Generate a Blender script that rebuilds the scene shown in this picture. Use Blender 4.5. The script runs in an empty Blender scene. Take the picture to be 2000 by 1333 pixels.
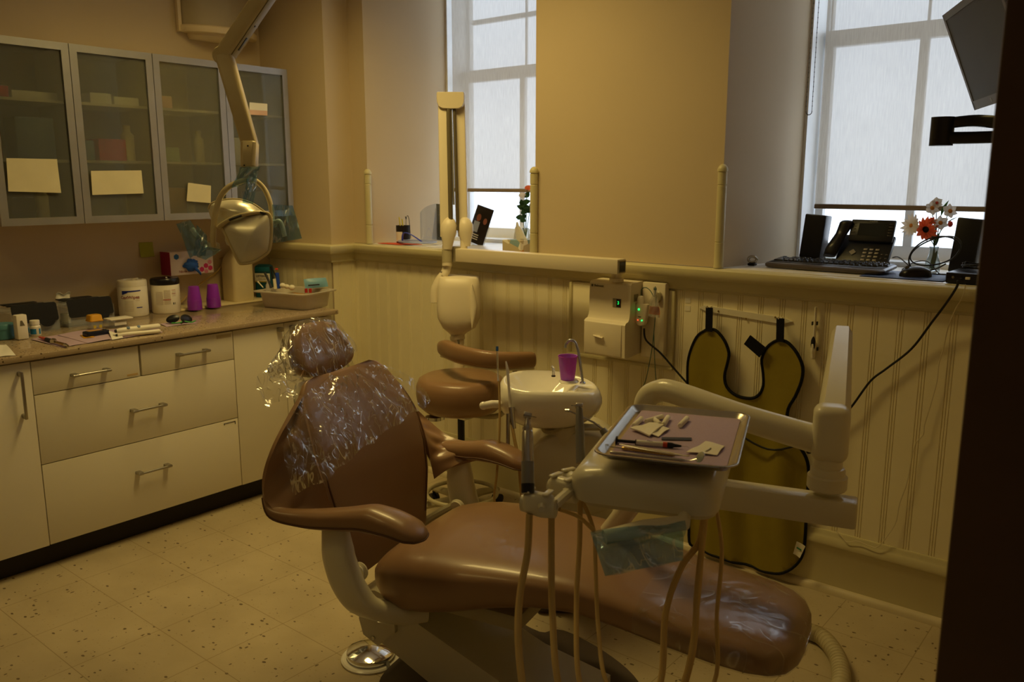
import bpy, bmesh, math, random
from mathutils import Vector, Matrix
random.seed(7)
S = bpy.context.scene
COL = S.collection
PI = math.pi

# ---------------------------------------------------------------- camera
CAM = Vector((4.1185, -3.1493, 1.5794))
PITCH, YAW, FOC = 0.1883, 0.6866, 1637.8
FW = Vector((-math.sin(YAW)*math.cos(PITCH), math.cos(YAW)*math.cos(PITCH), -math.sin(PITCH)))
RT = Vector((math.cos(YAW), math.sin(YAW), 0))
UP = RT.cross(FW)
cam_d = bpy.data.cameras.new('camera')
cam = bpy.data.objects.new('camera', cam_d); COL.objects.link(cam)
cam_d.sensor_width = 36.0; cam_d.lens = FOC/2000*36.0
cam_d.clip_start = 0.02; cam_d.clip_end = 100
cam.matrix_world = Matrix((RT.to_4d(), UP.to_4d(), (-FW).to_4d(), (0,0,0,1))).transposed()
for i in range(3):
    cam.matrix_world[i][3] = CAM[i]
M_ = Matrix.Identity(4)
for i in range(3):
    M_[i][0] = RT[i]; M_[i][1] = UP[i]; M_[i][2] = -FW[i]; M_[i][3] = CAM[i]
cam.matrix_world = M_
S.camera = cam
cam_d.dof.use_dof = True
cam_d.dof.focus_distance = 2.75
cam_d.dof.aperture_fstop = 5.6

# ---------------------------------------------------------------- exposure, sky, lights
S.cycles.use_adaptive_sampling = True; S.cycles.adaptive_threshold = .02
S.view_settings.view_transform = 'Standard'
S.view_settings.look = 'None'
S.view_settings.gamma = 1
S.view_settings.exposure = 0.0
S.view_settings.use_curve_mapping = False
W = bpy.data.worlds.new('sky'); S.world = W; W.use_nodes = True
wn = W.node_tree.nodes; wl = W.node_tree.links; wn.clear()
wo = wn.new('ShaderNodeOutputWorld'); wb = wn.new('ShaderNodeBackground')
wt = wn.new('ShaderNodeTexCoord'); ws = wn.new('ShaderNodeSeparateXYZ'); wr = wn.new('ShaderNodeValToRGB')
wl.new(wt.outputs['Generated'], ws.inputs[0]); wl.new(ws.outputs['Z'], wr.inputs[0])
wr.color_ramp.elements[0].position = 0.0; wr.color_ramp.elements[0].color = (.62, .70, .80, 1)
wr.color_ramp.elements[1].position = 0.35; wr.color_ramp.elements[1].color = (.74, .85, 1.0, 1)
wl.new(wr.outputs[0], wb.inputs['Color']); wb.inputs['Strength'].default_value = 2.7
wl.new(wb.outputs[0], wo.inputs['Surface'])

LAMP_COL = (1.0, .735, .25)
def ceiling_lamp_light(name, loc, size, power, rz=0):
    d = bpy.data.lights.new(name, 'AREA'); d.shape = 'RECTANGLE'; d.size, d.size_y = size
    d.energy = power; d.spread = math.radians(140); d.color = LAMP_COL
    o = bpy.data.objects.new(name, d); COL.objects.link(o); o.location = loc; o.rotation_euler = (0, 0, rz)
    return o
LIGHTS = [((1.5, -.95, 2.985), (1.2, .28), 20.5, 0.0), ((1.7, -3.1, 2.985), (1.2, .28), 4, 0.0)]
for k, (lc, sz, pw, rz) in enumerate(LIGHTS):
    ceiling_lamp_light('ceiling_light_tube', lc, sz, pw, rz)

# ---------------------------------------------------------------- points measured in the room
def D(x, y, d):
    return CAM + (FW + RT*((x-1000)/FOC) - UP*((y-666.5)/FOC))*d
def at(x, y, ax, v):
    r = FW + RT*((x-1000)/FOC) - UP*((y-666.5)/FOC); i = 'xyz'.index(ax)
    return CAM + r*((v-CAM[i])/r[i])

# ---------------------------------------------------------------- materials
def srgb(c):
    if isinstance(c, str):
        c = [int(c[i:i+2], 16)/255 for i in (0, 2, 4)]
    return tuple(x/12.92 if x <= .04045 else ((x+.055)/1.055)**2.4 for x in c) + (1,)
MATS = {}
def mat(name, col, rough=.5, metal=0, spec=.5, trans=0, alpha=1, emit=None, es=0, coat=0, bump=None, var=None, ior=1.45, sub=0):
    m = bpy.data.materials.new(name); m.use_nodes = True
    nt = m.node_tree; b = nt.nodes['Principled BSDF']
    c = srgb(col)
    b.inputs['Base Color'].default_value = c
    b.inputs['Roughness'].default_value = rough; b.inputs['Metallic'].default_value = metal
    b.inputs['Specular IOR Level'].default_value = spec; b.inputs['Transmission Weight'].default_value = trans
    b.inputs['Alpha'].default_value = alpha; b.inputs['IOR'].default_value = ior
    b.inputs['Coat Weight'].default_value = coat
    if sub: b.inputs['Subsurface Weight'].default_value = sub; b.inputs['Subsurface Scale'].default_value = .01
    if emit: b.inputs['Emission Color'].default_value = srgb(emit); b.inputs['Emission Strength'].default_value = es
    tc = nt.nodes.new('ShaderNodeTexCoord')
    n = nt.nodes.new('ShaderNodeTexNoise'); n.inputs['Scale'].default_value = (var[0] if var else 9); n.inputs['Detail'].default_value = 4
    nt.links.new(tc.outputs['Object'], n.inputs['Vector'])
    v = var[1] if var else .05
    r = nt.nodes.new('ShaderNodeValToRGB')
    r.color_ramp.elements[0].position = .3; r.color_ramp.elements[1].position = .7
    r.color_ramp.elements[0].color = tuple(x*(1-v) for x in c[:3])+(1,); r.color_ramp.elements[1].color = tuple(min(1, x*(1+v)) for x in c[:3])+(1,)
    nt.links.new(n.outputs['Fac'], r.inputs[0]); nt.links.new(r.outputs[0], b.inputs['Base Color'])
    if bump:
        n2 = nt.nodes.new('ShaderNodeTexNoise'); n2.inputs['Scale'].default_value = bump[0]; n2.inputs['Detail'].default_value = 3
        bp = nt.nodes.new('ShaderNodeBump'); bp.inputs['Strength'].default_value = bump[1]; bp.inputs['Distance'].default_value = bump[2] if len(bump) > 2 else .002
        nt.links.new(tc.outputs['Object'], n2.inputs['Vector']); nt.links.new(n2.outputs['Fac'], bp.inputs['Height']); nt.links.new(bp.outputs[0], b.inputs['Normal'])
    MATS[name] = m
    return m

def crinkle(name, tint=(.97, .97, .97), base=.03, crease=.5, sc=14, stretch=(1, 1, .35), thin=.05, haze=.02):
    """clear plastic film with thin sharp creases that catch the light"""
    m = bpy.data.materials.new(name); m.use_nodes = True; nt = m.node_tree; N = nt.nodes; L = nt.links; N.clear()
    o = N.new('ShaderNodeOutputMaterial'); t = N.new('ShaderNodeBsdfTransparent'); t.inputs[0].default_value = (*tint, 1)
    g = N.new('ShaderNodeBsdfGlossy'); g.inputs['Roughness'].default_value = .16; d = N.new('ShaderNodeBsdfDiffuse'); d.inputs[0].default_value = (*[.75*x for x in tint], 1)
    tc = N.new('ShaderNodeTexCoord')
    fac = None; hs = []
    for k, (s, rot) in enumerate(((sc, .5), (sc*1.7, -.6), (sc*2.9, .1))):
        mp = N.new('ShaderNodeMapping'); mp.inputs['Scale'].default_value = stretch; mp.inputs['Rotation'].default_value = (rot, rot*.6, rot); L.new(tc.outputs['Object'], mp.inputs[0])
        n = N.new('ShaderNodeTexNoise'); n.inputs['Scale'].default_value = s; n.inputs['Detail'].default_value = 1.5; n.inputs['Distortion'].default_value = .6; L.new(mp.outputs[0], n.inputs['Vector'])
        a = N.new('ShaderNodeMath'); a.operation = 'SUBTRACT'; a.inputs[1].default_value = .5; L.new(n.outputs['Fac'], a.inputs[0])
        b = N.new('ShaderNodeMath'); b.operation = 'ABSOLUTE'; L.new(a.outputs[0], b.inputs[0]); hs.append(b.outputs[0])
        c = N.new('ShaderNodeMapRange'); c.inputs['From Min'].default_value = 0; c.inputs['From Max'].default_value = thin*.35; c.inputs['To Min'].default_value = 1; c.inputs['To Max'].default_value = 0; L.new(b.outputs[0], c.inputs['Value'])
        # creases fade in and out
        q = N.new('ShaderNodeTexNoise'); q.inputs['Scale'].default_value = 9+5*k; L.new(tc.outputs['Object'], q.inputs['Vector'])
        r = N.new('ShaderNodeMapRange'); r.inputs['From Min'].default_value = .43; r.inputs['From Max'].default_value = .53; L.new(q.outputs['Fac'], r.inputs['Value'])
        e = N.new('ShaderNodeMath'); e.operation = 'MULTIPLY'; L.new(c.outputs[0], e.inputs[0]); L.new(r.outputs[0], e.inputs[1])
        if fac is None: fac = e.outputs[0]
        else:
            x = N.new('ShaderNodeMath'); x.operation = 'MAXIMUM'; L.new(fac, x.inputs[0]); L.new(e.outputs[0], x.inputs[1]); fac = x.outputs[0]
    ad = N.new('ShaderNodeMath'); ad.operation = 'ADD'; L.new(hs[0], ad.inputs[0]); L.new(hs[1], ad.inputs[1])
    bp = N.new('ShaderNodeBump'); bp.inputs['Strength'].default_value = .7; bp.inputs['Distance'].default_value = .012; L.new(ad.outputs[0], bp.inputs['Height']); L.new(bp.outputs[0], g.inputs['Normal'])
    ma = N.new('ShaderNodeMath'); ma.operation = 'MULTIPLY_ADD'; ma.inputs[1].default_value = crease; ma.inputs[2].default_value = base; L.new(fac, ma.inputs[0])
    m1 = N.new('ShaderNodeMixShader'); m1.inputs[0].default_value = haze; L.new(t.outputs[0], m1.inputs[1]); L.new(d.outputs[0], m1.inputs[2])
    m2 = N.new('ShaderNodeMixShader'); L.new(ma.outputs[0], m2.inputs[0]); L.new(m1.outputs[0], m2.inputs[1]); L.new(g.outputs[0], m2.inputs[2]); L.new(m2.outputs[0], o.inputs[0])
    MATS[name] = m; return m

def leafy_mat(name, col, tr=.5):
    m = mat(name, col, .6); nt = m.node_tree; b = nt.nodes['Principled BSDF']; out = [n for n in nt.nodes if n.type == 'OUTPUT_MATERIAL'][0]
    t = nt.nodes.new('ShaderNodeBsdfTranslucent'); t.inputs[0].default_value = srgb(col); mx = nt.nodes.new('ShaderNodeMixShader'); mx.inputs[0].default_value = tr
    nt.links.new(b.outputs[0], mx.inputs[1]); nt.links.new(t.outputs[0], mx.inputs[2]); nt.links.new(mx.outputs[0], out.inputs[0]); return m

def film(name, col, tint=.75, gloss=.12, rough=.12, wr=60, ws=.6, dist=.004):
    """thin plastic film: mostly see-through, with sharp wrinkle highlights"""
    m = bpy.data.materials.new(name); m.use_nodes = True; nt = m.node_tree; nt.nodes.clear()
    o = nt.nodes.new('ShaderNodeOutputMaterial'); t = nt.nodes.new('ShaderNodeBsdfTransparent'); d = nt.nodes.new('ShaderNodeBsdfDiffuse')
    g = nt.nodes.new('ShaderNodeBsdfGlossy'); m1 = nt.nodes.new('ShaderNodeMixShader'); m2 = nt.nodes.new('ShaderNodeMixShader')
    c = srgb(col); t.inputs[0].default_value = tuple(.55+.45*x for x in c[:3])+(1,) if tint > .8 else tuple(.35+.65*x for x in c[:3])+(1,)
    d.inputs[0].default_value = c; g.inputs['Roughness'].default_value = rough; g.inputs[0].default_value = (1, 1, 1, 1)
    m1.inputs[0].default_value = 1-tint; m2.inputs[0].default_value = gloss
    tc = nt.nodes.new('ShaderNodeTexCoord')
    v = nt.nodes.new('ShaderNodeTexNoise'); v.inputs['Scale'].default_value = wr; v.inputs['Detail'].default_value = 2; v.inputs['Distortion'].default_value = 1.2
    b = nt.nodes.new('ShaderNodeBump'); b.inputs['Strength'].default_value = ws; b.inputs['Distance'].default_value = dist
    nt.links.new(tc.outputs['Object'], v.inputs['Vector']); nt.links.new(v.outputs['Fac'], b.inputs['Height'])
    nt.links.new(b.outputs[0], g.inputs['Normal'])
    f = nt.nodes.new('ShaderNodeFresnel'); f.inputs[0].default_value = 1.5
    nt.links.new(b.outputs[0], f.inputs['Normal'])
    ma = nt.nodes.new('ShaderNodeMath'); ma.operation = 'MULTIPLY_ADD'; ma.inputs[1].default_value = 1.2; ma.inputs[2].default_value = gloss
    nt.links.new(f.outputs[0], ma.inputs[0]); nt.links.new(ma.outputs[0], m2.inputs[0])
    nt.links.new(t.outputs[0], m1.inputs[1]); nt.links.new(d.outputs[0], m1.inputs[2])
    nt.links.new(m1.outputs[0], m2.inputs[1]); nt.links.new(g.outputs[0], m2.inputs[2]); nt.links.new(m2.outputs[0], o.inputs[0])
    MATS[name] = m
    return m

# ---------------------------------------------------------------- mesh builder
class MB:
    def __init__(s): s.v = []; s.f = []; s.mi = []; s.T = None; s.cur = 0
    def add(s, vs, fs):
        b = len(s.v)
        for p in vs:
            p = Vector(p)
            if s.T is not None: p = s.T @ p
            s.v.append(tuple(p))
        for f in fs: s.f.append(tuple(b+i for i in f)); s.mi.append(s.cur)
        return s
    def box(s, c, d, bev=0, R=None, seg=2):
        bm = bmesh.new(); bmesh.ops.create_cube(bm, size=1)
        bmesh.ops.scale(bm, vec=d, verts=bm.verts)
        if bev:
            bmesh.ops.bevel(bm, geom=list(bm.edges), offset=min(bev, min(d)*.49), segments=seg, profile=.5, affect='EDGES')
        vs = [v.co.copy() for v in bm.verts]; bm.verts.index_update()
        fs = [[v.index for v in f.verts] for f in bm.faces]; bm.free()
        if R is not None: vs = [R @ v for v in vs]
        return s.add([v+Vector(c) for v in vs], fs)
    def box2(s, a, b, bev=0, seg=2):
        a = Vector(a); b = Vector(b); return s.box((a+b)/2, [max(abs(x), 1e-5) for x in (b-a)], bev, None, seg)
    def tube(s, pts, r, n=10, cap=True, flat=1.0, closed=False):
        pts = [Vector(p) for p in pts]; m = len(pts)
        rs = r if isinstance(r, (list, tuple)) else [r]*m
        vs = []; nrm = None
        for i, p in enumerate(pts):
            t = (pts[min(i+1, m-1)]-pts[max(i-1, 0)]) if not closed else pts[(i+1) % m]-pts[i-1]
            t = t.normalized() if t.length > 1e-9 else Vector((0, 0, 1))
            if nrm is None:
                nrm = t.cross(Vector((0, 0, 1)))
                if nrm.length < 1e-3: nrm = t.cross(Vector((1, 0, 0)))
            nrm = (nrm - t*nrm.dot(t)).normalized(); bi = t.cross(nrm)
            for k in range(n):
                a = 2*PI*k/n
                vs.append(p + nrm*math.cos(a)*rs[i] + bi*math.sin(a)*rs[i]*flat)
        fs = []
        for i in range(m if closed else m-1):
            j = (i+1) % m
            for k in range(n):
                k2 = (k+1) % n; fs.append((i*n+k, i*n+k2, j*n+k2, j*n+k))
        if cap and not closed:
            fs.append(tuple(range(n-1, -1, -1))); fs.append(tuple((m-1)*n+k for k in range(n)))
        return s.add(vs, fs)
    def cyl(s, a, b, r, n=16, r2=None):
        return s.tube([a, b], [r, r if r2 is None else r2], n)
    def lathe(s, prof, c=(0, 0, 0), n=28, R=None, cap=True, sx=1, sy=1):
        vs = []; fs = []
        for (r, z) in prof:
            for k in range(n):
                a = 2*PI*k/n; p = Vector((max(r, 1e-5)*math.cos(a)*sx, max(r, 1e-5)*math.sin(a)*sy, z))
                if R is not None: p = R @ p
                vs.append(p+Vector(c))
        m = len(prof)
        for i in range(m-1):
            for k in range(n):
                k2 = (k+1) % n; fs.append((i*n+k, i*n+k2, (i+1)*n+k2, (i+1)*n+k))
        if cap: fs.append(tuple(range(n-1, -1, -1))); fs.append(tuple((m-1)*n+k for k in range(n)))
        return s.add(vs, fs)
    def loft(s, rings, cap=True):
        n = len(rings[0]); vs = [p for r in rings for p in r]; fs = []
        for i in range(len(rings)-1):
            for k in range(n):
                k2 = (k+1) % n; fs.append((i*n+k, i*n+k2, (i+1)*n+k2, (i+1)*n+k))
        if cap: fs.append(tuple(range(n-1, -1, -1))); fs.append(tuple((len(rings)-1)*n+k for k in range(n)))
        return s.add(vs, fs)
    def prism(s, out, fn, a, b):
        """outline of 2D points swept from a to b; fn(x, y, t) -> 3D"""
        n = len(out); vs = [fn(x, y, a) for x, y in out]+[fn(x, y, b) for x, y in out]
        fs = [(k, (k+1) % n, n+(k+1) % n, n+k) for k in range(n)]
        fs += [tuple(range(n-1, -1, -1)), tuple(range(n, 2*n))]
        return s.add(vs, fs)
    def grid(s, fn, nu, nv, thick=0):
        P = [[Vector(fn(i/nu, j/nv)) for j in range(nv+1)] for i in range(nu+1)]
        w = nv+1
        fs = [(i*w+j, (i+1)*w+j, (i+1)*w+j+1, i*w+j+1) for i in range(nu) for j in range(nv)]
        if not thick: return s.add([p for r in P for p in r], fs)
        N = []
        for i in range(nu+1):
            for j in range(nv+1):
                a = P[min(i+1, nu)][j]-P[max(i-1, 0)][j]; b = P[i][min(j+1, nv)]-P[i][max(j-1, 0)]
                q = a.cross(b); N.append(q.normalized() if q.length > 1e-12 else Vector((0, 0, 1)))
        fl = [p for r in P for p in r]; K = len(fl)
        vs = fl+[p-n*thick for p, n in zip(fl, N)]
        fs2 = fs+[tuple(K+i for i in reversed(f)) for f in fs]
        for i in range(nu):
            fs2 += [(i*w, K+i*w, K+(i+1)*w, (i+1)*w), ((i+1)*w+nv, K+(i+1)*w+nv, K+i*w+nv, i*w+nv)]
        for j in range(nv):
            fs2 += [(j+1, K+j+1, K+j, j), (nu*w+j, K+nu*w+j, K+nu*w+j+1, nu*w+j+1)]
        return s.add(vs, fs2)
    def ball(s, c, r, n=14, sc=(1, 1, 1)):
        m = n//2
        return s.loft([[Vector(c)+Vector((r*sc[0]*math.sin(PI*(i+.02)/(m+.04))*math.cos(2*PI*k/n), r*sc[1]*math.sin(PI*(i+.02)/(m+.04))*math.sin(2*PI*k/n), -r*sc[2]*math.cos(PI*(i+.02)/(m+.04)))) for k in range(n)] for i in range(m+1)])
    def build(s, name, m, parent=None, label=None, smooth=35, solid=0, sub=0):
        me = bpy.data.meshes.new(name)
        vs = s.v; off = Vector((0, 0, 0))
        if parent is None:
            xs, ys, zs = zip(*vs)
            off = Vector(((min(xs)+max(xs))/2, (min(ys)+max(ys))/2, min(zs)))
            vs = [tuple(Vector(p)-off) for p in vs]
        me.from_pydata(vs, [], s.f); me.validate()
        ms = m if isinstance(m, (list, tuple)) else [m]
        for q in ms: me.materials.append(MATS[q] if isinstance(q, str) else q)
        if len(ms) > 1 and len(me.polygons) == len(s.mi): me.polygons.foreach_set('material_index', s.mi)
        bm = bmesh.new(); bm.from_mesh(me); bmesh.ops.recalc_face_normals(bm, faces=bm.faces); bm.to_mesh(me); bm.free()
        me.shade_smooth(); me.set_sharp_from_angle(angle=math.radians(smooth))
        o = bpy.data.objects.new(name, me); COL.objects.link(o)
        if parent is not None: o.parent = parent
        else: o.location = off
        if solid:
            q = o.modifiers.new('solid', 'SOLIDIFY'); q.thickness = solid; q.offset = 0
        if sub:
            q = o.modifiers.new('sub', 'SUBSURF'); q.levels = q.render_levels = sub
        if label: o['label'] = label
        return o

def tag(o, label, cat, group=None, kind=None):
    o['label'] = label; o['category'] = cat
    if group: o['group'] = group
    if kind: o['kind'] = kind
    return o
def thing(name, label, cat, loc=(0, 0, 0), rotz=0, group=None):
    o = bpy.data.objects.new(name, None); COL.objects.link(o); o.empty_display_size = .05
    o.location = loc; o.rotation_euler = (0, 0, rotz)
    return tag(o, label, cat, group)
def struct(name, mb, m, parent=None, smooth=35):
    o = mb.build(name, m, parent, smooth=smooth); o['kind'] = 'structure'; return o
def copy_tree(o, parent=None):
    c = o.copy(); COL.objects.link(c); c.parent = parent
    for ch in list(o.children): copy_tree(ch, c)
    return c
def rotm(z=0, y=0, x=0):
    return (Matrix.Rotation(z, 3, 'Z') @ Matrix.Rotation(y, 3, 'Y') @ Matrix.Rotation(x, 3, 'X'))
def frame(c, ex, ey=None, ez=None):
    """4x4 with origin c and given axes"""
    ex = Vector(ex).normalized()
    if ez is not None:
        ez = (Vector(ez)-ex*Vector(ez).dot(ex)).normalized(); ey = ez.cross(ex)
    else:
        ey = (Vector(ey)-ex*Vector(ey).dot(ex)).normalized(); ez = ex.cross(ey)
    m = Matrix.Identity(4)
    for i in range(3): m[i][0] = ex[i]; m[i][1] = ey[i]; m[i][2] = ez[i]; m[i][3] = c[i]
    return m
def smooth_path(pts, k=6):
    """Catmull-Rom through the points"""
    P = [Vector(p) for p in pts]; out = []
    for i in range(len(P)-1):
        a = P[max(i-1, 0)]; b = P[i]; c = P[i+1]; d = P[min(i+2, len(P)-1)]
        for j in range(k):
            t = j/k
            out.append(.5*((2*b)+(c-a)*t+(2*a-5*b+4*c-d)*t*t+(3*b-a-3*c+d)*t**3))
    out.append(P[-1]); return out
def interp(xs, ys, x):
    if x <= xs[0]: return ys[0]
    for i in range(len(xs)-1):
        if x <= xs[i+1]:
            t = (x-xs[i])/(xs[i+1]-xs[i]); t = t*t*(3-2*t) if False else t
            return ys[i]+(ys[i+1]-ys[i])*t
    return ys[-1]
def rrect(w, h, r, n=5):
    out = []
    for cx, cy, a0 in ((w/2-r, h/2-r, 0), (-w/2+r, h/2-r, PI/2), (-w/2+r, -h/2+r, PI), (w/2-r, -h/2+r, 1.5*PI)):
        for k in range(n+1):
            a = a0+PI/2*k/n; out.append((cx+r*math.cos(a), cy+r*math.sin(a)))
    return out
def text_mesh(mb, body, T, size, depth=.0004, bold=False):
    """lettering as thin raised geometry; T maps (x right, y up, z out)"""
    cu = bpy.data.curves.new('lettering', 'FONT'); cu.body = body; cu.size = size; cu.extrude = depth; cu.align_x = 'CENTER'; cu.align_y = 'CENTER'
    if bold: cu.offset = size*.02
    cu.resolution_u = 2
    ob = bpy.data.objects.new('lettering', cu); COL.objects.link(ob)
    me = bpy.data.meshes.new_from_object(ob)
    vs = [T @ v.co for v in me.vertices]; fs = [tuple(p.vertices) for p in me.polygons]
    bpy.data.objects.remove(ob); bpy.data.curves.remove(cu); bpy.data.meshes.remove(me)
    mb.add(vs, fs); return mb
# ================================================================ MATERIALS
mat('wall_paint', 'cdba9a', .75, bump=(90, .06, .001), var=(3, .02))
mat('wall_dark', '6a5232', .8)
mat('cream_trim', 'cdc398', .32, spec=.4, var=(6, .03))
mat('cream_bead', 'ece2bf', .42, spec=.35, var=(4, .03))
mat('white_sill', 'efe8d8', .3, spec=.4)
mat('ceiling_paint', 'e8e2d6', .9)
mat('cab_white', 'e2dac6', .4, spec=.35, var=(2, .02))
mat('cab_edge', 'b9a888', .5)
mat('kick', '1d1512', .6)
mat('alu', 'b4b4b4', .38, metal=.9, bump=(300, .05))
mat('steel', 'c9c6c0', .22, metal=1)
mat('chrome', 'e2e2e2', .08, metal=1)
mat('handle_steel', 'a8a49c', .3, metal=1)
mat('shadow_gap', '14100c', .8)

def floor_mat():
    m = bpy.data.materials.new('vinyl_tile'); m.use_nodes = True; nt = m.node_tree; N = nt.nodes; L = nt.links
    b = N['Principled BSDF']; b.inputs['Roughness'].default_value = .38; b.inputs['Specular IOR Level'].default_value = .35
    tc = N.new('ShaderNodeTexCoord'); mp = N.new('ShaderNodeMapping'); L.new(tc.outputs['Object'], mp.inputs[0])
    sx = N.new('ShaderNodeSeparateXYZ'); L.new(mp.outputs[0], sx.inputs[0])
    def M(op, a, bb=None):
        q = N.new('ShaderNodeMath'); q.operation = op
        for i, x in enumerate((a, bb)):
            if x is None: continue
            if hasattr(x, 'links'): L.new(x, q.inputs[i])
            else: q.inputs[i].default_value = x
        return q.outputs[0]
    TS = .3048
    def edge(o, off):
        f = M('FRACT', M('DIVIDE', M('SUBTRACT', o, off), TS)); return M('MINIMUM', f, M('SUBTRACT', 1.0, f))
    e = M('MINIMUM', edge(sx.outputs[0], .9335), edge(sx.outputs[1], -1.7552))
    line = M('LESS_THAN', e, .0045)
    # per-tile direction flip of the flecks
    def cell(o, off): return M('FLOOR', M('DIVIDE', M('SUBTRACT', o, off), TS))
    par = M('ABSOLUTE', M('MODULO', M('ADD', cell(sx.outputs[0], .9335), cell(sx.outputs[1], -1.7552)), 2.0))
    def flecks(scale, dens, size, seed):
        mp2 = N.new('ShaderNodeMapping'); mp2.inputs['Scale'].default_value = scale; mp2.inputs['Location'].default_value = (seed, seed*1.7, 0); L.new(tc.outputs['Object'], mp2.inputs[0])
        ns = N.new('ShaderNodeTexNoise'); ns.inputs['Scale'].default_value = 30; L.new(tc.outputs['Object'], ns.inputs['Vector'])
        ad = N.new('ShaderNodeMixRGB'); ad.blend_type = 'ADD'; ad.inputs[0].default_value = .35; L.new(mp2.outputs[0], ad.inputs[1]); L.new(ns.outputs['Color'], ad.inputs[2])
        vo = N.new('ShaderNodeTexVoronoi'); vo.inputs['Scale'].default_value = 1; L.new(ad.outputs[0], vo.inputs['Vector'])
        sc = N.new('ShaderNodeSeparateColor'); L.new(vo.outputs['Color'], sc.inputs[0])
        sel = M('LESS_THAN', sc.outputs[0], dens)
        rad = M('MULTIPLY', sc.outputs[1], size)
        return M('MULTIPLY', sel, M('LESS_THAN', vo.outputs['Distance'], rad))
    dark = M('MAXIMUM', flecks((30, 52, 30), .34, .27, 1.3), flecks((62, 34, 30), .22, .27, 7.1))
    light = flecks((60, 90, 40), .5, .3, 3.3)
    nz = N.new('ShaderNodeTexNoise'); nz.inputs['Scale'].default_value = 5; nz.inputs['Detail'].default_value = 6; L.new(tc.outputs['Object'], nz.inputs['Vector'])
    r = N.new('ShaderNodeValToRGB'); r.color_ramp.elements[0].position = .35; r.color_ramp.elements[1].position = .7
    r.color_ramp.elements[0].color = srgb('b3a383'); r.color_ramp.elements[1].color = srgb('c1b190')
    L.new(nz.outputs['Fac'], r.inputs[0])
    def mix(a, colr, fac, amt=1.0):
        q = N.new('ShaderNodeMixRGB'); L.new(a, q.inputs[1]); q.inputs[2].default_value = srgb(colr); L.new(M('MULTIPLY', fac, amt), q.inputs[0]); return q.outputs[0]
    c = mix(r.outputs[0], 'a08c6a', light, .45); c = mix(c, '53402a', dark, .85); c = mix(c, '8d7a58', line, .8)
    L.new(c, b.inputs['Base Color'])
    MATS['vinyl_tile'] = m
floor_mat()

def speckle(name, base, light, dark, rough=.14):
    m = bpy.data.materials.new(name); m.use_nodes = True; nt = m.node_tree; N = nt.nodes; L = nt.links; b = N['Principled BSDF']
    b.inputs['Roughness'].default_value = rough
    tc = N.new('ShaderNodeTexCoord'); prev = None
    col = srgb(base)
    for k, (sc, c, th, dn) in enumerate(((120, light, .36, .4), (75, dark, .28, .26), (48, dark, .20, .2))):
        vo = N.new('ShaderNodeTexVoronoi'); vo.inputs['Scale'].default_value = sc; L.new(tc.outputs['Object'], vo.inputs['Vector'])
        s2 = N.new('ShaderNodeSeparateColor'); L.new(vo.outputs['Color'], s2.inputs[0])
        a = N.new('ShaderNodeMath'); a.operation = 'LESS_THAN'; a.inputs[1].default_value = dn; L.new(s2.outputs[0], a.inputs[0])
        d = N.new('ShaderNodeMath'); d.operation = 'LESS_THAN'; d.inputs[1].default_value = th; L.new(vo.outputs['Distance'], d.inputs[0])
        mm = N.new('ShaderNodeMath'); mm.operation = 'MULTIPLY'; L.new(a.outputs[0], mm.inputs[0]); L.new(d.outputs[0], mm.inputs[1])
        q = N.new('ShaderNodeMixRGB'); q.inputs[2].default_value = srgb(c); L.new(mm.outputs[0], q.inputs[0])
        if prev: L.new(prev, q.inputs[1])
        else: q.inputs[1].default_value = col
        prev = q.outputs[0]
    L.new(prev, b.inputs['Base Color']); MATS[name] = m
speckle('quartz', 'a8947a', 'c2b198', '5c4a38')

# blind fabric: woven, thin, lets daylight glow through
def fabric():
    m = bpy.data.materials.new('blind_fabric'); m.use_nodes = True; nt = m.node_tree; N = nt.nodes; L = nt.links; N.clear()
    o = N.new('ShaderNodeOutputMaterial'); t = N.new('ShaderNodeBsdfTransparent'); tl = N.new('ShaderNodeBsdfTranslucent'); d = N.new('ShaderNodeBsdfDiffuse')
    tc = N.new('ShaderNodeTexCoord'); mp = N.new('ShaderNodeMapping'); mp.inputs['Scale'].default_value = (260, 1, 14); L.new(tc.outputs['Object'], mp.inputs[0])
    n = N.new('ShaderNodeTexNoise'); n.inputs['Scale'].default_value = 1; n.inputs['Detail'].default_value = 2; L.new(mp.outputs[0], n.inputs['Vector'])
    r = N.new('ShaderNodeValToRGB'); r.color_ramp.elements[0].position = .3; r.color_ramp.elements[1].position = .7
    r.color_ramp.elements[0].color = (.45, .39, .31, 1); r.color_ramp.elements[1].color = (.55, .48, .385, 1); L.new(n.outputs['Fac'], r.inputs[0])
    L.new(r.outputs[0], tl.inputs[0]); L.new(r.outputs[0], d.inputs[0])
    a = N.new('ShaderNodeMixShader'); a.inputs[0].default_value = .45; L.new(tl.outputs[0], a.inputs[1]); L.new(d.outputs[0], a.inputs[2])
    b = N.new('ShaderNodeMixShader'); b.inputs[0].default_value = .20; L.new(a.outputs[0], b.inputs[1]); L.new(t.outputs[0], b.inputs[2])
    L.new(b.outputs[0], o.inputs[0]); MATS['blind_fabric'] = m
fabric()
mat('glass', 'ffffff', .0, trans=1, ior=1.02)
mat('window_white', 'f4f5f4', .45)
mat('vinyl_hem', '8d7b63', .5)
mat('dark_line', '2a2018', .7)

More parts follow.
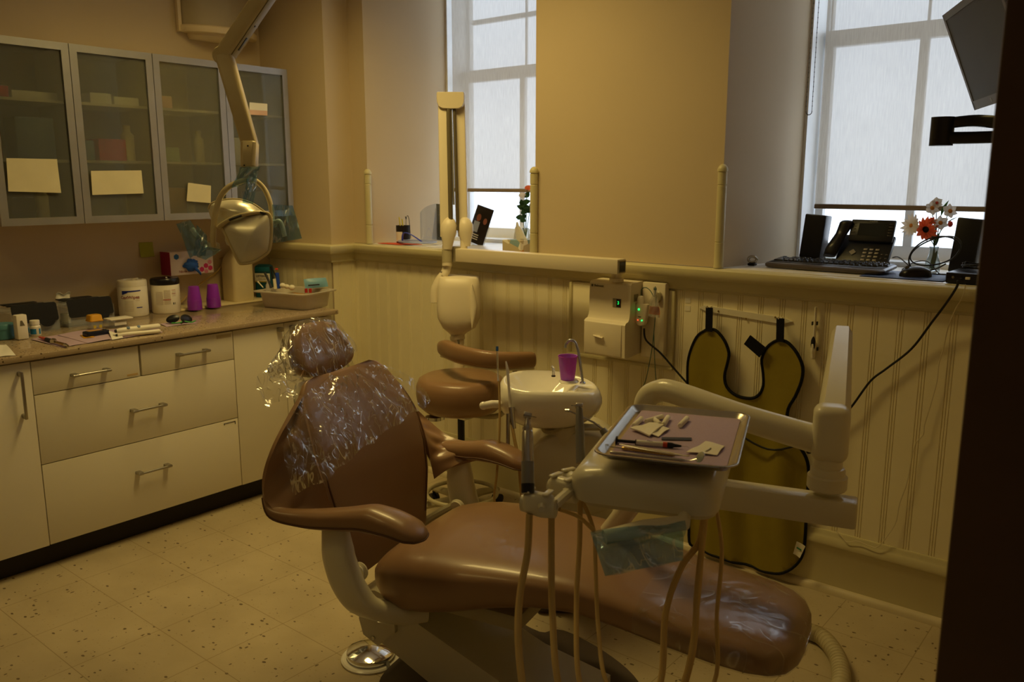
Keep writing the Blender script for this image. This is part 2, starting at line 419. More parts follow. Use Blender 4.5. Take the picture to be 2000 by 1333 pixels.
# ================================================================ ROOM SHELL
XL = -.14; XR = 3.93; ZC = 3.0; SILL = 1.236
b = MB().box2((-.4, -6.2, -.06), (6.2, 1.2, 0)); struct('floor', b, 'vinyl_tile')
b = MB().box2((-.4, -6.2, ZC), (6.2, 1.2, ZC+.08)); struct('ceiling', b, 'ceiling_paint')
b = MB().box2((XL-.12, -6.2, 0), (XL, 1.2, ZC)); struct('wall_left', b, 'wall_paint')
b = MB().box2((-.4, -6.2, 0), (6.2, -6.08, ZC)); struct('wall_front', b, 'wall_paint')
# right partition, ending in a dark door casing beside the camera
b = MB().box2((XR, -1.9, 0), (XR+.14, 1.2, ZC)).box2((5.9, -6.2, 0), (6.02, 1.2, ZC)).box2((XR, -6.1, 0), (XR+.14, -4.6, ZC)); struct('wall_right', b, 'wall_paint')
mat('casing_unlit', '4a3320', .45, var=(5, .12))  # lack of light on the casing put into its colour as dark brown
b = MB().box2((XR-.02, -2.0, 0), (XR+.16, -1.9, 2.9), .006); struct('trim_1', b, 'casing_unlit')

# window wall with splayed reveals
WIN = [(.503, 1.678, .64, 1.54, 1.52), (2.62, 3.70, 2.745, 3.575, 1.465)]
RD = .50
b = MB()
def pier(x0, x1, x0b, x1b, z0, z1, y1=RD+.2):
    # plan outline at y=0 .. RD, then straight
    b.prism([(x0, 0), (x1, 0), (x1b, RD), (x1b, y1), (x0b, y1), (x0b, RD)], lambda x, y, t: (x, y, t), z0, z1)
pier(XL, .503, XL, .64, SILL, ZC); pier(1.678, 2.62, 1.54, 2.745, SILL, ZC); pier(3.70, 4.4, 3.575, 4.4, SILL, ZC)
for x0, x1, xa, xb, zb in WIN:
    b.box2((x0, 0, 2.9), (x1, RD+.2, ZC))
b.box2((XL, 0, 0), (4.4, RD+.2, SILL-.05))
# corner bump beside the cabinets
b.prism([(XL, -.21), (.376, -.167), (.376, .01), (XL, .01)], lambda x, y, t: (x, y, t), 0, ZC)
struct('wall_back', b, 'wall_paint')

# beadboard: boards with triple grooves, as real geometry
def bead(p0, p1, z0, z1, phase=0, spacing=.0862):
    p0 = Vector(p0); p1 = Vector(p1); L = (p1-p0).length; d = (p1-p0)/L; n = Vector((d.y, -d.x, 0))
    prof = [(0, .006)]; x = phase
    while x < L-.02:
        for g in (-.009, 0, .009):
            a = x+g
            if a-.0022 > prof[-1][0]+1e-4: prof += [(a-.0022, .006), (a, .0025), (a+.0022, .006)]
        x += spacing
    prof.append((L, .006))
    m = MB(); k = len(prof)
    vs = [tuple(p0+d*x+n*y+Vector((0, 0, z))) for z in (z0, z1) for x, y in prof]
    m.add(vs, [(i, i+1, k+i+1, k+i) for i in range(k-1)]); return m
m1 = bead((.376, 0, 0), (XR, 0, 0), .2, 1.16, phase=2.635-.376-.0862*26)
m1.build
o = struct('wall_back_beadboard', m1, 'cream_bead', smooth=20)
m1 = bead((XL, -.21, 0), (.376, -.167, 0), .2, 1.16, phase=.04); o = struct('wall_back_bead_corner', m1, 'cream_bead', smooth=20)
m1 = bead((.376, -.167, 0), (.376, 0, 0), .2, 1.16, phase=.05); o = struct('wall_back_bead_return', m1, 'cream_bead', smooth=20)

# mouldings follow the wall: sill cap with apron, base
def run(name, prof, m, pts):
    """prof: (out, z) outline; pts: plan polyline (mitred)"""
    mb = MB(); P = [Vector((x, y, 0)) for x, y in pts]; rings = []
    for i, p in enumerate(P):
        d0 = (P[i]-P[i-1]).normalized() if i else None; d1 = (P[i+1]-P[i]).normalized() if i < len(P)-1 else None
        n0 = Vector((d0.y, -d0.x, 0)) if d0 else None; n1 = Vector((d1.y, -d1.x, 0)) if d1 else None
        n = n1 if n0 is None else n0 if n1 is None else (n0+n1)/(1+n0.dot(n1))
        rings.append([p+n*a+Vector((0, 0, z)) for a, z in prof])
    mb.loft(rings); return struct(name, mb, m, smooth=40)
PLAN = [(XL, -.212), (.376, -.168), (.376, 0), (XR, 0)]
cap = [(-.01, SILL-.002), (.052, SILL-.002), (.06, SILL-.008), (.062, SILL-.02), (.055, SILL-.046), (.05, SILL-.05), (.034, SILL-.052), (.031, SILL-.066), (.026, SILL-.078), (.02, SILL-.09), (.022, SILL-.098), (.014, SILL-.102), (-.01, SILL-.102)]
run('trim_2', cap, 'cream_trim', PLAN)
basep = [(-.002, .25), (.012, .25), (.016, .243), (.016, .235), (.021, .228), (.028, .205), (.026, .196), (.018, .19), (.015, .185), (.015, 0), (-.002, 0)]
run('baseboard_back', basep, 'cream_trim', PLAN)
qr = [(.015, .030), (.020, .029), (.028, .022), (.033, .012), (.034, 0), (.015, 0)]
mat('shoe_white', 'cdbf9c', .4)
run('trim_3', qr, 'shoe_white', PLAN)

# sill boards inside the openings, windows, blinds
for k, (x0, x1, xa, xb, zb) in enumerate(WIN):
    m = MB(); m.prism([(x0, -.005), (x1, -.005), (xb, RD), (xa, RD)], lambda x, y, t: (x, y, t), SILL-.05, SILL); struct('trim_%d' % (4+k), m, 'white_sill')
    y = RD+.10
    f = MB()
    f.box2((xa-.001, RD-.004, SILL-.01), (xa+.012, y+.12, 2.95)).box2((xb-.012, RD-.004, SILL-.01), (xb+.001, y+.12, 2.95))
    f.box2((xa, RD, SILL-.02), (xb, y+.12, SILL+.02)).box2((xa, RD, 2.85), (xb, y+.12, 2.95))
    win = struct('window_%d' % (k+1), f, 'window_white')
    cx = (xa+xb)/2
    lo = MB(); yl = y+.03
    lo.box2((xa+.022, yl, SILL+.035), (xa+.055, yl+.035, 2.2)).box2((xb-.055, yl, SILL+.035), (xb-.022, yl+.035, 2.2)).box2((xa+.01, yl, SILL+.018), (xb-.01, yl+.035, SILL+.075)).box2((xa+.022, yl-.005, 2.145), (xb-.022, yl+.04, 2.21)).box2((cx-.017, yl+.005, SILL+.07), (cx+.017, yl+.03, 2.15))
    def par(ob):
        ob.location = Vector(ob.location); return ob
    s1 = lo.build('lower_sash', 'window_white', win); s1.matrix_parent_inverse = Matrix.Translation(-win.location)
    hi = MB(); yh = y+.068
    hi.box2((xa+.022, yh, 2.15), (xa+.03, yh+.03, 2.86)).box2((xb-.03, yh, 2.15), (xb-.022, yh+.03, 2.86)).box2((xa+.05, yh, 2.15), (xb-.05, yh+.03, 2.2)).box2((xa+.05, yh, 2.8), (xb-.05, yh+.03, 2.86)).box2((cx-.005, yh, 2.2), (cx+.005, yh+.012, 2.8)).box2((xa+.05, yh, 2.47), (xb-.05, yh+.025, 2.495))
    s2 = hi.build('upper_sash', 'window_white', win); s2.matrix_parent_inverse = Matrix.Translation(-win.location)
    gl = MB(); gl.box2((xa+.04, yl+.014, SILL+.06), (xb-.04, yl+.018, 2.18)).box2((xa+.026, yh+.012, 2.17), (xb-.026, yh+.016, 2.84))
    g = gl.build('pane', 'glass', win); g.matrix_parent_inverse = Matrix.Translation(-win.location)
# (corner guards are parts of the trim: rods with a turned cap)
for k, x in enumerate((.515, 1.68, 2.618)):
    h = 1.646-SILL; r = .0185
    m = MB(); m.lathe([(r*1.05, 0), (r*1.05, .01), (r, .014), (r, .10), (r*.85, .103), (r, .106), (r, h-.085), (r*.85, h-.082), (r, h-.079), (r, h-.034), (r*.84, h-.031), (r*1.12, h-.028), (r*1.15, h-.02), (r*.9, h-.01), (r*.5, h-.002), (.001, h)], (x+(.004, 0, .004)[k], -.012, SILL+.0005), 20)
    struct('trim_%d' % (6+k), m, 'cream_trim')

# blinds
def blind(k, xa, xb, zb, label):
    t = thing('roller_blind', label, 'blind', ((xa+xb)/2, RD-.03, zb), 0, 'roller blinds in the windows')
    w = (xb-xa)/2-.075; H = 2.9-zb
    MB().grid(lambda u, v: (-w+2*w*u, .002*math.sin(u*9), .01+(H-.01)*v), 12, 2).build('shade_fabric', 'blind_fabric', t)
    MB().box2((-w, -.006, 0), (w, .008, .020), .004).build('hem_bar', 'vinyl_hem', t)
    MB().cyl((-w, .02, H), (w, .02, H), .025).build('roller_tube', 'window_white', t)
    return t
T1 = blind(0, WIN[0][2], WIN[0][3], WIN[0][4], 'pale woven roller blind drawn over the window behind the X-ray arm')
T2 = blind(1, WIN[1][2], WIN[1][3], WIN[1][4], 'pale woven roller blind behind the monitor and the desk phone')
# bead chain of the right blind
pts = []
xc = WIN[1][2]+.035; zl = 1.865
for i in range(60):
    a = i/59; pts.append((xc-.012+.002*math.sin(a*4), RD-.055, 2.88-(2.88-zl-.02)*a))
for i in range(9):
    a = PI+PI*i/8; pts.append((xc+.012*math.cos(a), RD-.055, zl+.012*math.sin(a)))
for i in range(60):
    a = i/59; pts.append((xc+.012, RD-.055, zl+.02+(2.88-zl-.02)*a))
m = MB(); m.tube([(p[0]-(WIN[1][2]+WIN[1][3])/2, p[1]-(RD-.03), p[2]-WIN[1][4]) for p in pts], .0012, 5)
mat('chain', '5a5348', .4, metal=.6)
for i in range(0, 112):
    s = i/111*(len(pts)-1); j = int(s); q = Vector(pts[j]).lerp(Vector(pts[min(j+1, len(pts)-1)]), s-j)
    m.ball((q.x-(WIN[1][2]+WIN[1][3])/2, q.y-(RD-.03), q.z-WIN[1][4]), .0026, 6)
m.build('bead_chain', 'chain', T2)

# ceiling lamps (fixtures around the light tubes)
mat('lamp_white', 'f4f0e6', .5)
for k, (lc, sz, pw, rz) in enumerate(LIGHTS):
    m = MB().box2((lc[0]-sz[0]/2-.03, lc[1]-sz[1]/2-.03, ZC-.012), (lc[0]+sz[0]/2+.03, lc[1]+sz[1]/2+.03, ZC), .003)
    o = m.build('ceiling_light', 'lamp_white'); o['kind'] = 'structure'; o['label'] = 'long ceiling light fixture above the room'

# ================================================================ BASE CABINETS
XF = .62; ZW = .888
def local(name, label, cat, loc, group=None): return thing(name, label, cat, loc, 0, group)
def bar_handle(mb, c, L, horiz=True, out=.032):
    c = Vector(c)
    if horiz:
        mb.cyl(c+Vector((out, -L/2, 0)), c+Vector((out, L/2, 0)), .0055, 12)
        for s in (-1, 1): mb.box(c+Vector((out/2+.001, s*(L/2-.012), 0)), (out+.006, .022, .013), .002)
    else:
        mb.box(c+Vector((out, 0, 0)), (.009, .011, L), .002)
        for s in (-1, 1): mb.box(c+Vector((out/2, 0, s*(L/2-.010))), (out, .011, .018), .002)
def carcass(mb, y0, y1, x0=XL+.005):
    mb.box2((x0, y0, .105), (XF-.045, y1, ZW-.004))
def front(name, y0, y1, z0, z1, parent, org, m='cab_white'):
    mb = MB(); mb.box2((XF-.043-org[0], y0-org[1], z0), (XF-.02-org[0], y1-org[1], z1), .0012)
    return mb.build(name, m, parent)
g = .0018
YD = [-2.42, -1.8536, -1.4138, -.9543, -.6644, -.3627]
# tall-door unit at the left edge
org = (.3, -2.14)
t = local('base_cabinet', 'white base cabinet at the left edge with an upright bar handle', 'cabinet', (org[0], org[1], 0), 'white base cabinets under the worktop')
mb = MB(); carcass(mb, -2.42-org[1], YD[1]-org[1]-.001, XL+.005-org[0]); mb.v = [(x-org[0] if x > .3 else x, y, z) for x, y, z in mb.v]; mb.build('body', 'cab_white', t)
d = front('door', -2.42, YD[1]-g, .107, ZW-.008, t, org)
mb = MB(); bar_handle(mb, (XF-.02-org[0], YD[1]-.047-org[1], .755), .19, False); mb.build('handle', 'handle_steel', d)
# drawer unit
org = (.3, (YD[1]+YD[3])/2)
t = local('base_cabinet', 'wide white drawer cabinet with four drawers and steel bar handles', 'cabinet', (org[0], org[1], 0), 'white base cabinets under the worktop')
mb = MB(); carcass(mb, YD[1]-org[1]+.001, YD[3]-org[1]-.001, XL+.005-org[0]); mb.v = [(x-org[0] if x > .3 else x, y, z) for x, y, z in mb.v]; mb.build('body', 'cab_white', t)
ZD = [.107, .452, .742, ZW-.008]
def drawer(y0, y1, z0, z1, hy, hz):
    d = front('drawer', y0+g, y1-g, z0+g, z1-g, t, org)
    mb = MB(); bar_handle(mb, (XF-.02-org[0], hy-org[1], hz), .155); mb.build('handle', 'handle_steel', d)
    return d
drawer(YD[1], YD[2]-.002, ZD[2], ZD[3], -1.632, .800)
d1 = drawer(YD[2]+.004, YD[3], ZD[2], ZD[3], -1.172, .812)
drawer(YD[1], YD[3], ZD[1], ZD[2], -1.40, .60)
d2 = drawer(YD[1], YD[3], ZD[0], ZD[1], -1.40, .315)
mat('label_slot', 'bfae88', .5); mat('tape_tan', 'c2a26a', .6)
m = MB().box2((XF-.0203-org[0], -1.04-org[1], .853), (XF-.0185-org[0], -.965-org[1], .869)); m.build('label_holder', 'label_slot', d1)
m = MB().box2((XF-.0203-org[0], -1.475-org[1], .752), (XF-.0188-org[0], -1.428-org[1], .760)); m.build('tape_label', 'tape_tan', t)
m = MB(); m.box2((XF-.0203-org[0], -1.032-org[1], .437), (XF-.0185-org[0], -.97-org[1], .4395)).box2((XF-.0203-org[0], -1.032-org[1], .4305), (XF-.0185-org[0], -1.029-org[1], .4395)).box2((XF-.0203-org[0], -.973-org[1], .424), (XF-.0185-org[0], -.97-org[1], .4395)); m.build('label_holder', 'dark_line', d2)
# two narrow doors
org = (.3, (YD[3]+YD[5])/2)
t = local('base_cabinet', 'white cabinet with two narrow doors at the right end of the worktop', 'cabinet', (org[0], org[1], 0), 'white base cabinets under the worktop')
mb = MB(); carcass(mb, YD[3]-org[1]+.001, YD[5]-org[1], XL+.005-org[0]); mb.v = [(x-org[0] if x > .3 else x, y, z) for x, y, z in mb.v]; mb.build('body', 'cab_white', t)
d = front('door', YD[3]+g, YD[4]-g, .107, ZW-.008, t, org)
mb = MB(); mb.box((XF-.02+.012-org[0], YD[4]-.03-org[1], .852), (.024, .028, .022), .003); mb.build('knob', 'handle_steel', d)
d = front('door', YD[4]+g, YD[5]-g, .107, ZW-.008, t, org)
mb = MB(); mb.box((XF-.02+.012-org[0], YD[4]+.045-org[1], .853), (.024, .028, .022), .003); mb.build('knob', 'handle_steel', d)
m = MB().box2((XL+.01, -2.42, .003), (XF-.085, YD[5]+.005, .104)); tag(m.build('kick_plate', 'kick'), 'dark brown plinth board along the floor under the white cabinets', 'plinth')
m = MB().box2((XL+.003, -2.5, ZW), (XF+.004, -.335, ZW+.024), .004); tag(m.build('worktop', 'quartz'), 'long speckled brown stone worktop on the white base cabinets', 'worktop')
ZT = ZW+.0245

# ================================================================ WALL CABINETS
XU = .2; UY = [-1.76, -1.415, -1.036, -.66, -.277]; UZ = (1.392, 2.170)
def frosted():
    m = bpy.data.materials.new('frosted_glass'); m.use_nodes = True; nt = m.node_tree; N = nt.nodes; L = nt.links; N.clear()
    o = N.new('ShaderNodeOutputMaterial'); t = N.new('ShaderNodeBsdfTransparent'); r = N.new('ShaderNodeBsdfRefraction'); g = N.new('ShaderNodeBsdfGlossy'); d = N.new('ShaderNodeBsdfDiffuse')
    r.inputs['Roughness'].default_value = .23; r.inputs['IOR'].default_value = 1.08; r.inputs[0].default_value = (.93, .94, .88, 1)
    g.inputs['Roughness'].default_value = .025; d.inputs[0].default_value = (.42, .44, .40, 1)
    a = N.new('ShaderNodeMixShader'); a.inputs[0].default_value = .16; L.new(r.outputs[0], a.inputs[1]); L.new(d.outputs[0], a.inputs[2])
    f = N.new('ShaderNodeFresnel'); f.inputs[0].default_value = 1.5
    b = N.new('ShaderNodeMixShader'); L.new(f.outputs[0], b.inputs[0]); L.new(a.outputs[0], b.inputs[1]); L.new(g.outputs[0], b.inputs[2])
    L.new(b.outputs[0], o.inputs[0]); MATS['frosted_glass'] = m
frosted()
mat('cab_inside', 'e2dccb', .6); mat('paper_note', 'd9d0b0', .7); mat('paper_white', 'ece8de', .7)
UL = ['frosted-glass wall cabinet at the left edge of the picture', 'frosted-glass wall cabinet with a wide blank note, second from the left edge', 'frosted-glass wall cabinet with a small square note low on its door', 'frosted-glass wall cabinet in the corner behind the dental light arm']
UC = []
for k in range(4):
    y0, y1 = UY[k], UY[k+1]; oy = (y0+y1)/2; dx = XU-.02-XL; w = (y1-y0)/2
    t = thing('wall_cabinet', UL[k], 'cabinet', (XL, oy, UZ[0]), 0, 'frosted glass wall cabinets'); UC.append((t, oy, w))
    H = UZ[1]-UZ[0]; m = MB(); e = .012
    m.box2((.002, -w+.001, 0), (dx, -w+.015, H)).box2((.002, w-.015, 0), (dx, w-.001, H)).box2((.002, -w, 0), (dx, w, .016)).box2((.002, -w, H-.016), (dx, w, H)).box2((.002, -w, 0), (.008, w, H))
    m.build('body', 'cab_inside', t)
    for z in (.27, .525): MB().box2((.008, -w+.015, z), (dx-.02, w-.015, z+.012)).build('shelf', 'cab_inside', t)
    fr = MB(); fw = .032; a = w-.0015; x0 = dx+.001; x1 = dx+.021
    # mitred frame
    O = [(-a, 0), (a, 0), (a, H), (-a, H)]; I = [(-a+fw, fw), (a-fw, fw), (a-fw, H-fw), (-a+fw, H-fw)]
    for i in range(4):
        j = (i+1) % 4
        q = [O[i], O[j], I[j], I[i]]
        fr.prism(q, lambda yy, zz, tt: (tt, yy, zz), x0, x1)
    dr = fr.build('door', 'alu', t, smooth=20)
    MB().box2((x0+.006, -a+fw-.004, fw-.004), (x0+.010, a-fw+.004, H-fw+.004)).build('glass_panel', 'frosted_glass', dr)
# ================================================================ DENTAL CHAIR
mat('tan_vinyl', '906f50', .34, spec=.5, coat=.15, bump=(420, .05, .0006), var=(2.5, .05))
mat('seam', '5a3d28', .6)
mat('unit_cream', 'd8d0b4', .3, spec=.5, coat=.2, var=(3, .02))
mat('unit_cream_dark', 'b3a988', .4)
mat('base_brown', '4a3d33', .55)
mat('black_plastic', '16161a', .35)
mat('grey_plastic', '77736c', .45)
mat('white_plastic', 'f3efe4', .22, coat=.3)
crinkle('clear_film', crease=.85, base=.045, haze=.03); crinkle('foot_film', base=.08, crease=.3, sc=5, thin=.03, haze=.01)
crinkle('blue_film', tint=(.58, .76, .90), base=.07, crease=.5, sc=12, thin=.06, haze=.13)
TH = math.radians(12); CO = Vector((2.3, -1.42, 0))
CU = Vector((math.cos(TH), math.sin(TH), 0)); CV = Vector((-math.sin(TH), math.cos(TH), 0))
def cloc(u, v, z): return CO+CU*u+CV*v+Vector((0, 0, z))
chair = thing('dental_chair', 'large tan brown vinyl dental chair, reclined, with sling armrests', 'dental chair', CO, TH)
def spow(x, p): return math.copysign(abs(x)**p, x)
def pad_rings(st, n=40, px=.55, pz=.75):
    """st: (centre u, centre z, normal angle, half width, half thick, curl, v offset)"""
    R = []
    for (u, z, ang, hw, ht, curl) in st:
        nx, nz = math.cos(ang), math.sin(ang); ring = []
        for k in range(n):
            a = 2*PI*k/n
            v = hw*spow(math.cos(a), px); t = ht*spow(math.sin(a), pz)+curl*abs(v/max(hw, 1e-4))**3
            ring.append(Vector((u+nx*t, v, z+nz*t)))
        R.append(ring)
    return R
# seat: one long cushion from hip to toe
prof = [(-.005, .445, .020, .20), (.02, .446, .055, .235), (.06, .445, .085, .262), (.12, .447, .103, .275), (.20, .462, .100, .285), (.30, .480, .088, .285), (.42, .503, .072, .27), (.54, .516, .060, .25), (.64, .515, .055, .232), (.76, .495, .053, .218), (.88, .473, .052, .212), (1.0, .459, .052, .210), (1.08, .452, .051, .203), (1.13, .447, .048, .185), (1.165, .443, .040, .155), (1.185, .440, .026, .11), (1.192, .438, .010, .06)]
us = [p[0] for p in prof]
st = []
for i in range(61):
    s = i/60; s = s+.03*math.sin(2*PI*s)*0
    u = us[0]+(us[-1]-us[0])*(1-math.cos(PI*s))/2
    st.append((u, interp(us, [p[1] for p in prof], u), PI/2, interp(us, [p[3] for p in prof], u), interp(us, [p[2] for p in prof], u), 0))
m = MB(); m.loft(pad_rings(st, 44, .5, .62)); seat = m.build('seat_cushion', 'tan_vinyl', chair, smooth=70)
# backrest
bp = [(.405, -.078, .17, .02), (.43, -.082, .205, .034), (.50, -.094, .235, .038), (.60, -.104, .262, .038), (.70, -.125, .278, .036), (.78, -.152, .275, .034), (.84, -.180, .258, .032), (.90, -.215, .236, .030), (.945, -.244, .212, .027), (.972, -.262, .180, .020), (.984, -.269, .140, .008)]
zs = [p[0] for p in bp]; st = []
for i in range(49):
    z = zs[0]+(zs[-1]-zs[0])*(1-math.cos(PI*i/48))/2
    ang = -interp([.4, .6, .75, .98], [math.radians(-6), math.radians(-12), math.radians(-22), math.radians(-34)], z)
    ht = interp(zs, [p[3] for p in bp], z)
    st.append((interp(zs, [p[1] for p in bp], z)-math.cos(ang)*ht, z, ang, interp(zs, [p[2] for p in bp], z), ht, .018))
m = MB(); m.loft(pad_rings(st, 44, .6, .7)); back = m.build('backrest', 'tan_vinyl', chair, smooth=70)
# back shell behind the pad
st2 = [(u-.045, z-.005, a, hw*.86, .016, .01) for (u, z, a, hw, ht, c) in st[6:44]]
m = MB(); m.loft(pad_rings(st2, 32, .6, .7)); m.build('back_shell', 'unit_cream', chair, smooth=70)
# seams down both sides of the back panel
for s in (-1, 1):
    P = []
    for i in range(20):
        z = .47+.44*i/19; hw = interp(zs, [p[2] for p in bp], z)*.90; ang = interp([.4, .6, .75, .98], [math.radians(6), math.radians(12), math.radians(22), math.radians(34)], z)
        uf = interp(zs, [p[1] for p in bp], z); P.append((uf-.012+.018*.73, s*hw, z+.002))
    m = MB(); m.tube(P, .0038, 6, flat=1); m.build('piping', 'seam', back)
# slings between back and armrests
def sling(s, inner, outer, name='arm_sling'):
    I = smooth_path(inner, 8); O = smooth_path(outer, 8)
    def pick(P, t):
        x = t*(len(P)-1); j = int(min(x, len(P)-1.001)); return P[j].lerp(P[j+1], x-j)
    def fn(a, b):
        p = pick(I, a).lerp(pick(O, a), b)
        mid = math.sin(PI*b)
        wr = math.sin(a*23+b*3)*.5+math.sin(a*41-b*6+1)*.3
        q = Vector((p.x+.012*mid*wr-.018*mid, p.y+.010*s*mid, p.z-.020*mid+.006*mid*wr))
        q.y *= s if s < 0 else 1
        q.z += .045*mid*a**4*(1 if s > 0 else .3)
        return q
    m = MB(); m.grid(fn, 56, 18, .012); return m.build(name, 'tan_vinyl', chair, smooth=80)
# near side, given as positive v and mirrored
inN = [(-.245, .19, .955), (-.205, .235, .90), (-.165, .262, .83), (-.135, .272, .76), (-.118, .268, .70), (-.10, .262, .62), (-.09, .255, .56)]
ouN = [(-.25, .215, .955), (-.240, .29, .90), (-.240, .355, .83), (-.248, .385, .755), (-.235, .395, .69), (-.18, .395, .648), (-.08, .38, .640), (.02, .355, .655), (.08, .34, .665)]
sling(-1, inN, ouN)
inF = [(-.245, .19, .955), (-.205, .235, .90), (-.160, .258, .82), (-.130, .262, .74), (-.11, .262, .67), (-.10, .262, .61), (-.09, .262, .565)]
ouF = [(-.25, .215, .95), (-.25, .28, .875), (-.225, .335, .80), (-.175, .37, .735), (-.10, .375, .69), (-.01, .36, .685), (.10, .345, .700), (.19, .33, .675)]
sling(1, inF, ouF)
# armrest pads
def armpad(s):
    P = smooth_path([(-.245, s*.385, .70), (-.205, s*.388, .655), (-.11, s*.362, .642), (0, s*.340, .652), (.08, s*.33, .664), (.15, s*.325, .664), (.21, s*.32, .654), (.252, s*.318, .646)], 6)
    n = len(P); R = []
    for i, p in enumerate(P):
        t = i/(n-1)
        hw = interp([0, .1, .35, .7, .88, .96, 1], [.008, .018, .038, .054, .050, .032, .004], t); ht = interp([0, .1, .3, .6, .85, .96, 1], [.006, .014, .030, .042, .030, .014, .002], t)
        R.append([Vector((p.x, p.y+hw*spow(math.cos(2*PI*k/22), .8), p.z+ht*(1.15*spow(math.sin(2*PI*k/22), .8) if math.sin(2*PI*k/22) > 0 else .55*spow(math.sin(2*PI*k/22), .7)))) for k in range(22)])
    m = MB(); m.loft(R); a = m.build('armrest', 'tan_vinyl', chair, smooth=70)
    E = [Vector((r[0].x, p.y+(r[0].y-p.y)*1.02, p.z-.004)) for r, p in zip(R, P)]+[Vector((r[11].x, p.y+(r[11].y-p.y)*1.02, p.z-.004)) for r, p in reversed(list(zip(R, P)))]
    m = MB(); m.tube(E, .003, 6); m.build('piping', 'seam', a)
armpad(-1); armpad(1)
# arm brackets
def bracket(s):
    P = smooth_path([(-.035, s*.335, .63), (-.03, s*.335, .575), (-.024, s*.333, .525), (.0, s*.325, .45), (.035, s*.30, .39), (.09, s*.24, .355), (.15, s*.17, .345)], 6)
    n = len(P); R = []
    for i, p in enumerate(P):
        t = i/(n-1); d = (P[min(i+1, n-1)]-P[max(i-1, 0)]).normalized(); ex = (Vector((1, 0, 0))-d*d.x).normalized(); ey = d.cross(ex)
        w = interp([0, .2, .4, .7, 1], [.040, .048, .052, .055, .04], t); h = interp([0, .2, 1], [.022, .03, .032], t)
        R.append([p+ex*w*spow(math.cos(2*PI*k/20), .7)+ey*h*spow(math.sin(2*PI*k/20), .7) for k in range(20)])
    m = MB(); m.loft(R); a = m.build('arm_bracket', 'unit_cream', chair, smooth=60)
    m = MB(); c = len(R)//3; m.loft([[p+(q-p)*1.006 for q in r] for r, p in ((R[c], P[c]), (R[c], P[c]+Vector((0, 0, .002))))]); m.build('joint_line', 'unit_cream_dark', a)
    m = MB(); m.lathe([(.001, 0), (.026, 0), (.028, .006), (.022, .012), (.022, .016), (.012, .018), (.001, .018)], (.0, s*.272, .478), 22, rotm(0, 0, PI/2)); m.build('pivot_cap', 'unit_cream', a)
    m = MB(); m.tube(smooth_path([(-.02, s*.27, .475), (-.09, s*.24, .43), (-.12, s*.2, .40)], 5), .016, 10); m.build('pivot_arm', 'unit_cream_dark', a)
bracket(-1); bracket(1)
# headrest
hc = Vector((-.365, 0, 1.045)); R = []
hz = Vector((-.45, 0, .89)).normalized(); hn = Vector((.89, 0, .45)).normalized()
for i in range(23):
    t = i/22; zz = -.088+.176*(1-math.cos(PI*t))/2
    e = math.sqrt(max(0, 1-(abs(zz)/.0885)**3.0)); hw = (.128-.030*(zz/.088))*e**.9+.002; ht = .040*e**.7+.001
    R.append([hc+hz*zz+Vector((0, hw*spow(math.cos(2*PI*k/32), .7), 0))+hn*(ht*spow(math.sin(2*PI*k/32), .75)+.018*(abs(math.cos(2*PI*k/32)))**2) for k in range(32)])
m = MB(); m.loft(R); head = m.build('headrest', 'tan_vinyl', chair, smooth=70)
m = MB(); m.tube([(-.405, 0, 1.0), (-.372, 0, .96), (-.33, 0, .90)], [.02, .017, .017], 12, flat=.5)
m.build('headrest_post', 'steel', chair)
m = MB(); m.box((-.40, 0, .985), (.035, .07, .05), .01); m.build('headrest_bracket', 'grey_plastic', chair)
# lift arm, rear block, base
def quadbeam(mb, pts, v0, v1):
    mb.prism(pts, lambda a, b, t: (a, t, b), v0, v1)
m = MB(); quadbeam(m, [(-.115, .235), (-.10, .185), (-.045, .16), (.02, .22), (.02, .33), (-.05, .345), (-.11, .33)], -.145, .145); m.build('lift_frame', 'unit_cream', chair)
m = MB(); quadbeam(m, [(-.045, .165), (.18, .055), (.62, -.0+.03), (.62, .10), (.40, .145), (.10, .262), (.02, .34), (-.03, .33)], -.13, .13); m.build('lift_arm', 'unit_cream', chair)
m = MB(); m.box((.22, 0, .36), (.46, .30, .05), .012); m.build('seat_frame', 'unit_cream_dark', chair)
m = MB(); m.lathe([(.001, 0), (.006, 0), (.006, .003), (.001, .003)], (-.06, -.146, .185), 12, rotm(0, 0, PI/2)); m.build('screw', 'steel', chair)
out = [(-.02, -.20), (-.06, -.10), (-.06, .10), (-.03, .26), (.0, .36), (.10, .40), (.28, .35), (.32, .39), (.39, .39), (.53, .335), (.66, .25), (.74, .14), (.76, 0), (.74, -.14), (.64, -.24), (.4, -.28), (.1, -.27)]
so = smooth_path([(x, y, 0) for x, y in out]+[(out[0][0], out[0][1], 0)], 4)[:-1]
m = MB(); m.prism([(p.x, p.y) for p in so], lambda x, y, t: (x*(1 if t < .04 else .985)+(.004 if t > .04 else 0), y*(1 if t < .04 else .98), t), .001, .045); m.build('base_plate', 'base_brown', chair)
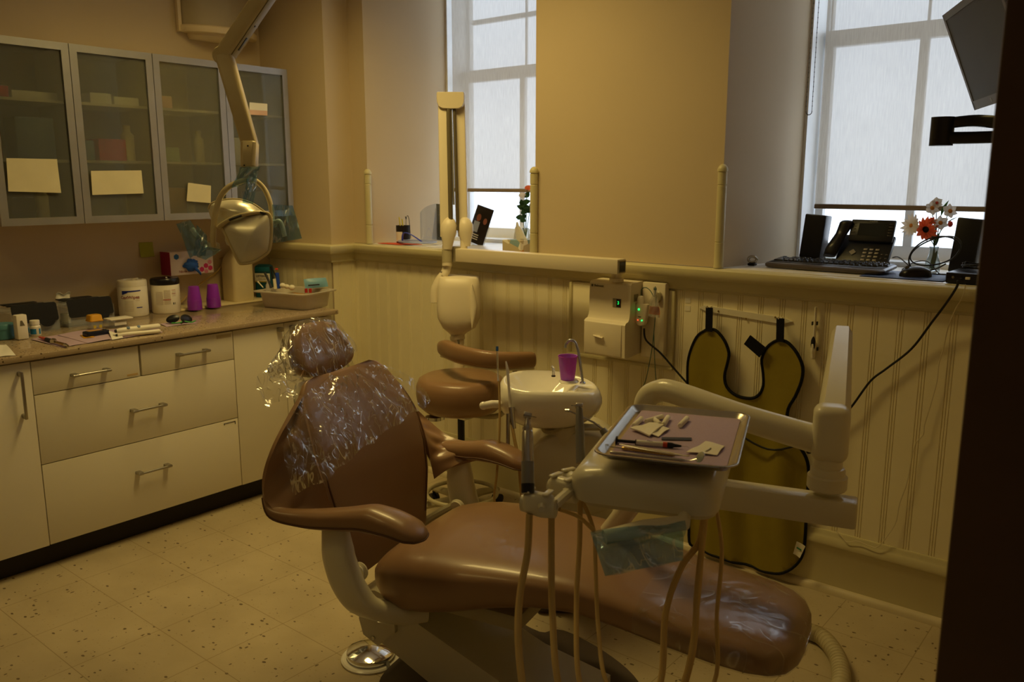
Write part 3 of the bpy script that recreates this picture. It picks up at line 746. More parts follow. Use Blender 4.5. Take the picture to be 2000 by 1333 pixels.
# chair ends: foot film
def foot_film():
    R = []
    for i in range(26):
        s = i/25; u = .80+(1.2-.80)*(1-math.cos(PI/2*s+0))if False else .80+.396*math.sin(PI/2*s)
        hw = interp(us, [p[3] for p in prof], u)+.004; ht = interp(us, [p[2] for p in prof], u)+.004; z = interp(us, [p[1] for p in prof], u)
        R.append([Vector((u, hw*spow(math.cos(2*PI*k/44), .5), z+ht*spow(math.sin(2*PI*k/44), .62)+.0006*math.sin(k*2.3+i))) for k in range(44)])
    m = MB(); m.loft(R, cap=False); o = m.build('foot_cover', 'foot_film', None, smooth=80); return o
ff = foot_film(); ff.matrix_world = Matrix.Translation(CO) @ Matrix.Rotation(TH, 4, 'Z') @ Matrix.Translation(ff.location)
tag(ff, 'clear plastic sleeve stretched over the foot end of the tan dental chair', 'plastic cover')
# clear bag over headrest and upper back
def bag():
    m = MB()
    # sleeve round the headrest, open towards the neck
    R = []; n = 48
    for i in range(17):
        t = i/16; zz = .100-.215*t
        e = math.sqrt(max(0, 1-(abs(min(.088, max(-.088, zz*.9)))/.0905)**3.0)) if t < .75 else .55-.5*(t-.75)
        hw = (.138-.030*(zz/.088))*max(.16, e)**.8; ht = .052*max(.2, e)**.6
        ring = []
        for k in range(n):
            a = 2*PI*k/n; c, s_ = math.cos(a), math.sin(a)
            v = hw*spow(c, .75)+(.003*math.sin(a*9+t*7)+.003*math.sin(a*15-t*9))*(1+2*t); q = ht*spow(s_, .8)+.014*c*c+(.002*math.sin(a*11+t*6)+.002*math.sin(a*19+t*3))*(1+2*t)
            if c < 0: v -= (.10*math.exp(-((t-.62)/.25)**2))*abs(c)**4
            ring.append(hc+hz*zz+Vector((0, v, 0))+hn*q)
        R.append(ring)
    m.loft(R, cap=False)
    # sheet draped over the upper back, hanging free at the left
    Lc = smooth_path([(-.11, 1.005, 0), (-.21, .975, 0), (-.31, .93, 0), (-.375, .87, 0), (-.415, .80, 0), (-.42, .735, 0)], 6)
    Rc = smooth_path([(.05, .99, 0), (.13, .985, 0), (.205, .955, 0), (.262, .915, 0), (.295, .872, 0), (.298, .83, 0)], 6)
    def fn(s, t):
        a = s*(len(Lc)-1.001); i = int(a); l = Lc[i].lerp(Lc[i+1], a-i); r = Rc[i].lerp(Rc[i+1], a-i)
        v = l.x+(r.x-l.x)*t; z = l.y+(r.y-l.y)*t-.020*math.sin(PI*t)*(1-s)
        w = interp(zs, [p[2] for p in bp], min(z, .975)); uf = interp(zs, [p[1] for p in bp], min(z, .98))
        x = abs(v)/max(w, .05); u = uf+.034+.02*min(x, 1.0)**3+.006*min(1, s*2)
        if x > 1: u += -.05*min(x-1, 1.2)
        rad = math.atan2(v+.0, 1.02-z)
        wr = .006*math.sin(rad*17)+.004*math.sin(rad*31+1)+.003*math.sin(z*60+v*20)
        return Vector((u+wr*(.3+.7*min(1, abs(1-s)*2.5))+.003*math.sin(v*70+z*30), v, z+.006*math.sin(v*45)*s))
    m.grid(fn, 46, 64)
    # free fold at the left of the neck
    A_ = [Vector((-.36, -.12, 1.06)), Vector((-.36, -.27, 1.02)), Vector((-.30, -.31, .93)), Vector((-.24, -.22, .955))]
    m.grid(lambda u, v: A_[0].lerp(A_[1], u).lerp(A_[3].lerp(A_[2], u), v)+Vector((.012*math.sin(u*9+v*5), 0, .004*math.sin(v*14))), 18, 18)
    return m.build('headrest_bag', 'clear_film', None, smooth=80)
bg = bag(); bg.matrix_world = Matrix.Translation(CO) @ Matrix.Rotation(TH, 4, 'Z') @ Matrix.Translation(bg.location)
tag(bg, 'crinkled clear plastic bag over the headrest and upper back of the dental chair', 'plastic bag')

# foot control disc
P0 = cloc(-.185, .0, 0)
t = thing('foot_control', 'chrome disc foot pedal on a clear ring, on the floor under the chair back', 'foot pedal', P0)
MB().lathe([(.001, 0), (.098, 0), (.10, .006), (.095, .010), (.001, .010)], n=40).build('base_ring', 'white_plastic', t)
MB().lathe([(.080, .012), (.082, .02), (.080, .030), (.060, .038), (.03, .044), (.012, .047), (.001, .048)], n=40).build('pedal_disc', 'chrome', t)
m = MB(); m.tube(smooth_path([(.08, .0, .018), (.12, -.03, .012), (.16, -.1, .01), (.13, -.2, .01), (.2, -.3, .01)], 5), .006, 8); m.build('pedal_cable', 'grey_plastic', t)

# ================================================================ DELIVERY UNIT with tray
film('tray_film', 'd8d8e0', tint=.9, gloss=.05)
TA = D(1140, 892, 1.655); TB = at(1420, 912, 'z', TA.z); TDc = at(1235, 799, 'z', TA.z)
e1 = (TB-TA); e1.z = 0; Lw = e1.length; e1.normalize(); e2 = Vector((-e1.y, e1.x, 0))
TC = at(1485, 803, 'z', TA.z)
Ld = ((TDc-TA).dot(e2)+(TC-TB).dot(e2))/2; skew = ((TDc-TA).dot(e1)+(TC-TB).dot(e1))/2
e2 = (e2*Ld+e1*skew*.6).normalized(); e1 = Vector((e2.y, -e2.x, 0))
TO = (TA+TB+TC+TDc)/4; TW = Lw; TD = Ld
print('tray', [round(x, 3) for x in TO], round(TW, 3), round(TD, 3), 'rot', round(math.degrees(math.atan2(e1.y, e1.x)), 1))
TR = math.atan2(e1.y, e1.x)
DZ = TO.z-.03
def dl(x, y, z=0): return Vector((TO.x, TO.y, 0))+e1*x+e2*y+Vector((0, 0, TO.z+z))
def dloc(P):
    q = Vector(P)-Vector((TO.x, TO.y, TO.z)); return Vector((q.dot(e1), q.dot(e2), q.z))
unit = thing('delivery_unit', 'cream dental delivery unit on a jointed arm beneath the steel tray', 'dental unit', (TO.x, TO.y, TO.z-.03-.093), TR)
def U_(p): # world -> unit local
    q = Vector(p)-unit.location; return Vector((q.dot(e1), q.dot(e2), q.z))
m = MB(); R = []
hz0 = .0
for z, sx, sy, ox in ((0, .90, .90, -.028), (.004, .96, .94, -.03), (.016, 1.0, .97, -.033), (.018, 1.03, 1.0, -.034), (.05, 1.06, 1.02, -.036), (.072, 1.05, 1.02, -.036), (.086, 1.0, 1.0, -.034), (.096, .93, .96, -.03), (.102, .84, .9, -.02), (.104, .74, .82, -.01)):
    o = rrect(TW*1.04*sx, TD*1.0*sy, .045*min(sx, 1), 6); R.append([Vector((x+ox-.006, y+.012, z*.84)) for x, y in o])
m.loft(R); body = m.build('unit_head', 'unit_cream', unit, smooth=50)
m = MB(); m.box((0, .0, .0955), (TW*.5, TD*.5, .016), .003); m.build('tray_support', 'grey_plastic', unit)
# holder bar with three holders on the left
Hs = [(1052, 985, 1.66), (1100, 955, 1.76), (1120, 945, 1.84)]
def holder(px, py, d, k):
    c = U_(D(px, py, d)); m = MB()
    ex = Vector((1, 0, 0))
    R = []
    for i in range(9):
        t = i/8; x = -.036+.072*t; w = interp([0, .3, .6, 1], [.016, .019, .022, .018], t)
        R.append([Vector((x*1.02, .75*w*math.cos(2*PI*j/16), w*1.05*math.sin(2*PI*j/16)-.004)) for j in range(16)])
    m.T = Matrix.Translation(c) @ Matrix.Rotation(-.12-.3*k, 4, 'Z')
    m.loft(R)
    m.box((0, 0, .002), (.066, .034, .046), .014)
    for s in (-1, 1): m.box((s*.020, 0, .026), (.014, .034, .006), .003)
    h = m.build('handpiece_holder', 'unit_cream', unit, smooth=60)
    m = MB(); m.T = Matrix.Translation(c); m.tube([(.012, -.02, .004), (.018, -.04, .006)], [.008, .006], 10); m.build('holder_knob', 'unit_cream', h)
    return c
H3 = [holder(*h, k) for k, h in enumerate(Hs)]
m = MB(); m.tube(smooth_path([H3[0]+Vector((.03, .0, 0)), H3[1]+Vector((.02, 0, 0)), H3[2]+Vector((.02, .0, -.01)), Vector((-TW*.42, -.03, .05))], 5), .011, 10); m.build('holder_bar', 'unit_cream', unit)
# tubings: hang from the holders / the head and loop low
def hose(name, pts, r, mm='hose_cream'):
    m = MB(); m.tube(smooth_path([U_(D(*p)) for p in pts], 8), r, 10); return m.build(name, mm, unit)
mat('hose_cream', 'c9ab6c', .45); mat('hose_grey', 'b5ab8e', .4)
hose('tubing', [(1034, 1005, 1.66), (1030, 1080, 1.66), (1016, 1160, 1.65), (1012, 1240, 1.62), (1020, 1333, 1.58), (1040, 1420, 1.55), (1120, 1480, 1.6), (1240, 1420, 1.72), (1290, 1333, 1.76), (1300, 1200, 1.80), (1330, 1110, 1.82), (1365, 1060, 1.84), (1375, 1005, 1.85)], .0072)
hose('tubing', [(1077, 1010, 1.68), (1077, 1100, 1.68), (1079, 1200, 1.66), (1090, 1333, 1.6), (1130, 1440, 1.58), (1230, 1470, 1.65), (1310, 1400, 1.76), (1352, 1280, 1.78), (1362, 1150, 1.8), (1372, 1060, 1.83), (1378, 1005, 1.84)], .0068)
hose('tubing', [(1133, 975, 1.80), (1132, 1060, 1.80), (1126, 1180, 1.78), (1132, 1333, 1.70), (1180, 1430, 1.66), (1270, 1440, 1.7), (1335, 1333, 1.78), (1360, 1200, 1.8), (1370, 1080, 1.82), (1374, 1000, 1.85)], .0056)
hose('tubing', [(1110, 945, 1.82), (1140, 985, 1.80), (1160, 1040, 1.80), (1163, 1100, 1.80), (1168, 1220, 1.76), (1184, 1333, 1.68), (1240, 1400, 1.66), (1310, 1420, 1.7), (1395, 1333, 1.8), (1400, 1200, 1.83), (1410, 1080, 1.86), (1400, 1000, 1.88)], .0046)
hose('tubing', [(1092, 995, 1.66), (1130, 1010, 1.70), (1158, 1035, 1.74)], .0042)
# handpieces standing in the holders
mat('hp_grey', '8f8c86', .35, metal=.4); mat('hp_steel', 'bcb6ab', .25, metal=.9)
def handpiece(a, b, prof, mats, label, head_dir=1, bur=True):
    """a bottom, b top in world; prof list of (t, r, material index)"""
    A, B = Vector(a), Vector(b); ax = (B-A).normalized(); L = (B-A).length
    t = thing('dental_handpiece', label, 'handpiece', A); 
    T = frame((0, 0, 0), RT, ez=ax)
    sect = {}
    groups = []; last = None
    for i in range(len(prof)-1):
        mi = prof[i][2]
        if mi != last: groups.append((mi, [prof[i]])); last = mi
        groups[-1][1].append(prof[i+1])
    nm = {0: 'grip', 1: 'neck', 2: 'coupler'}
    for gi, (mi, ps) in enumerate(groups):
        m = MB(); m.T = T; m.lathe([(.0005, ps[0][0]*L)]+[(r, tt*L) for tt, r, _ in ps]+[(.0005, ps[-1][0]*L)], n=24); m.build(nm[mi], mats[mi], t)
    m = MB(); m.T = T @ Matrix.Translation((0, 0, L)) @ Matrix.Rotation(head_dir*1.35, 4, 'Y')
    m.lathe([(.0005, -.009), (.0065, -.008), (.0075, -.003), (.0075, .006), (.006, .008), (.0005, .0085)], n=20); 
    if bur: m.lathe([(.0012, -.008), (.0010, -.018), (.0004, -.019)], n=8)
    m.build('head', mats[1], t)
    return t
handpiece(D(1031, 964, 1.66), D(1024, 812, 1.70), [(0, .0130, 2), (.12, .0135, 2), (.12, .013, 0), (.32, .013, 0), (.325, .0128, 0), (.40, .0128, 1), (.45, .0120, 1), (.78, .0112, 1), (.80, .0095, 1), (.83, .0105, 1), (.9, .006, 1), (1.0, .0045, 1)], ['hp_grey', 'hp_steel', 'black_plastic'], 'large grey and steel slow-speed handpiece standing in the front holder left of the tray', -1.0)
handpiece(D(1134, 905, 1.90), D(1152, 795, 1.94), [(0, .0105, 0), (.5, .0105, 0), (.8, .009, 0), (.95, .0075, 0), (1.0, .006, 0)], ['hp_grey', 'hp_steel', 'black_plastic'], 'slim grey high-speed handpiece standing right behind the front one, left of the tray', 1.2)
# air water syringe lying in the third holder
A = D(1190, 850, 1.98); B_ = D(1160, 826, 2.0); Cc = D(1112, 803, 2.02); C2 = D(1106, 803, 2.02)
t = thing('air_water_syringe', 'steel air and water syringe with a bent nozzle, left of the tray behind the handpieces', 'syringe', A)
m = MB(); m.tube([Vector((0, 0, -.05)), Vector((0, 0, -.01)), (B_-A)*.45], [.013, .0125, .008], 14); m.build('grip', 'hp_grey', t)
m = MB(); m.tube([(B_-A)*.3, B_-A, Cc-A], [.004, .0026, .0022], 8); m.tube([Cc-A, C2-A+Vector((-.004, 0, 0))], [.0045, .0035], 8); m.build('nozzle', 'steel', t)
m = MB(); m.box(Vector((.015, 0, .004)), (.03, .008, .006), .002, rotm(.6, .5)); m.build('trigger', 'steel', t)
# arm: block, elbow, tube, pole
EL = D(1622, 850, 2.08); BR = D(1664, 1002, 2.08)
BLw = U_(at(1400, 964, 'z', BR.z)); BRl = U_(BR)
def beamP(mb, a, b, w, h, bev=.006, up=(0, 0, 1)):
    a = Vector(a); b = Vector(b); L = (b-a).length; T = frame((a+b)/2, b-a, ez=up); o = mb.T; mb.T = T if o is None else o @ T; mb.box((0, 0, 0), (L, w, h), bev); mb.T = o
m = MB(); BLw.z = BRl.z; beamP(m, BLw, BRl+(BRl-BLw).normalized()*.012, .062, .070, .008); arm = m.build('swing_arm', 'unit_cream', unit)
el = U_(EL); 
m = MB(); m.lathe([(.045, 0), (.048, .004), (.048, .034), (.042, .038), (.042, .05), (.039, .056), (.034, .058), (.034, .10)], (el.x, el.y, BRl.z+.05), 28); m.build('pivot_collar', 'unit_cream', unit)
m = MB(); m.box((el.x, el.y, el.z+.006), (.086, .082, .142), .024, None, 4); m.build('elbow', 'unit_cream', unit)
# pole
pa = U_(D(1628, 822, 2.12)); pb = U_(D(1645, 652, 2.55))
m = MB(); R = []
for t in (0, .03, .97, 1):
    c = pa.lerp(pb, t); w = .040+(.029-.040)*t; w *= (.9 if t in (0, 1) else 1)
    d = (pb-pa).normalized(); ex = d.cross(Vector((0, 0, 1))).normalized(); ey = ex.cross(d)
    R.append([c+ex*a+ey*b for a, b in [(w*.62, w), (w, w*.4), (w, -w*.7), (w*.6, -w), (-w*.6, -w), (-w, -w*.7), (-w, w*.4), (-w*.62, w)]])
m.loft(R); m.build('flex_arm', 'unit_cream', unit, smooth=50)
# tube down to the chair
tp = [(1600, 860, 2.10), (1540, 840, 2.12), (1450, 815, 2.16), (1380, 790, 2.2), (1320, 768, 2.26), (1285, 765, 2.3), (1262, 782, 2.32), (1256, 830, 2.33), (1256, 900, 2.3), (1270, 1000, 2.28), (1300, 1100, 2.25), (1330, 1180, 2.2)]
m = MB(); m.tube(smooth_path([U_(D(*p)) for p in tp[:1]+[(1560, 846, 2.12)]+tp[3:9]], 8), [.028]+[.0275]*2+[.0265]*60, 18) if False else None
pth = smooth_path([U_(D(*p)) for p in [tp[0], tp[2], tp[4], tp[5], tp[6], tp[7], tp[8]]], 10)
m.tube(pth, [interp([0, .3, 1], [.037, .032, .029], i/(len(pth)-1)) for i in range(len(pth))], 20); m.build('post_arm', 'unit_cream', unit, smooth=60)
pth = smooth_path([U_(D(1256, 890, 2.3)), U_(D(1250, 960, 2.28)), U_(cloc(.45, .26, .36)), U_(cloc(.36, .12, .35))], 8)
m = MB(); m.tube(pth, .03, 18); m.build('post_arm', 'unit_cream', unit, smooth=60)
# handle sleeve (blue film) under the unit
m = MB(); hA = U_(D(1180, 1050, 1.58)); hB = U_(D(1335, 1022, 1.62)); m.tube([hA, hA.lerp(hB, .5)+Vector((0, 0, .004)), hB, U_(D(1340, 985, 1.70))], [.014, .016, .015, .012], 12); m.build('grab_handle', 'unit_cream', unit)
def sleeve():
    tl = D(1153, 1040, 1.56); tr = D(1336, 1012, 1.62); br = D(1334, 1095, 1.58); bl = D(1182, 1126, 1.52)
    m = MB()
    for side in (-1, 1):
        def fn(a, b):
            p = tl.lerp(tr, a).lerp(bl.lerp(br, a), b)
            off = .018*math.sin(PI*min(1, b*2.2))*(1 if b < .45 else .3)+.003*math.sin(a*14+b*5)+.003
            return p-FW*side*off
        m.grid(fn, 30, 16)
    return m.build('handle_sleeve', 'blue_film', None, smooth=80)
tag(sleeve(), 'translucent blue plastic sleeve over the handle hanging under the tray unit', 'plastic sleeve')

# ---- tray and what is on it
mat('tray_steel', 'b9b2a4', .24, metal=1, var=(8, .04)); mat('lilac_paper', 'b8a0b4', .85, var=(400, .06)); mat('cotton', 'f2ead2', .95, bump=(160, .4, .002))
tray = thing('instrument_tray', 'shallow stainless steel tray with rounded corners on the delivery unit', 'tray', (TO.x, TO.y, TO.z-.012), TR)
m = MB(); R = []
for (dx, z) in ((-.020, .0022), (-.014, .003), (-.004, .012), (.0, .0135), (.004, .0128), (.0045, .0105), (.002, .010), (-.003, .009), (-.012, .0012), (-.018, 0), (-.022, 0)):
    R.append([Vector((x, y, z*1.2)) for x, y in rrect(TW+2*dx, TD+2*dx, .034+dx, 8)])
inner = [Vector((p.x*.98, p.y*.98, .0022*1.2)) for p in R[0]]
m.loft([inner]+R+[[Vector((p.x, p.y, 0)) for p in R[-1]]]); m.build('tray_pan', 'tray_steel', tray, smooth=50)
ZTR = TO.z-.012+.0028
m = MB(); T_ = frame((TO.x, TO.y, 0), e1, ez=(0, 0, 1))
m.T = T_; m.box2((-TW/2+.026, -TD/2+.024, ZTR), (TW/2-.018, TD/2-.006, ZTR+.0012)); tag(m.build('tray_liner', 'lilac_paper'), 'flat lilac paper liner in the steel instrument tray', 'paper liner')
ZL = ZTR+.0013
def T(px, py, z=ZL): return at(px, py, 'z', z)
def cotton_roll(a, b, label):
    r = .0058; A = T(*a, ZL+r); B = T(*b, ZL+r); d = (B-A).normalized(); A = A+d*.0; m = MB(); R_ = smooth_path([A, (A+B)/2+Vector((0, 0, .0)), B], 4)
    m.tube([A, A+d*.001]+[A.lerp(B, .5)]+[B-d*.001, B], [r*.86, r, r*1.03, r, r*.86], 16)
    return tag(m.build('cotton_roll', 'cotton', None, smooth=50), label, 'cotton roll', 'white cotton rolls on the tray liner')
cotton_roll((1238, 832), (1253, 818), 'leftmost cotton roll on the tray')
cotton_roll((1262, 824), (1294, 814), 'long cotton roll second from the left, lying across the row on the tray')
cotton_roll((1278, 820), (1289, 829), 'short cotton roll between the two middle rolls, touching both')
cotton_roll((1296, 830), (1305, 815), 'cotton roll standing aslant right of the touching group')
cotton_roll((1328, 832), (1342, 817), 'rightmost cotton roll, lying alone on the tray')
def pad(name, cor, th, label, cat='gauze pad', mm='cotton', tilt=0, group=None):
    P = [T(x, y, ZL) for x, y in cor]; m = MB()
    def fn(a, b):
        p = P[0].lerp(P[1], a).lerp(P[3].lerp(P[2], a), b); return p+Vector((0, 0, th+.0012*math.sin(a*7+b*4)+tilt*b*a+.0012))
    m.grid(fn, 12, 10, th); return tag(m.build(name, mm, None, smooth=60), label, cat, group)
pad('gauze_pad', [(1231, 842), (1268, 832), (1298, 834), (1268, 856)], .003, 'folded white gauze pad below the cotton rolls, upper of two', tilt=.001, group='gauze pads on the tray')
pad('gauze_pad', [(1262, 850), (1284, 834), (1308, 840), (1286, 856)], .0016, 'gauze pad sticking out under the folded one, below the cotton rolls', group='gauze pads on the tray')
pad('gauze_pad', [(1340, 887), (1378, 866), (1415, 874), (1400, 892)], .0014, 'single gauze square near the right edge with a small bur on it', group='gauze pads on the tray')
mat('brass', 'b09a5e', .25, metal=1); mat('orange_band', 'c7452a', .5); mat('label_white', 'e6e1d4', .5); mat('dark_blue_strip', '2a2c3c', .6)
m = MB(); a = T(1378, 882, ZL+.0045); bq = T(1388, 876, ZL+.0045); m.tube([a, a.lerp(bq, .6), bq], [.0012, .0012, .0018], 8); tag(m.build('dental_bur', 'brass'), 'tiny metal bur lying on the single gauze square', 'dental bur')
P = [T(1292, 856), T(1351, 857), T(1350, 862), T(1292, 861)]; m = MB(); m.grid(lambda u, v: P[0].lerp(P[1], u).lerp(P[3].lerp(P[2], u), v)+Vector((0, 0, .0014)), 6, 2, .0008); tag(m.build('articulating_strip', 'dark_blue_strip'), 'thin dark blue strip of marking paper lying flat behind the dark syringe', 'marking paper')
# dark syringe
A = T(1203, 861, ZL+.006); B_ = T(1331, 872, ZL+.006); d = B_-A; L = d.length
t = thing('composite_syringe', 'small black and white syringe with an orange band on the tray', 'syringe', A); Tt = frame((0, 0, 0), d, ez=(0, 0, 1)); Rr = rotm(0, PI/2)
def lx(prof): return prof
def ax_l(name, mm, prof, n=18):
    m = MB(); m.T = Tt; m.lathe([(.0004, prof[0][1]*L)]+[(r, x*L) for r, x in prof]+[(.0004, prof[-1][1]*L)], n=n, R=Rr); return m.build(name, mm, t)
ax_l('plunger', 'black_plastic', [(.0095, 0), (.0095, .02), (.0035, .03), (.0035, .3), (.006, .3), (.006, .315)])
ax_l('barrel', 'label_white', [(.0052, .315), (.0054, .32), (.0054, .72), (.0052, .725)])
ax_l('band', 'orange_band', [(.0057, .725), (.0057, .79)])
ax_l('cap', 'black_plastic', [(.0058, .79), (.0058, .86), (.004, .89), (.0035, .93), (.002, 1.0)])
m = MB(); m.T = Tt; m.tube([(L, 0, 0), (L*1.08, 0, .0), (L*1.12, 0, -.002)], .0005, 6); m.build('needle_tip', 'steel', t)
m = MB(); m.T = Tt; text_mesh(m, 'Flow', Matrix.Translation((L*.52, 0, .0056)), .006, .0002); m.build('lettering', 'dark_blue_strip', t)
# instruments
def instrument(name, a, b, label, tips, gold=False, r=.0032):
    A = T(*a, ZL+r+.0005); B_ = T(*b, ZL+r+.0005); d = B_-A; L = d.length; t = thing(name, label, 'dental instrument', A)
    Tt = frame((0, 0, 0), d, ez=(0, 0, 1)); m = MB(); m.T = Tt
    pr = [(.0004, 0), (r*.8, 0), (r, .02*L)]; 
    for i in range(14): 
        x = (.08+.06*i)*L; pr += [(r, x), (r*.86, x+.004), (r, x+.008)] if x+.012 < L*.92 else []
    pr += [(r, .95*L), (r*.7, L), (.0004, L)]
    m.lathe(pr, n=16, R=Rr); m.build('handle', 'hp_brass' if gold else 'steel', t)
    return t, Tt, L
mat('hp_brass', 'c2a460', .22, metal=1)
t, Tt, L = instrument('mouth_mirror', (1192, 884), (1337, 900), 'mouth mirror nearest the front rim of the tray with a round glass head', 0)
m = MB(); m.T = Tt; m.tube([(L, 0, 0), (L*1.08, 0, .001), (L*1.16, 0, .006)], [.0016, .0012, .001], 8); m.build('shank', 'steel', t)
m = MB(); m.T = Tt @ Matrix.Translation((L*1.2, 0, .010)) @ Matrix.Rotation(-.9, 4, 'Y') @ Matrix.Rotation(.5, 4, 'X'); m.lathe([(.0005, -.001), (.0115, -.001), (.012, 0), (.0115, .001), (.0005, .001)], n=28); m.build('mirror_head', 'chrome', t)
t, Tt, L = instrument('explorer', (1215, 876), (1318, 890), 'brass-coloured explorer with a thin hooked tip pointing left', 0, True, .0036)
m = MB(); m.T = Tt; m.tube(smooth_path([(0, 0, 0), (-.012, 0, .0), (-.026, .001, .0), (-.036, .004, .002), (-.038, .009, .001), (-.032, .011, 0)], 4), [.0016]*8+[.0007]*13, 6); m.build('hooked_tip', 'steel', t)
m = MB(); m.T = Tt; m.tube([(L, 0, 0), (L+.015, 0, .002), (L+.03, -.002, .004)], [.0016, .001, .0006], 6); m.build('straight_tip', 'steel', t)
t = thing('cotton_pliers', 'thin steel tweezers lying across the brass explorer', 'tweezers', T(1210, 868, ZL+.009))
A = T(1210, 868, ZL+.009); B_ = T(1345, 892, ZL+.011)
for s in (-1, 1):
    dd = (B_-A); n_ = Vector((-dd.y, dd.x, 0)).normalized(); m = MB(); m.tube([Vector((0, 0, 0)), dd*.3+n_*.004*s, dd*.75+n_*.0045*s, dd+n_*.0005*s], [.0014, .0024, .002, .0007], 8, flat=.5); m.build('prong', 'steel', t)
# ================================================================ X-RAY UNIT on the window wall
mat('device_beige', 'e2d6bb', .38, var=(4, .02)); mat('device_shadow', '8d8468', .5)
mat('green_led', '1dff7a', .4, emit='20ff70', es=2.2); mat('red_led', 'ff5030', .4, emit='ff4a2a', es=2.0); mat('led_green_text', '1dff7a', .4, emit='20e060', es=1.0)
mat('print_grey', '6a6350', .6); mat('print_dark', '22241e', .6)
X = lambda px, py, y: at(px, py, 'y', y)
# backing board with moulded frame
m = MB(); m.box2((1.905, -.016, .795), (2.425, -.0062, 1.128), .002); bd = m.build('backing_board', 'cream_bead')
tag(bd, 'cream backing board with a raised frame on the wainscot behind the X-ray control box', 'board')
m = MB()
for a, b_ in (((1.895, -.024, .785), (2.437, -.006, .80)), ((1.895, -.024, .80), (1.91, -.006, 1.128)), ((2.422, -.024, .80), (2.437, -.006, 1.128))): m.box2(a, b_, .004)
fm = m.build('frame_moulding', 'cream_trim', bd); fm.matrix_parent_inverse = Matrix.Translation(-bd.location)
xo = Vector((2.185, -.0165, .835))
xr = thing('xray_unit', 'beige dental X-ray unit with wall control box, long arm and hanging tube head', 'X-ray unit', xo)
def lc(p): return Vector(p)-xo
m = MB()
# profile in (y, z), swept in x: upper body, ledge, lower cover
pr = [(-.0165, .85), (-.165, .84), (-.172, .845), (-.175, .985), (-.168, .993), (-.150, .998), (-.142, 1.010), (-.138, 1.03), (-.135, 1.150), (-.128, 1.158), (-.0165, 1.162)]
m.prism(pr, lambda y, z, t: (t-xo.x, y-xo.y, z-xo.z), 2.085, 2.292); box = m.build('control_box', 'device_beige', xr)
m = MB(); m.box2(lc((2.088, -.1765, .848)), lc((2.275, -.174, .983)), .001); m.build('lower_cover', 'device_beige', box)
m = MB(); c = lc((2.165, -.183, .925)); m.tube([c+Vector((-.024, 0, .003)), c+Vector((.024, 0, -.003))], .007, 8, flat=.6); m.box(c+Vector((0, .005, 0)), (.02, .008, .010), .002); m.build('latch', 'device_beige', box)
m = MB(); m.box2(lc((2.205, -.1385, 1.052)), lc((2.247, -.130, 1.090)), .001); m.build('display_recess', 'device_shadow', box)
m = MB(); m.box2(lc((2.224, -.1395, 1.054)), lc((2.245, -.137, 1.088)), .001); m.build('display', 'black_plastic', box)
Tf = lambda x, y, z: Matrix.Translation(lc((x, y, z))) @ Matrix.Rotation(PI/2, 4, 'X')
m = MB(); text_mesh(m, '3', Tf(2.234, -.1398, 1.072), .02, .0003, True); m.build('display_digit', 'led_green_text', box)
m = MB(); text_mesh(m, 'Belmont', Tf(2.133, -.1368, 1.138), .014, .0003, True); m.box(lc((2.099, -.1368, 1.138)), (.009, .001, .011)); m.build('maker_lettering', 'print_grey', box)
m = MB()
for r_ in range(3): m.box(lc((2.135, -.1375, 1.037-r_*.0042)), (.075, .0006, .0018))
m.build('warning_lines', 'print_grey', box)
m = MB(); m.box2(lc((2.2915, -.11, 1.08)), lc((2.2925, -.075, 1.11))); m.build('rating_label', 'device_shadow', box)
m = MB(); m.box2(lc((2.297, -.052, .835)), lc((2.408, -.0165, 1.160)), .006); m.build('side_plate', 'device_beige', xr)
# horizontal bar
zb = 1.232; yb = -.165
m = MB(); m.lathe([(.030, 1.163-.001), (.030, 1.176), (.022, 1.178), (.022, 1.206)], (2.22-xo.x, yb+.03-xo.y, -xo.z), 24); m.build('pivot', 'device_beige', xr)
m = MB(); m.box2(lc((1.345, yb-.032, 1.199)), lc((2.262, yb+.032, 1.262)), .004); bar = m.build('bar', 'device_beige', xr)
m = MB(); m.box2(lc((2.2625, yb-.026, 1.205)), lc((2.266, yb+.026, 1.256))); m.build('open_end', 'device_shadow', bar)
m = MB(); m.box2(lc((2.2655, yb-.020, 1.21)), lc((2.267, yb+.020, 1.251))); m.build('end_hollow', 'black_plastic', bar)
m = MB(); m.lathe([(.027, 1.196), (.027, 1.268), (.024, 1.27)], (1.325-xo.x, yb-xo.y, -xo.z), 24); m.build('bar_joint', 'unit_cream_dark', xr)
# folded scissor arm: two upright beams with dark inner rails
DX = 4.045
def xp(px, py, d=DX): return lc(D(px, py, d))
def column(pts, w, dpt, name='upright_beam'):
    m = MB(); R = []
    for p, ww in pts: R.append([p+RT*a*ww/w+Vector((FW.x, FW.y, 0)).normalized()*b for a, b in rrect(w, dpt, .006, 3)])
    m.loft(R); return m.build(name, 'device_beige', xr)
column([(xp(871, 462), .052), (xp(866, 192), .050)], .052, .05)
column([(xp(905, 462, DX+.02), .048), (xp(899, 192, DX+.02), .044)], .048, .05)
mat('rail_dark', '5a5038', .5); mat('rail_chrome', 'c9cfdc', .2, metal=.8)
m = MB(); m.tube([xp(881, 458, DX-.028), xp(876, 212, DX-.028)], .011, 8, flat=.8); m.build('rail', 'rail_dark', xr)
m = MB(); m.tube([xp(894, 450, DX-.018), xp(887, 212, DX-.018)], .008, 8); m.build('rail', 'rail_dark', xr)
m = MB(); m.tube([xp(886.5, 400, DX-.02), xp(881, 212, DX-.02)], .005, 8); m.build('gas_strut', 'rail_chrome', xr)
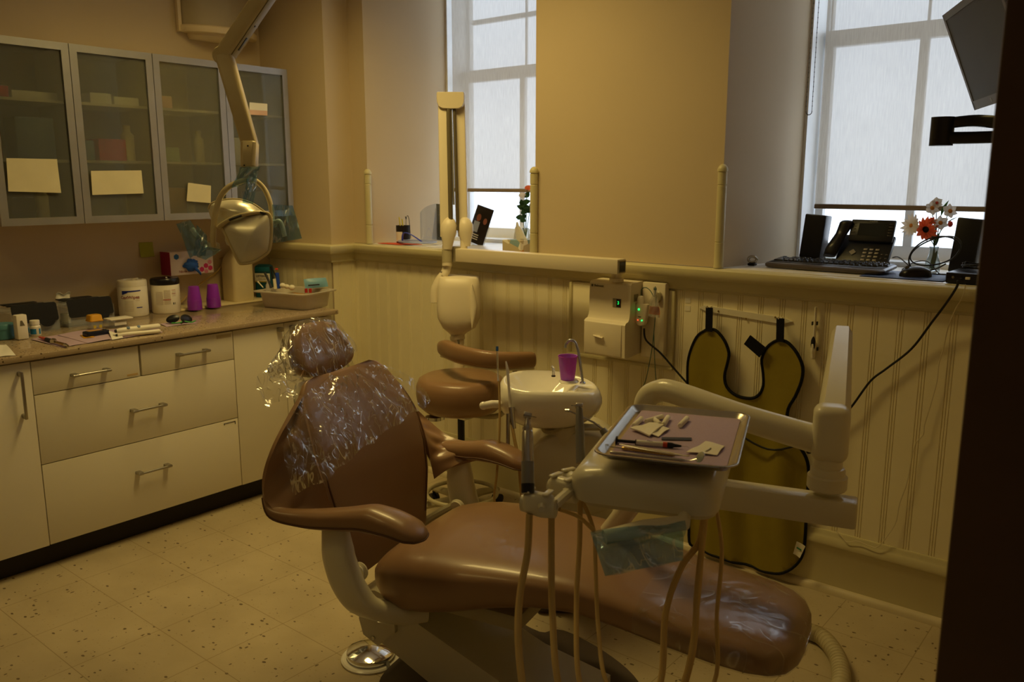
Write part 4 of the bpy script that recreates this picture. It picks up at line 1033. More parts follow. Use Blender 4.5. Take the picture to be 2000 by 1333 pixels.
# top cap: D-shaped
m = MB(); R = []
for k, (off, sc_) in enumerate(((-.045, .96), (-.04, 1), (.03, 1), (.036, .96))):
    c = xp(881, 198, DX)+FW*0; ring = []
    out = [(-.066, .034), (-.062, .040), (.062, .040), (.066, .034), (.066, -.005), (.058, -.026), (.040, -.036), (0, -.038), (-.040, -.036), (-.058, -.026), (-.066, -.005)]
    n2 = Vector((FW.x, FW.y, 0)).normalized()
    R.append([c+RT*a*sc_+Vector((0, 0, b*sc_))+n2*off for a, b in out])
m.loft(R); m.build('top_cap', 'device_beige', xr)
# lower rounded knuckles
for px, d_, s in ((876, DX-.02, 1), (909, DX, -1)):
    m = MB(); R = []
    for t, w in ((0, .012), (.08, .026), (.25, .038), (.5, .038), (.75, .028), (1, .022)):
        p = xp(px-(4 if s > 0 else -2)*(t-.5), 425+62*t*(1 if s > 0 else .9), d_)
        R.append([p+RT*w*math.cos(2*PI*k/20)+Vector((FW.x, FW.y, 0)).normalized()*w*.8*math.sin(2*PI*k/20) for k in range(20)])
    m.loft(R); m.build('knuckle', 'device_beige', xr, smooth=60)
m = MB(); m.cyl(xp(906, 470), xp(906, 493), .018); m.build('arm_foot', 'device_beige', xr)
m = MB(); m.cyl(xp(873, 480, DX-.01), xp(873, 520, DX-.01), .0235, 24); m.build('yoke_stem', 'device_beige', xr)
m = MB(); m.cyl(xp(873, 489, DX-.01), xp(873, 514, DX-.01), .0242, 24); m.build('yoke_ring', 'unit_cream_dark', xr)
# yoke and head
m = MB(); P = smooth_path([xp(874, 515), xp(870, 532), xp(858, 548), xp(849, 570), xp(848, 592)], 5)
m.tube(P, [.026, .026]+[.024]*(len(P)-2), 16, flat=.8); yk = m.build('yoke', 'device_beige', xr, smooth=60)
m = MB(); m.box(xp(862, 532, DX-.03), (.008, .006, .008), .002); m.build('screw', 'steel', yk)
head_o = xp(893, 600)
Hax = RT; n2 = Vector((FW.x, FW.y, 0)).normalized()
m = MB(); R = []
prof2 = [(-61, .088, .07), (-58, .098, .082), (-40, .104, .088), (0, .107, .09), (20, .102, .088), (38, .08, .075), (48, .05, .055), (54, .034, .036), (60, .031, .031), (72, .031, .031)]
for dy, w, dd in prof2:
    c = xp(897 if dy < 45 else 894, 600+dy, DX+.01)
    R.append([c+RT*(w*spow(math.cos(2*PI*k/32), .55 if dy < 45 else 1))+n2*(dd*spow(math.sin(2*PI*k/32), .55 if dy < 45 else 1)) for k in range(32)])
m.loft(R); hd = m.build('tube_head', 'device_beige', xr, smooth=55)
m = MB(); 
for k in range(1): 
    R = []
    for i in range(9):
        t = i/8; w = .034*math.sin(PI*min(1, t*.97+.03))
        c = xp(925-6*abs(t-.5), 556+88*t, DX-.075)
        R.append([c+RT*w*math.cos(2*PI*k/16)*.5+n2*.012*math.sin(2*PI*k/16) for k in range(16)])
m.loft(R); m.build('head_recess', 'device_beige', hd, smooth=60)
m = MB(); m.cyl(xp(893, 656), xp(894, 664), .036, 24); m.cyl(xp(894, 664), xp(896, 720), .028, 24); cn = m.build('cone', 'device_beige', xr)
m = MB(); m.box(xp(895, 668, DX-.0285), (.016, .004, .022), .001); m.build('cone_window', 'device_shadow', cn)
m = MB(); m.cyl(xp(858, 590, DX), xp(875, 590, DX), .026, 20); m.build('head_pivot', 'device_beige', yk)

# sensor box with leads on the side plate
so_ = X(1253, 617, -.085); 
sn = thing('sensor_box', 'small beige sensor interface with green and red lights on the X-ray side plate', 'sensor box', so_)
m = MB(); R = []
for dz, w in ((.052, .030), (.050, .034), (.030, .033), (0, .030), (-.03, .025), (-.038, .018), (-.041, .008)):
    R.append([Vector((w*spow(math.cos(2*PI*k/24), .6), .013*spow(math.sin(2*PI*k/24), .6), dz)) for k in range(24)])
m.loft(R); m.build('housing', 'device_beige', sn)
m = MB(); R = []
for dz, w in ((.045, .018), (.07, .0175), (.082, .012), (.085, .004)): R.append([Vector((-.004+w*math.cos(2*PI*k/20), .009*math.sin(2*PI*k/20)-.004, dz)) for k in range(20)])
m.loft(R); m.build('plug', 'device_beige', sn)
m = MB(); m.ball((-.006, -.014, .028), .0042, 10); m.ball((.010, -.0135, -.018), .0033, 10); m.build('green_light', 'green_led', sn)
m = MB(); m.ball((-.010, -.0135, -.018), .0028, 10); m.build('red_light', 'red_led', sn)
m = MB(); m.box((-.002, -.0135, -.004), (.014, .001, .003)); m.build('marking', 'print_dark', sn)
mat('teal_cable', '2f5f5a', .5); mat('black_cable', '121214', .5); mat('white_cable', 'd2c6a4', .5)
P = [X(1252, 578, -.085), X(1253, 566, -.085), X(1261, 562, -.08), X(1270, 568, -.075), X(1278, 580, -.075), X(1280, 560, -.08), X(1281, 600, -.08), X(1277, 650, -.07), X(1272, 690, -.06), X(1262, 740, -.05), X(1254, 765, -.05), X(1266, 790, -.05), X(1284, 765, -.05), X(1281, 740, -.05), X(1278, 690, -.06), X(1277, 648, -.075)]
m = MB(); m.tube(smooth_path(P, 6), .0016, 6); tag(m.build('sensor_lead', 'teal_cable'), 'thin teal sensor lead looping down from the plastic bag beside the X-ray box', 'cable')
mat('orange_insert', 'ff9448', .6); film('bag_film', 'eeeeee', tint=.88, gloss=.08, rough=.1, wr=50, ws=.8)
o = X(1277, 600, -.1); bg2 = thing('sensor_bag', 'hanging clear plastic bag with an orange band beside the X-ray control box', 'plastic bag', o)
def bagfn(u, v):
    w = interp([0, .25, .45, 1], [.008, .010, .020, .027], v); return Vector(((u-.5)*2*w+.002*math.sin(v*9), -.006*math.sin(PI*u)+.002*math.sin(u*11+v*13), .082-.125*v))
m = MB(); m.grid(bagfn, 12, 20); m.grid(lambda u, v: bagfn(u, v)+Vector((0, .006+.006*math.sin(PI*u), 0)), 12, 20); m.build('clear_pouch', 'bag_film', bg2, smooth=80)
m = MB(); m.grid(lambda u, v: bagfn(u, .64+.27*v)+Vector((0, .0035, 0)), 6, 4, .001); m.build('orange_band', 'orange_insert', bg2)
m = MB(); m.ball((.003, 0, .075), .008, 8, (1, .6, .8)); m.build('clip', 'teal_cable', bg2)
m = MB(); m.lathe([(.012, 0), (.014, .006), (.010, .012)], X(1288, 580, -.054), 20, rotm(0, 0, PI/2), sx=1, sy=1.8); tag(m.build('wall_hook', 'unit_cream_dark'), 'round beige hook that holds the clear plastic bag on the side plate', 'hook')
# long black cable along the wall
P = [X(1258, 642, -.085), X(1262, 665, -.08), X(1290, 690, -.06), X(1318, 722, -.05), X(1345, 752, -.05), X(1420, 830, -.06), X(1500, 878, -.07), X(1572, 868, -.07), X(1578, 885, -.06), X(1600, 872, -.05), X(1630, 830, -.03), X(1663, 795, -.03), X(1700, 745, -.03), X(1732, 720, -.03), X(1780, 682, -.03), X(1820, 630, -.045), X(1850, 590, -.075), X(1869, 560, -.082), X(1871, 548, -.082)]
m = MB(); m.tube(smooth_path(P, 6), .0042, 8); tag(m.build('power_cable', 'black_cable'), 'black cable sagging along the wainscot from the mini computer to the sensor box', 'cable')
P = [X(1886, 556, -.085), X(1880, 580, -.08), X(1866, 605, -.05), X(1852, 640, -.03), X(1843, 680, -.02), X(1834, 710, -.02), X(1830, 745, -.02), X(1818, 790, -.02), X(1806, 830, -.02), X(1803, 850, -.02), X(1788, 868, -.02), X(1780, 900, -.02), X(1771, 945, -.02), X(1757, 985, -.02), X(1750, 1020, -.02), X(1735, 1045, -.025), X(1716, 1068, -.032), X(1700, 1068, -.032), X(1675, 1058, -.03), X(1655, 1060, -.03), X(1645, 1050, -.025), X(1632, 1036, -.02)]
m = MB(); m.tube(smooth_path(P, 6), .0017, 6); tag(m.build('network_cable', 'white_cable'), 'thin white cable wandering down the wainscot below the mini computer', 'cable')

# ================================================================ LEAD APRON on its hook bar
mat('apron_ochre', '8a7a1e', .62, bump=(14, .25, .01), var=(3, .05)); mat('apron_edge', '0f0f14', .6, spec=.2); mat('hook_white', 'e3dcc6', .4)
from mathutils.geometry import delaunay_2d_cdt
def cloth_poly(outline, step, fn, thick):
    V2 = [Vector(p[:2]) for p in outline]; n = len(V2); E = [(i, (i+1) % n) for i in range(n)]
    xs = [p.x for p in V2]; ys = [p.y for p in V2]; x = min(xs)+step/2; P = list(V2)
    def inside(q):
        c = False
        for i in range(n):
            a, b = V2[i], V2[i-1]
            if (a.y > q.y) != (b.y > q.y) and q.x < (b.x-a.x)*(q.y-a.y)/(b.y-a.y)+a.x: c = not c
        return c
    while x < max(xs):
        y = min(ys)+step/2
        while y < max(ys):
            q = Vector((x, y))
            if inside(q) and min((q-a).length for a in V2) > step*.5: P.append(q)
            y += step
        x += step
    r = delaunay_2d_cdt(P, E, [list(range(n))], 1, 1e-6)
    vs = r[0]; fs = r[2]; K = len(vs); bd_ = r[1]
    from collections import Counter
    ct = Counter(); dirn = {}
    for f in fs:
        for i in range(len(f)): e = (f[i], f[(i+1) % len(f)]); ct[tuple(sorted(e))] += 1; dirn[tuple(sorted(e))] = e
    top = [Vector(fn(v.x, v.y)) for v in vs]; bot = [p+Vector((0, thick, 0)) for p in top]
    F = [tuple(f) for f in fs]+[tuple(K+i for i in reversed(f)) for f in fs]
    for e, c in ct.items():
        if c == 1: a, b = dirn[e]; F.append((b, a, K+a, K+b))
    return MB().add(top+bot, F)
opx = [(1376, 646), (1390, 645), (1400, 651), (1413, 668), (1421, 690), (1419, 708), (1413, 735), (1418, 757), (1437, 774), (1464, 780), (1479, 773), (1487, 755), (1487, 730), (1485, 704), (1494, 682), (1508, 670), (1522, 666), (1538, 672), (1555, 692), (1566, 718), (1564, 745), (1552, 775), (1538, 800), (1537, 830), (1545, 858), (1562, 880), (1573, 905), (1575, 935), (1571, 985), (1568, 1040), (1563, 1085), (1550, 1108), (1530, 1119), (1505, 1121), (1465, 1112), (1415, 1094), (1380, 1082), (1348, 1072), (1341, 1050), (1343, 980), (1347, 900), (1351, 830), (1347, 800), (1342, 770), (1341, 730), (1343, 700), (1352, 672), (1362, 655)]
W2 = [at(px, py, 'y', -.06) for px, py in opx]
sp2 = smooth_path([(p.x, p.z, 0) for p in W2]+[(W2[0].x, W2[0].z, 0)], 3)[:-1]
def apf(x, z):
    t = (1.0-z); return Vector((x, -.050-.014*math.sin(x*26+.8*math.sin(z*5))*min(1, max(.15, t*2))-.006*math.sin(x*55+z*6)*min(1, max(0, t*1.5)), z))
ao = Vector((2.78, -.05, .03))
ap = thing('lead_apron', 'ochre yellow lead apron with black piping hanging on the wall by two straps', 'apron', ao)
m = cloth_poly([(p.x, p.y) for p in sp2], .022, lambda x, z: apf(x, z)-ao, .008); m.build('apron_cloth', 'apron_ochre', ap, smooth=80)
P = [apf(p.x, p.y)-ao+Vector((0, .003, 0)) for p in sp2]; m = MB(); m.tube(P, .0066, 8, closed=True); m.build('black_piping', 'apron_edge', ap)
for a, b_ in (((1384, 648), (1385, 601)), ((1523, 668), (1524, 622))):
    p = at(a[0], a[1], 'y', -.058)-ao; q = at(b_[0], b_[1], 'y', -.048)-ao
    m = MB(); m.grid(lambda u, v: p.lerp(q, v)+Vector((.015*(u-.5)*2, 0, 0)), 2, 6, .004); m.build('strap', 'apron_edge', ap)
p = [at(x, y, 'y', -.062)-ao for x, y in ((1466, 655), (1497, 680), (1484, 698), (1454, 672))]
m = MB(); m.grid(lambda u, v: p[0].lerp(p[1], u).lerp(p[3].lerp(p[2], u), v), 3, 3, .006); m.build('fastening_tab', 'apron_edge', ap)
mat('care_tag', 'ded8c6', .8); mat('green_print', '2f7f5a', .7)
p = [at(x, y, 'y', -.072)-ao for x, y in ((1556, 1058), (1573, 1068), (1562, 1091), (1549, 1082))]
m = MB(); m.grid(lambda u, v: p[0].lerp(p[1], u).lerp(p[3].lerp(p[2], u), v)+Vector((0, .004*math.sin(u*3), 0)), 4, 4, .001); tg = m.build('care_tag', 'care_tag', ap)
m = MB(); m.grid(lambda u, v: p[0].lerp(p[1], .2+.6*u).lerp(p[3].lerp(p[2], .2+.6*u), .35+.12*v)+Vector((0, -.0012, 0)), 2, 1); m.build('tag_print', 'green_print', tg)
# hook bar
m = MB(); a = X(1364, 601, -.02); b_ = X(1546, 627, -.02); hb = thing('hook_rail', 'white metal hook rail holding the two black apron straps', 'hook rail', (a+b_)/2-Vector((0, 0, .015)))
oo = hb.location
m.prism([(a.x, a.z-.002), (a.x+.03, a.z-.014), (b_.x-.04, b_.z-.018), (b_.x, b_.z-.004), (b_.x-.03, b_.z+.006), (b_.x-.05, b_.z+.008), (a.x+.02, a.z+.010)], lambda x, z, t: (x-oo.x, t-oo.y, z-oo.z), -.012, -.0065); m.build('plate', 'hook_white', hb)
for px, py in ((1384, 600), (1523, 622)):
    q = at(px, py, 'y', -.035)-oo; m = MB(); m.tube(smooth_path([q+Vector((0, .025, 0)), q+Vector((0, -.002, -.006)), q+Vector((0, -.012, .0)), q+Vector((0, -.014, .008))], 4), .003, 8); m.build('hook', 'hook_white', hb)
for px, py in ((1403, 608), (1457, 623), (1514, 620)):
    q = at(px, py, 'y', -.0125)-oo; m = MB(); m.lathe([(.001, 0), (.004, 0), (.003, .002), (.001, .003)], q, 10, rotm(0, 0, PI/2)); m.build('screw', 'brass', hb)
# second folded apron bottom: white wand holder
wo_ = X(1590, 640, -.016)
wd = thing('light_wand', 'slim white handheld wand with a dark grip clipped to the wainscot right of the apron', 'wand', wo_-Vector((0, 0, .09)))
wx = wd.location
m = MB(); pa_ = X(1594, 600, -.022)-wx; pb_ = X(1588, 702, -.022)-wx; pc_ = pa_.lerp(pb_, .5)
m.tube(smooth_path([pa_, pa_.lerp(pb_, .3), pa_.lerp(pb_, .65), pa_.lerp(pb_, .85), pb_], 5), [.0075]*6+[.009]*5+[.016]*5+[.014]*4+[.006], 14, flat=.6); m.build('wand_body', 'hook_white', wd, smooth=60)
m = MB(); q = X(1588, 672, -.033)-wx; m.lathe([(.001, -.028), (.007, -.02), (.010, -.005), (.0095, .012), (.005, .024), (.001, .028)], q, 16, sx=.9, sy=.4); m.build('grip_pad', 'black_plastic', wd)
m = MB()
for px, py in ((1587, 632), (1596, 632), (1586, 688), (1597, 682)): m.box(X(px, py, -.018)-wx, (.004, .012, .014), .001)
m.build('clip', 'black_plastic', wd)
# two little stickers
for i, (px, py) in enumerate(((1344, 587), (1343, 603))):
    q = X(px, py, -.0068); m = MB(); m.box(q, (.024, .0012, .022)); tag(m.build('sticker', 'hook_white'), ['upper of two small square stickers left of the apron straps', 'lower of two small square stickers left of the apron straps'][i], 'sticker', 'stickers on the wainscot')

# ================================================================ STOOL
sl = thing('operator_stool', 'tan brown round stool with a curved padded backrest and a five-legged base', 'stool', (1.56, -.40, 0), 0)
st0 = sl.location
def sp(px, py, d): return D(px, py, d)-st0
m = MB(); m.lathe([(.001, .535), (.12, .535), (.17, .548), (.198, .575), (.205, .62), (.204, .66), (.192, .69), (.17, .702), (.10, .697), (.001, .69)], n=48); m.build('seat', 'tan_vinyl', sl, smooth=50)
m = MB(); m.cyl((0, 0, .30), (0, 0, .535), .0165, 20); m.build('gas_lift', 'black_plastic', sl)
m = MB(); m.cyl((0, 0, .06), (0, 0, .33), .027, 20); m.box((.0, .0, .525), (.16, .12, .02), .006); m.build('column', 'steel', sl)
m = MB(); m.lathe([(.03, .51), (.045, .515), (.045, .53), (.02, .535)], (-.05, -.12, 0), 20); m.tube([(-.05, -.12, .52), (-.12, -.2, .515)], .008, 8); m.build('height_lever', 'chrome', sl)
for k in range(5):
    a = 2*PI*k/5+.35; m = MB(); dx, dy = math.cos(a), math.sin(a)
    m.tube([(.02*dx, .02*dy, .105), (.14*dx, .14*dy, .098), (.27*dx, .27*dy, .075)], [.026, .022, .016], 12, flat=.8); lg = m.build('leg', 'unit_cream_dark', sl)
    m = MB()
    for s in (-1, 1): m.lathe([(.001, -.008), (.024, -.007), (.025, 0), (.024, .007), (.001, .008)], (.27*dx-dy*.013*s, .27*dy+dx*.013*s, .026), 18, rotm(a, 0, PI/2))
    m.tube([(.27*dx, .27*dy, .03), (.27*dx, .27*dy, .075)], .008, 8); m.build('caster', 'black_plastic', lg)
m = MB(); m.tube([(.165*math.cos(2*PI*k/48), .165*math.sin(2*PI*k/48), .135) for k in range(48)], .010, 10, closed=True); m.build('foot_ring', 'unit_cream_dark', sl)
# curved backrest
P = smooth_path([sp(858, 678, 3.98), sp(872, 682, 3.88), sp(900, 692, 3.76), (sp(950, 702, 3.68)), sp(1000, 704, 3.70), sp(1034, 703, 3.76), sp(1042, 703, 3.78)], 7)
R = []; n = len(P)
for i, p in enumerate(P):
    t = i/(n-1); d = (P[min(i+1, n-1)]-P[max(i-1, 0)]); d.z = 0; d.normalize(); nn = Vector((-d.y, d.x, 0))
    h = interp([0, .06, .15, .5, .86, .93, .97, 1], [.012, .030, .042, .038, .037, .033, .024, .004], t); w = interp([0, .06, .2, .88, .95, 1], [.008, .020, .028, .026, .018, .003], t)
    R.append([p+nn*w*spow(math.cos(2*PI*k/20), .7)+Vector((0, 0, h*spow(math.sin(2*PI*k/20), .75))) for k in range(20)])
m = MB(); m.loft(R); m.build('backrest', 'tan_vinyl', sl, smooth=70)
R2 = [[p+Vector((0, 0, -.012)) for p in r] for r in R[2:-2]]
m = MB(); m.tube([p+Vector((0, 0, -.040)) for p in P[3:-2]], .008, 8); m.build('backrest_shell', 'unit_cream', sl)
m = MB(); pp = sp(1005, 722, 3.74); m.tube(smooth_path([pp+Vector((0, 0, -.0)), pp+Vector((-.01, .02, -.1)), Vector((.17, .08, .53)), Vector((.06, .02, .522))], 5), .012, 10, flat=.6); m.build('backrest_stem', 'unit_cream_dark', sl)

# ================================================================ CUSPIDOR and its body
mat('porcelain', 'f6f1e2', .08, spec=.6, coat=.6); mat('purple_cup', 'b85ae8', .2, trans=.0, alpha=.72, coat=.2, sub=.3); mat('purple_dark', '8a2ab8', .35)
mat('clear_tip', 'e8e8ee', .1, trans=.8)
CB = D(1075, 830, 3.0); EX = RT.copy(); EY = Vector((FW.x, FW.y, 0)).normalized()
cu = thing('water_unit', 'cream pedestal unit behind the dental chair carrying the white spittoon bowl', 'water unit', (CB.x, CB.y, 0), math.atan2(EX.y, EX.x))
zc = CB.z
def cw(px, py, d):
    q = D(px, py, d)-Vector((CB.x, CB.y, 0)); return Vector((q.dot(EX), q.dot(EY), q.z))
def brings(fn): pass
m = MB(); R = []
SXL, SXR, SY = .187, .183, .13
def bring(z, k_, lift):
    r = []
    for k in range(48):
        a = 2*PI*k/48; c, s = math.cos(a), math.sin(a)
        x = (SXR if c > 0 else SXL)*spow(c, .85)*k_; y = SY*spow(s, .85)*(k_)*(1-.12*c)
        # teardrop: rim falls to the right and to the front
        tz = z+lift*(-.022*max(0, x/.18)**2+.012*(y/SY)-.004*(x/.18))
        r.append(Vector((x, y, tz)))
    return r
for z, k_, lf in ((.0, .42, 0), (.012, .62, 0), (.03, .80, 0), (.06, .94, .1), (.095, 1.0, .35), (.125, .995, .8), (.150, .95, 1), (.160, .90, 1.1), (.161, .86, 1.1), (.155, .83, 1.05)):
    R.append([p+Vector((0, 0, zc)) for p in bring(z, k_, lf)])
# inside: deep basin left, shelf right
for f, dz in ((.74, -.018), (.5, -.045), (.25, -.06), (.06, -.062)):
    ring = []
    for k in range(48):
        p = bring(.155, .83, 1.05)[k]; x = p.x*f-(1-f)*.055; y = p.y*f
        ring.append(Vector((x, y, zc+p.z*.5+.5*.155+dz*(1 if x < .05 else .35))))
    R.append(ring)
m.loft(R); bowl = m.build('spittoon_bowl', 'porcelain', cu, smooth=60)
m = MB(); m.lathe([(.001, .0), (.033, .0), (.036, .004), (.030, .010), (.001, .010)], cw(1111, 744, 2.97)-Vector((0, 0, .006)), 28); m.build('cup_rest', 'porcelain', cu)
m = MB(); P = smooth_path([cw(1138, 748, 2.94), cw(1134, 715, 2.94), cw(1129, 685, 2.95), (cw(1122, 668, 2.95)), cw(1113, 665, 2.95), cw(1106, 672, 2.96), cw(1104, 680, 2.96)], 6)
m.tube(P, .0048, 12); m.lathe([(.010, -.004), (.011, .0), (.006, .005)], cw(1138, 748, 2.94), 16); m.build('cup_spout', 'rail_chrome', cu)
m = MB(); m.tube(smooth_path([cw(1081, 736, 2.96), cw(1081, 722, 2.96), cw(1079, 717, 2.98)], 4), .005, 10); m.build('rinse_spout', 'clear_tip', cu)
m = MB(); m.lathe([(.007, 0), (.008, .002), (.007, .004)], cw(1081, 736, 2.96), 16); m.build('rinse_ring', 'black_plastic', cu)
m = MB(); m.cyl(cw(1100, 826, 3.0), cw(1100, 900, 3.05), .05, 24); m.build('bowl_neck', 'unit_cream', cu)
# drum-like cabinet
m = MB(); c = cw(1120, 895, 3.12); R = []
for y in (-.13, -.125, -.10, .10, .125): 
    k_ = .93 if y == -.13 else .98 if y in (-.125, .125) else 1
    R.append([Vector((c.x+.185*k_*spow(math.cos(2*PI*k/40), .75), c.y+y, c.z-.02+.155*k_*spow(math.sin(2*PI*k/40), .8))) for k in range(40)])
m.loft(R); m.box2((c.x-.12, c.y-.10, .06), (c.x+.14, c.y+.12, c.z-.08), .03); m.build('cabinet_drum', 'unit_cream', cu, smooth=60)
m = MB(); m.box2((c.x-.14, c.y-.12, .001), (c.x+.16, c.y+.14, .07), .02); m.build('plinth', 'base_brown', cu)
m = MB(); q = cw(1082, 833, 2.98); m.lathe([(.001, .0), (.045, .0), (.047, .006), (.04, .012), (.001, .013)], q, 28, rotm(0, -.35, .3)); m.build('drain_lid', 'unit_cream_dark', cu)
m = MB(); m.box(cw(1148, 835, 2.95), (.09, .05, .012), .004); m.build('shelf', 'unit_cream_dark', cu)
# assistant's instruments left of the bowl
m = MB(); m.tube([cw(976, 790, 2.9), cw(960, 790, 2.88), cw(945, 793, 2.86)], [.014, .014, .013], 14); m.ball(cw(944, 793, 2.86), .0145, 12); m.build('assistant_arm', 'porcelain', cu)
def aitem(name, label, pts, rs, mm, extra=None):
    P = [D(*p) for p in pts]; o_ = thing(name, label, 'suction hose', P[-1]); m = MB(); m.tube(smooth_path([p-P[-1] for p in P], 6), rs, 10); m.build('hose', mm, o_); return o_, P[-1]
o_, q = aitem('saliva_ejector', 'thin saliva ejector tube with a blue tip standing left of the spittoon bowl', [(975, 745, 2.86), (976, 800, 2.85), (975, 860, 2.84), (970, 930, 2.84), (966, 980, 2.84), (985, 1040, 2.8)], .004, 'hose_cream')
m = MB(); m.tube([D(971, 684, 2.86)-q, D(973, 745, 2.86)-q], .0032, 8); m.build('clear_tube', 'clear_tip', o_)
mat('blue_tip', '3a6fc0', .4)
m = MB(); m.tube([D(971, 677, 2.86)-q, D(971, 686, 2.86)-q], .0045, 10); m.build('blue_tip', 'blue_tip', o_)
o_, q = aitem('suction_tube', 'white-tipped suction tube hanging beside the spittoon bowl', [(1000, 830, 2.86), (1005, 860, 2.85), (1013, 900, 2.84), (1018, 960, 2.82), (1024, 1010, 2.8)], .006, 'hose_cream')
m = MB(); m.tube([D(988, 706, 2.88)-q, D(991, 722, 2.88)-q, D(993, 745, 2.88)-q, D(997, 800, 2.87)-q], [.003, .007, .006, .006], 10, flat=.5); m.build('suction_tip', 'white_plastic', o_)
m = MB(); m.tube([D(998, 796, 2.87)-q, D(1003, 838, 2.86)-q], [.011, .009], 12); m.tube([D(992, 808, 2.86)-q, D(992, 880, 2.86)-q], .007, 10); m.build('valve', 'steel', o_)
# purple cup on the bowl
q = D(1108.5, 742, 2.97); cp = thing('plastic_cup', 'translucent purple plastic cup standing on the spittoon bowl', 'cup', q)
m = MB(); m.lathe([(.001, .002), (.0235, .002), (.0240, .0), (.026, .01), (.0335, .083), (.0350, .084), (.0350, .087), (.0325, .086), (.025, .012), (.0225, .006), (.001, .006)], (0, 0, 0), 36, cap=False); m.build('cup_wall', 'purple_cup', cp, smooth=50)
# ================================================================ OVERHEAD DENTAL LIGHT
mat('lamp_beige', 'd2c193', .4); mat('reflector', 'e6dfc6', .3, metal=.3, coat=.5); mat('lamp_side', '9c927a', .4)
LD = 2.75; LO = D(480, 440, LD)
lt = thing('dental_light', 'beige dental operating light on a jointed arm with two bagged handles', 'dental light', LO)
def lp(px, py, dd=0): return D(px, py, LD-dd)-LO
def prismbar(name, a, b, w, h, mm, parent, tw=1.0, th=1.0, up=FW, bev=.004, par=None):
    a = Vector(a); b = Vector(b); T = frame(a, b-a, ez=up); L = (b-a).length; m = MB(); R = []
    for x, s in ((0, .9), (.004, 1), (L-.004, 1), (L, .9)):
        k = x/L; R.append([T @ Vector((x, y, z)) for y, z in rrect(w*s*(1+(tw-1)*k), h*s*(1+(th-1)*k), min(w, h)*.25, 4)])
    m.loft(R); return m.build(name, mm, parent or lt)
top = D(640, -190, 2.62)-LO
a1 = prismbar('upper_arm', lp(436, 112), top, .052, .06, 'lamp_beige', lt)
pa = lp(436, 112); dv = (top-pa).normalized(); sv = dv.cross(FW).normalized()
m = MB(); 
if sv.dot(RT) < 0: sv = -sv
T = frame(pa+dv*.02+sv*.0272, dv, ez=sv); m.T = T; m.box((.21, 0, .0), (.42, .040, .003), .001); m.build('arm_side_panel', 'lamp_side', a1)
m = MB(); m.T = T; m.box((.055, 0, .002), (.05, .010, .002), .0005); m.box((.125, 0, .002), (.006, .006, .002)); m.build('arm_slot', 'black_plastic', a1)
prismbar('lower_arm', lp(438, 108, .01), lp(489, 285), .056, .045, 'lamp_beige', lt, .92, .9)
m = MB(); m.lathe([(.026, -.03), (.029, -.026), (.029, .026), (.026, .03)], lp(437, 110), 24, rotm(YAW, 0, PI/2)); m.build('elbow_joint', 'lamp_beige', lt)
b_ = prismbar('wrist_joint', lp(488, 278), lp(487, 328), .052, .05, 'lamp_beige', lt, .95)
m = MB(); 
for q in ((484, 285, .03), (477, 323, .03)): m.ball(lp(*q), .003, 8)
m.build('screw', 'black_plastic', b_)
P = smooth_path([lp(484, 322), lp(476, 340), lp(470, 352)], 4); m = MB(); m.tube(P, [.02, .018, .018, .017, .017, .016, .015, .014, .013], 12); m.build('yoke_stem', 'lamp_beige', lt)
m = MB(); P = smooth_path([lp(492, 350, .0), lp(472, 354, .02), lp(446, 366, .03), lp(430, 386, .03), lp(421, 415, .03), lp(417, 445, .03), lp(416, 470, .03), lp(418, 480, .02)], 6); m.tube(P, .0115, 12, flat=.8); m.build('yoke', 'lamp_beige', lt, smooth=60)
m = MB(); P = smooth_path([lp(485, 352, .0), lp(500, 354, -.01), lp(515, 368, -.02), lp(525, 388, -.02), lp(530, 410, -.02), lp(531, 432, -.02)], 6); m.tube(P, .0105, 12, flat=.8); m.build('yoke', 'lamp_beige', lt, smooth=60)
for q in ((419, 482, .0), (531, 437, -.02)):
    m = MB(); m.box(lp(*q), (.03, .03, .026), .008); m.build('yoke_knuckle', 'unit_cream', lt)
# head: rear dome and front reflector lens
def outline_grid(name, out, bulge, d0, mm, back=.012, tilt=0):
    C_ = Vector((sum(p[0] for p in out)/len(out), sum(p[1] for p in out)/len(out))); O = smooth_path([(p[0], p[1], 0) for p in out]+[(out[0][0], out[0][1], 0)], 5)[:-1]
    m = MB(); R = []
    for s in (1, .985, .95, .9, .82, .72, .6, .47, .33, .18, .05):
        R.append([lp(C_.x+(p.x-C_.x)*s, C_.y+(p.y-C_.y)*s, d0+bulge*(1-s**2)**.8) for p in O])
    R = [[lp(p.x, p.y, d0-back) for p in O]]+R
    m.loft(R); o_ = m.build(name, mm, lt, smooth=60); return o_, O
lens = [(434, 446), (440, 436), (462, 424), (490, 417), (514, 415), (527, 420), (531, 440), (530, 468), (526, 490), (516, 500), (496, 512), (474, 516), (466, 512), (456, 492), (443, 464)]
o_, O = outline_grid('reflector_lens', lens, .035, .03, 'reflector')
m = MB(); m.tube([lp(p.x, p.y, .034) for p in O], .0042, 8, closed=True); m.build('lens_rim', 'lamp_beige', o_)
dome = [(407, 409), (412, 398), (428, 392), (450, 389), (470, 390), (492, 397), (512, 410), (528, 424), (520, 434), (490, 428), (462, 432), (436, 444), (418, 438), (410, 422)]
dm, O2 = outline_grid('rear_dome', dome, .055, -.035, 'reflector', .03)
m = MB(); m.tube([lp(p.x, p.y, -.03) for p in O2[:len(O2)*3//5]], .003, 8); m.build('dome_rim', 'lamp_beige', dm)
P = smooth_path([lp(426, 445, .04), lp(440, 434, .045), lp(462, 423, .05), (lp(490, 417, .045)), lp(512, 416, .03), lp(530, 428, .01)], 5)
m = MB(); m.tube(P, .0095, 10, flat=.7); bn = m.build('head_band', 'lamp_beige', lt, smooth=60)
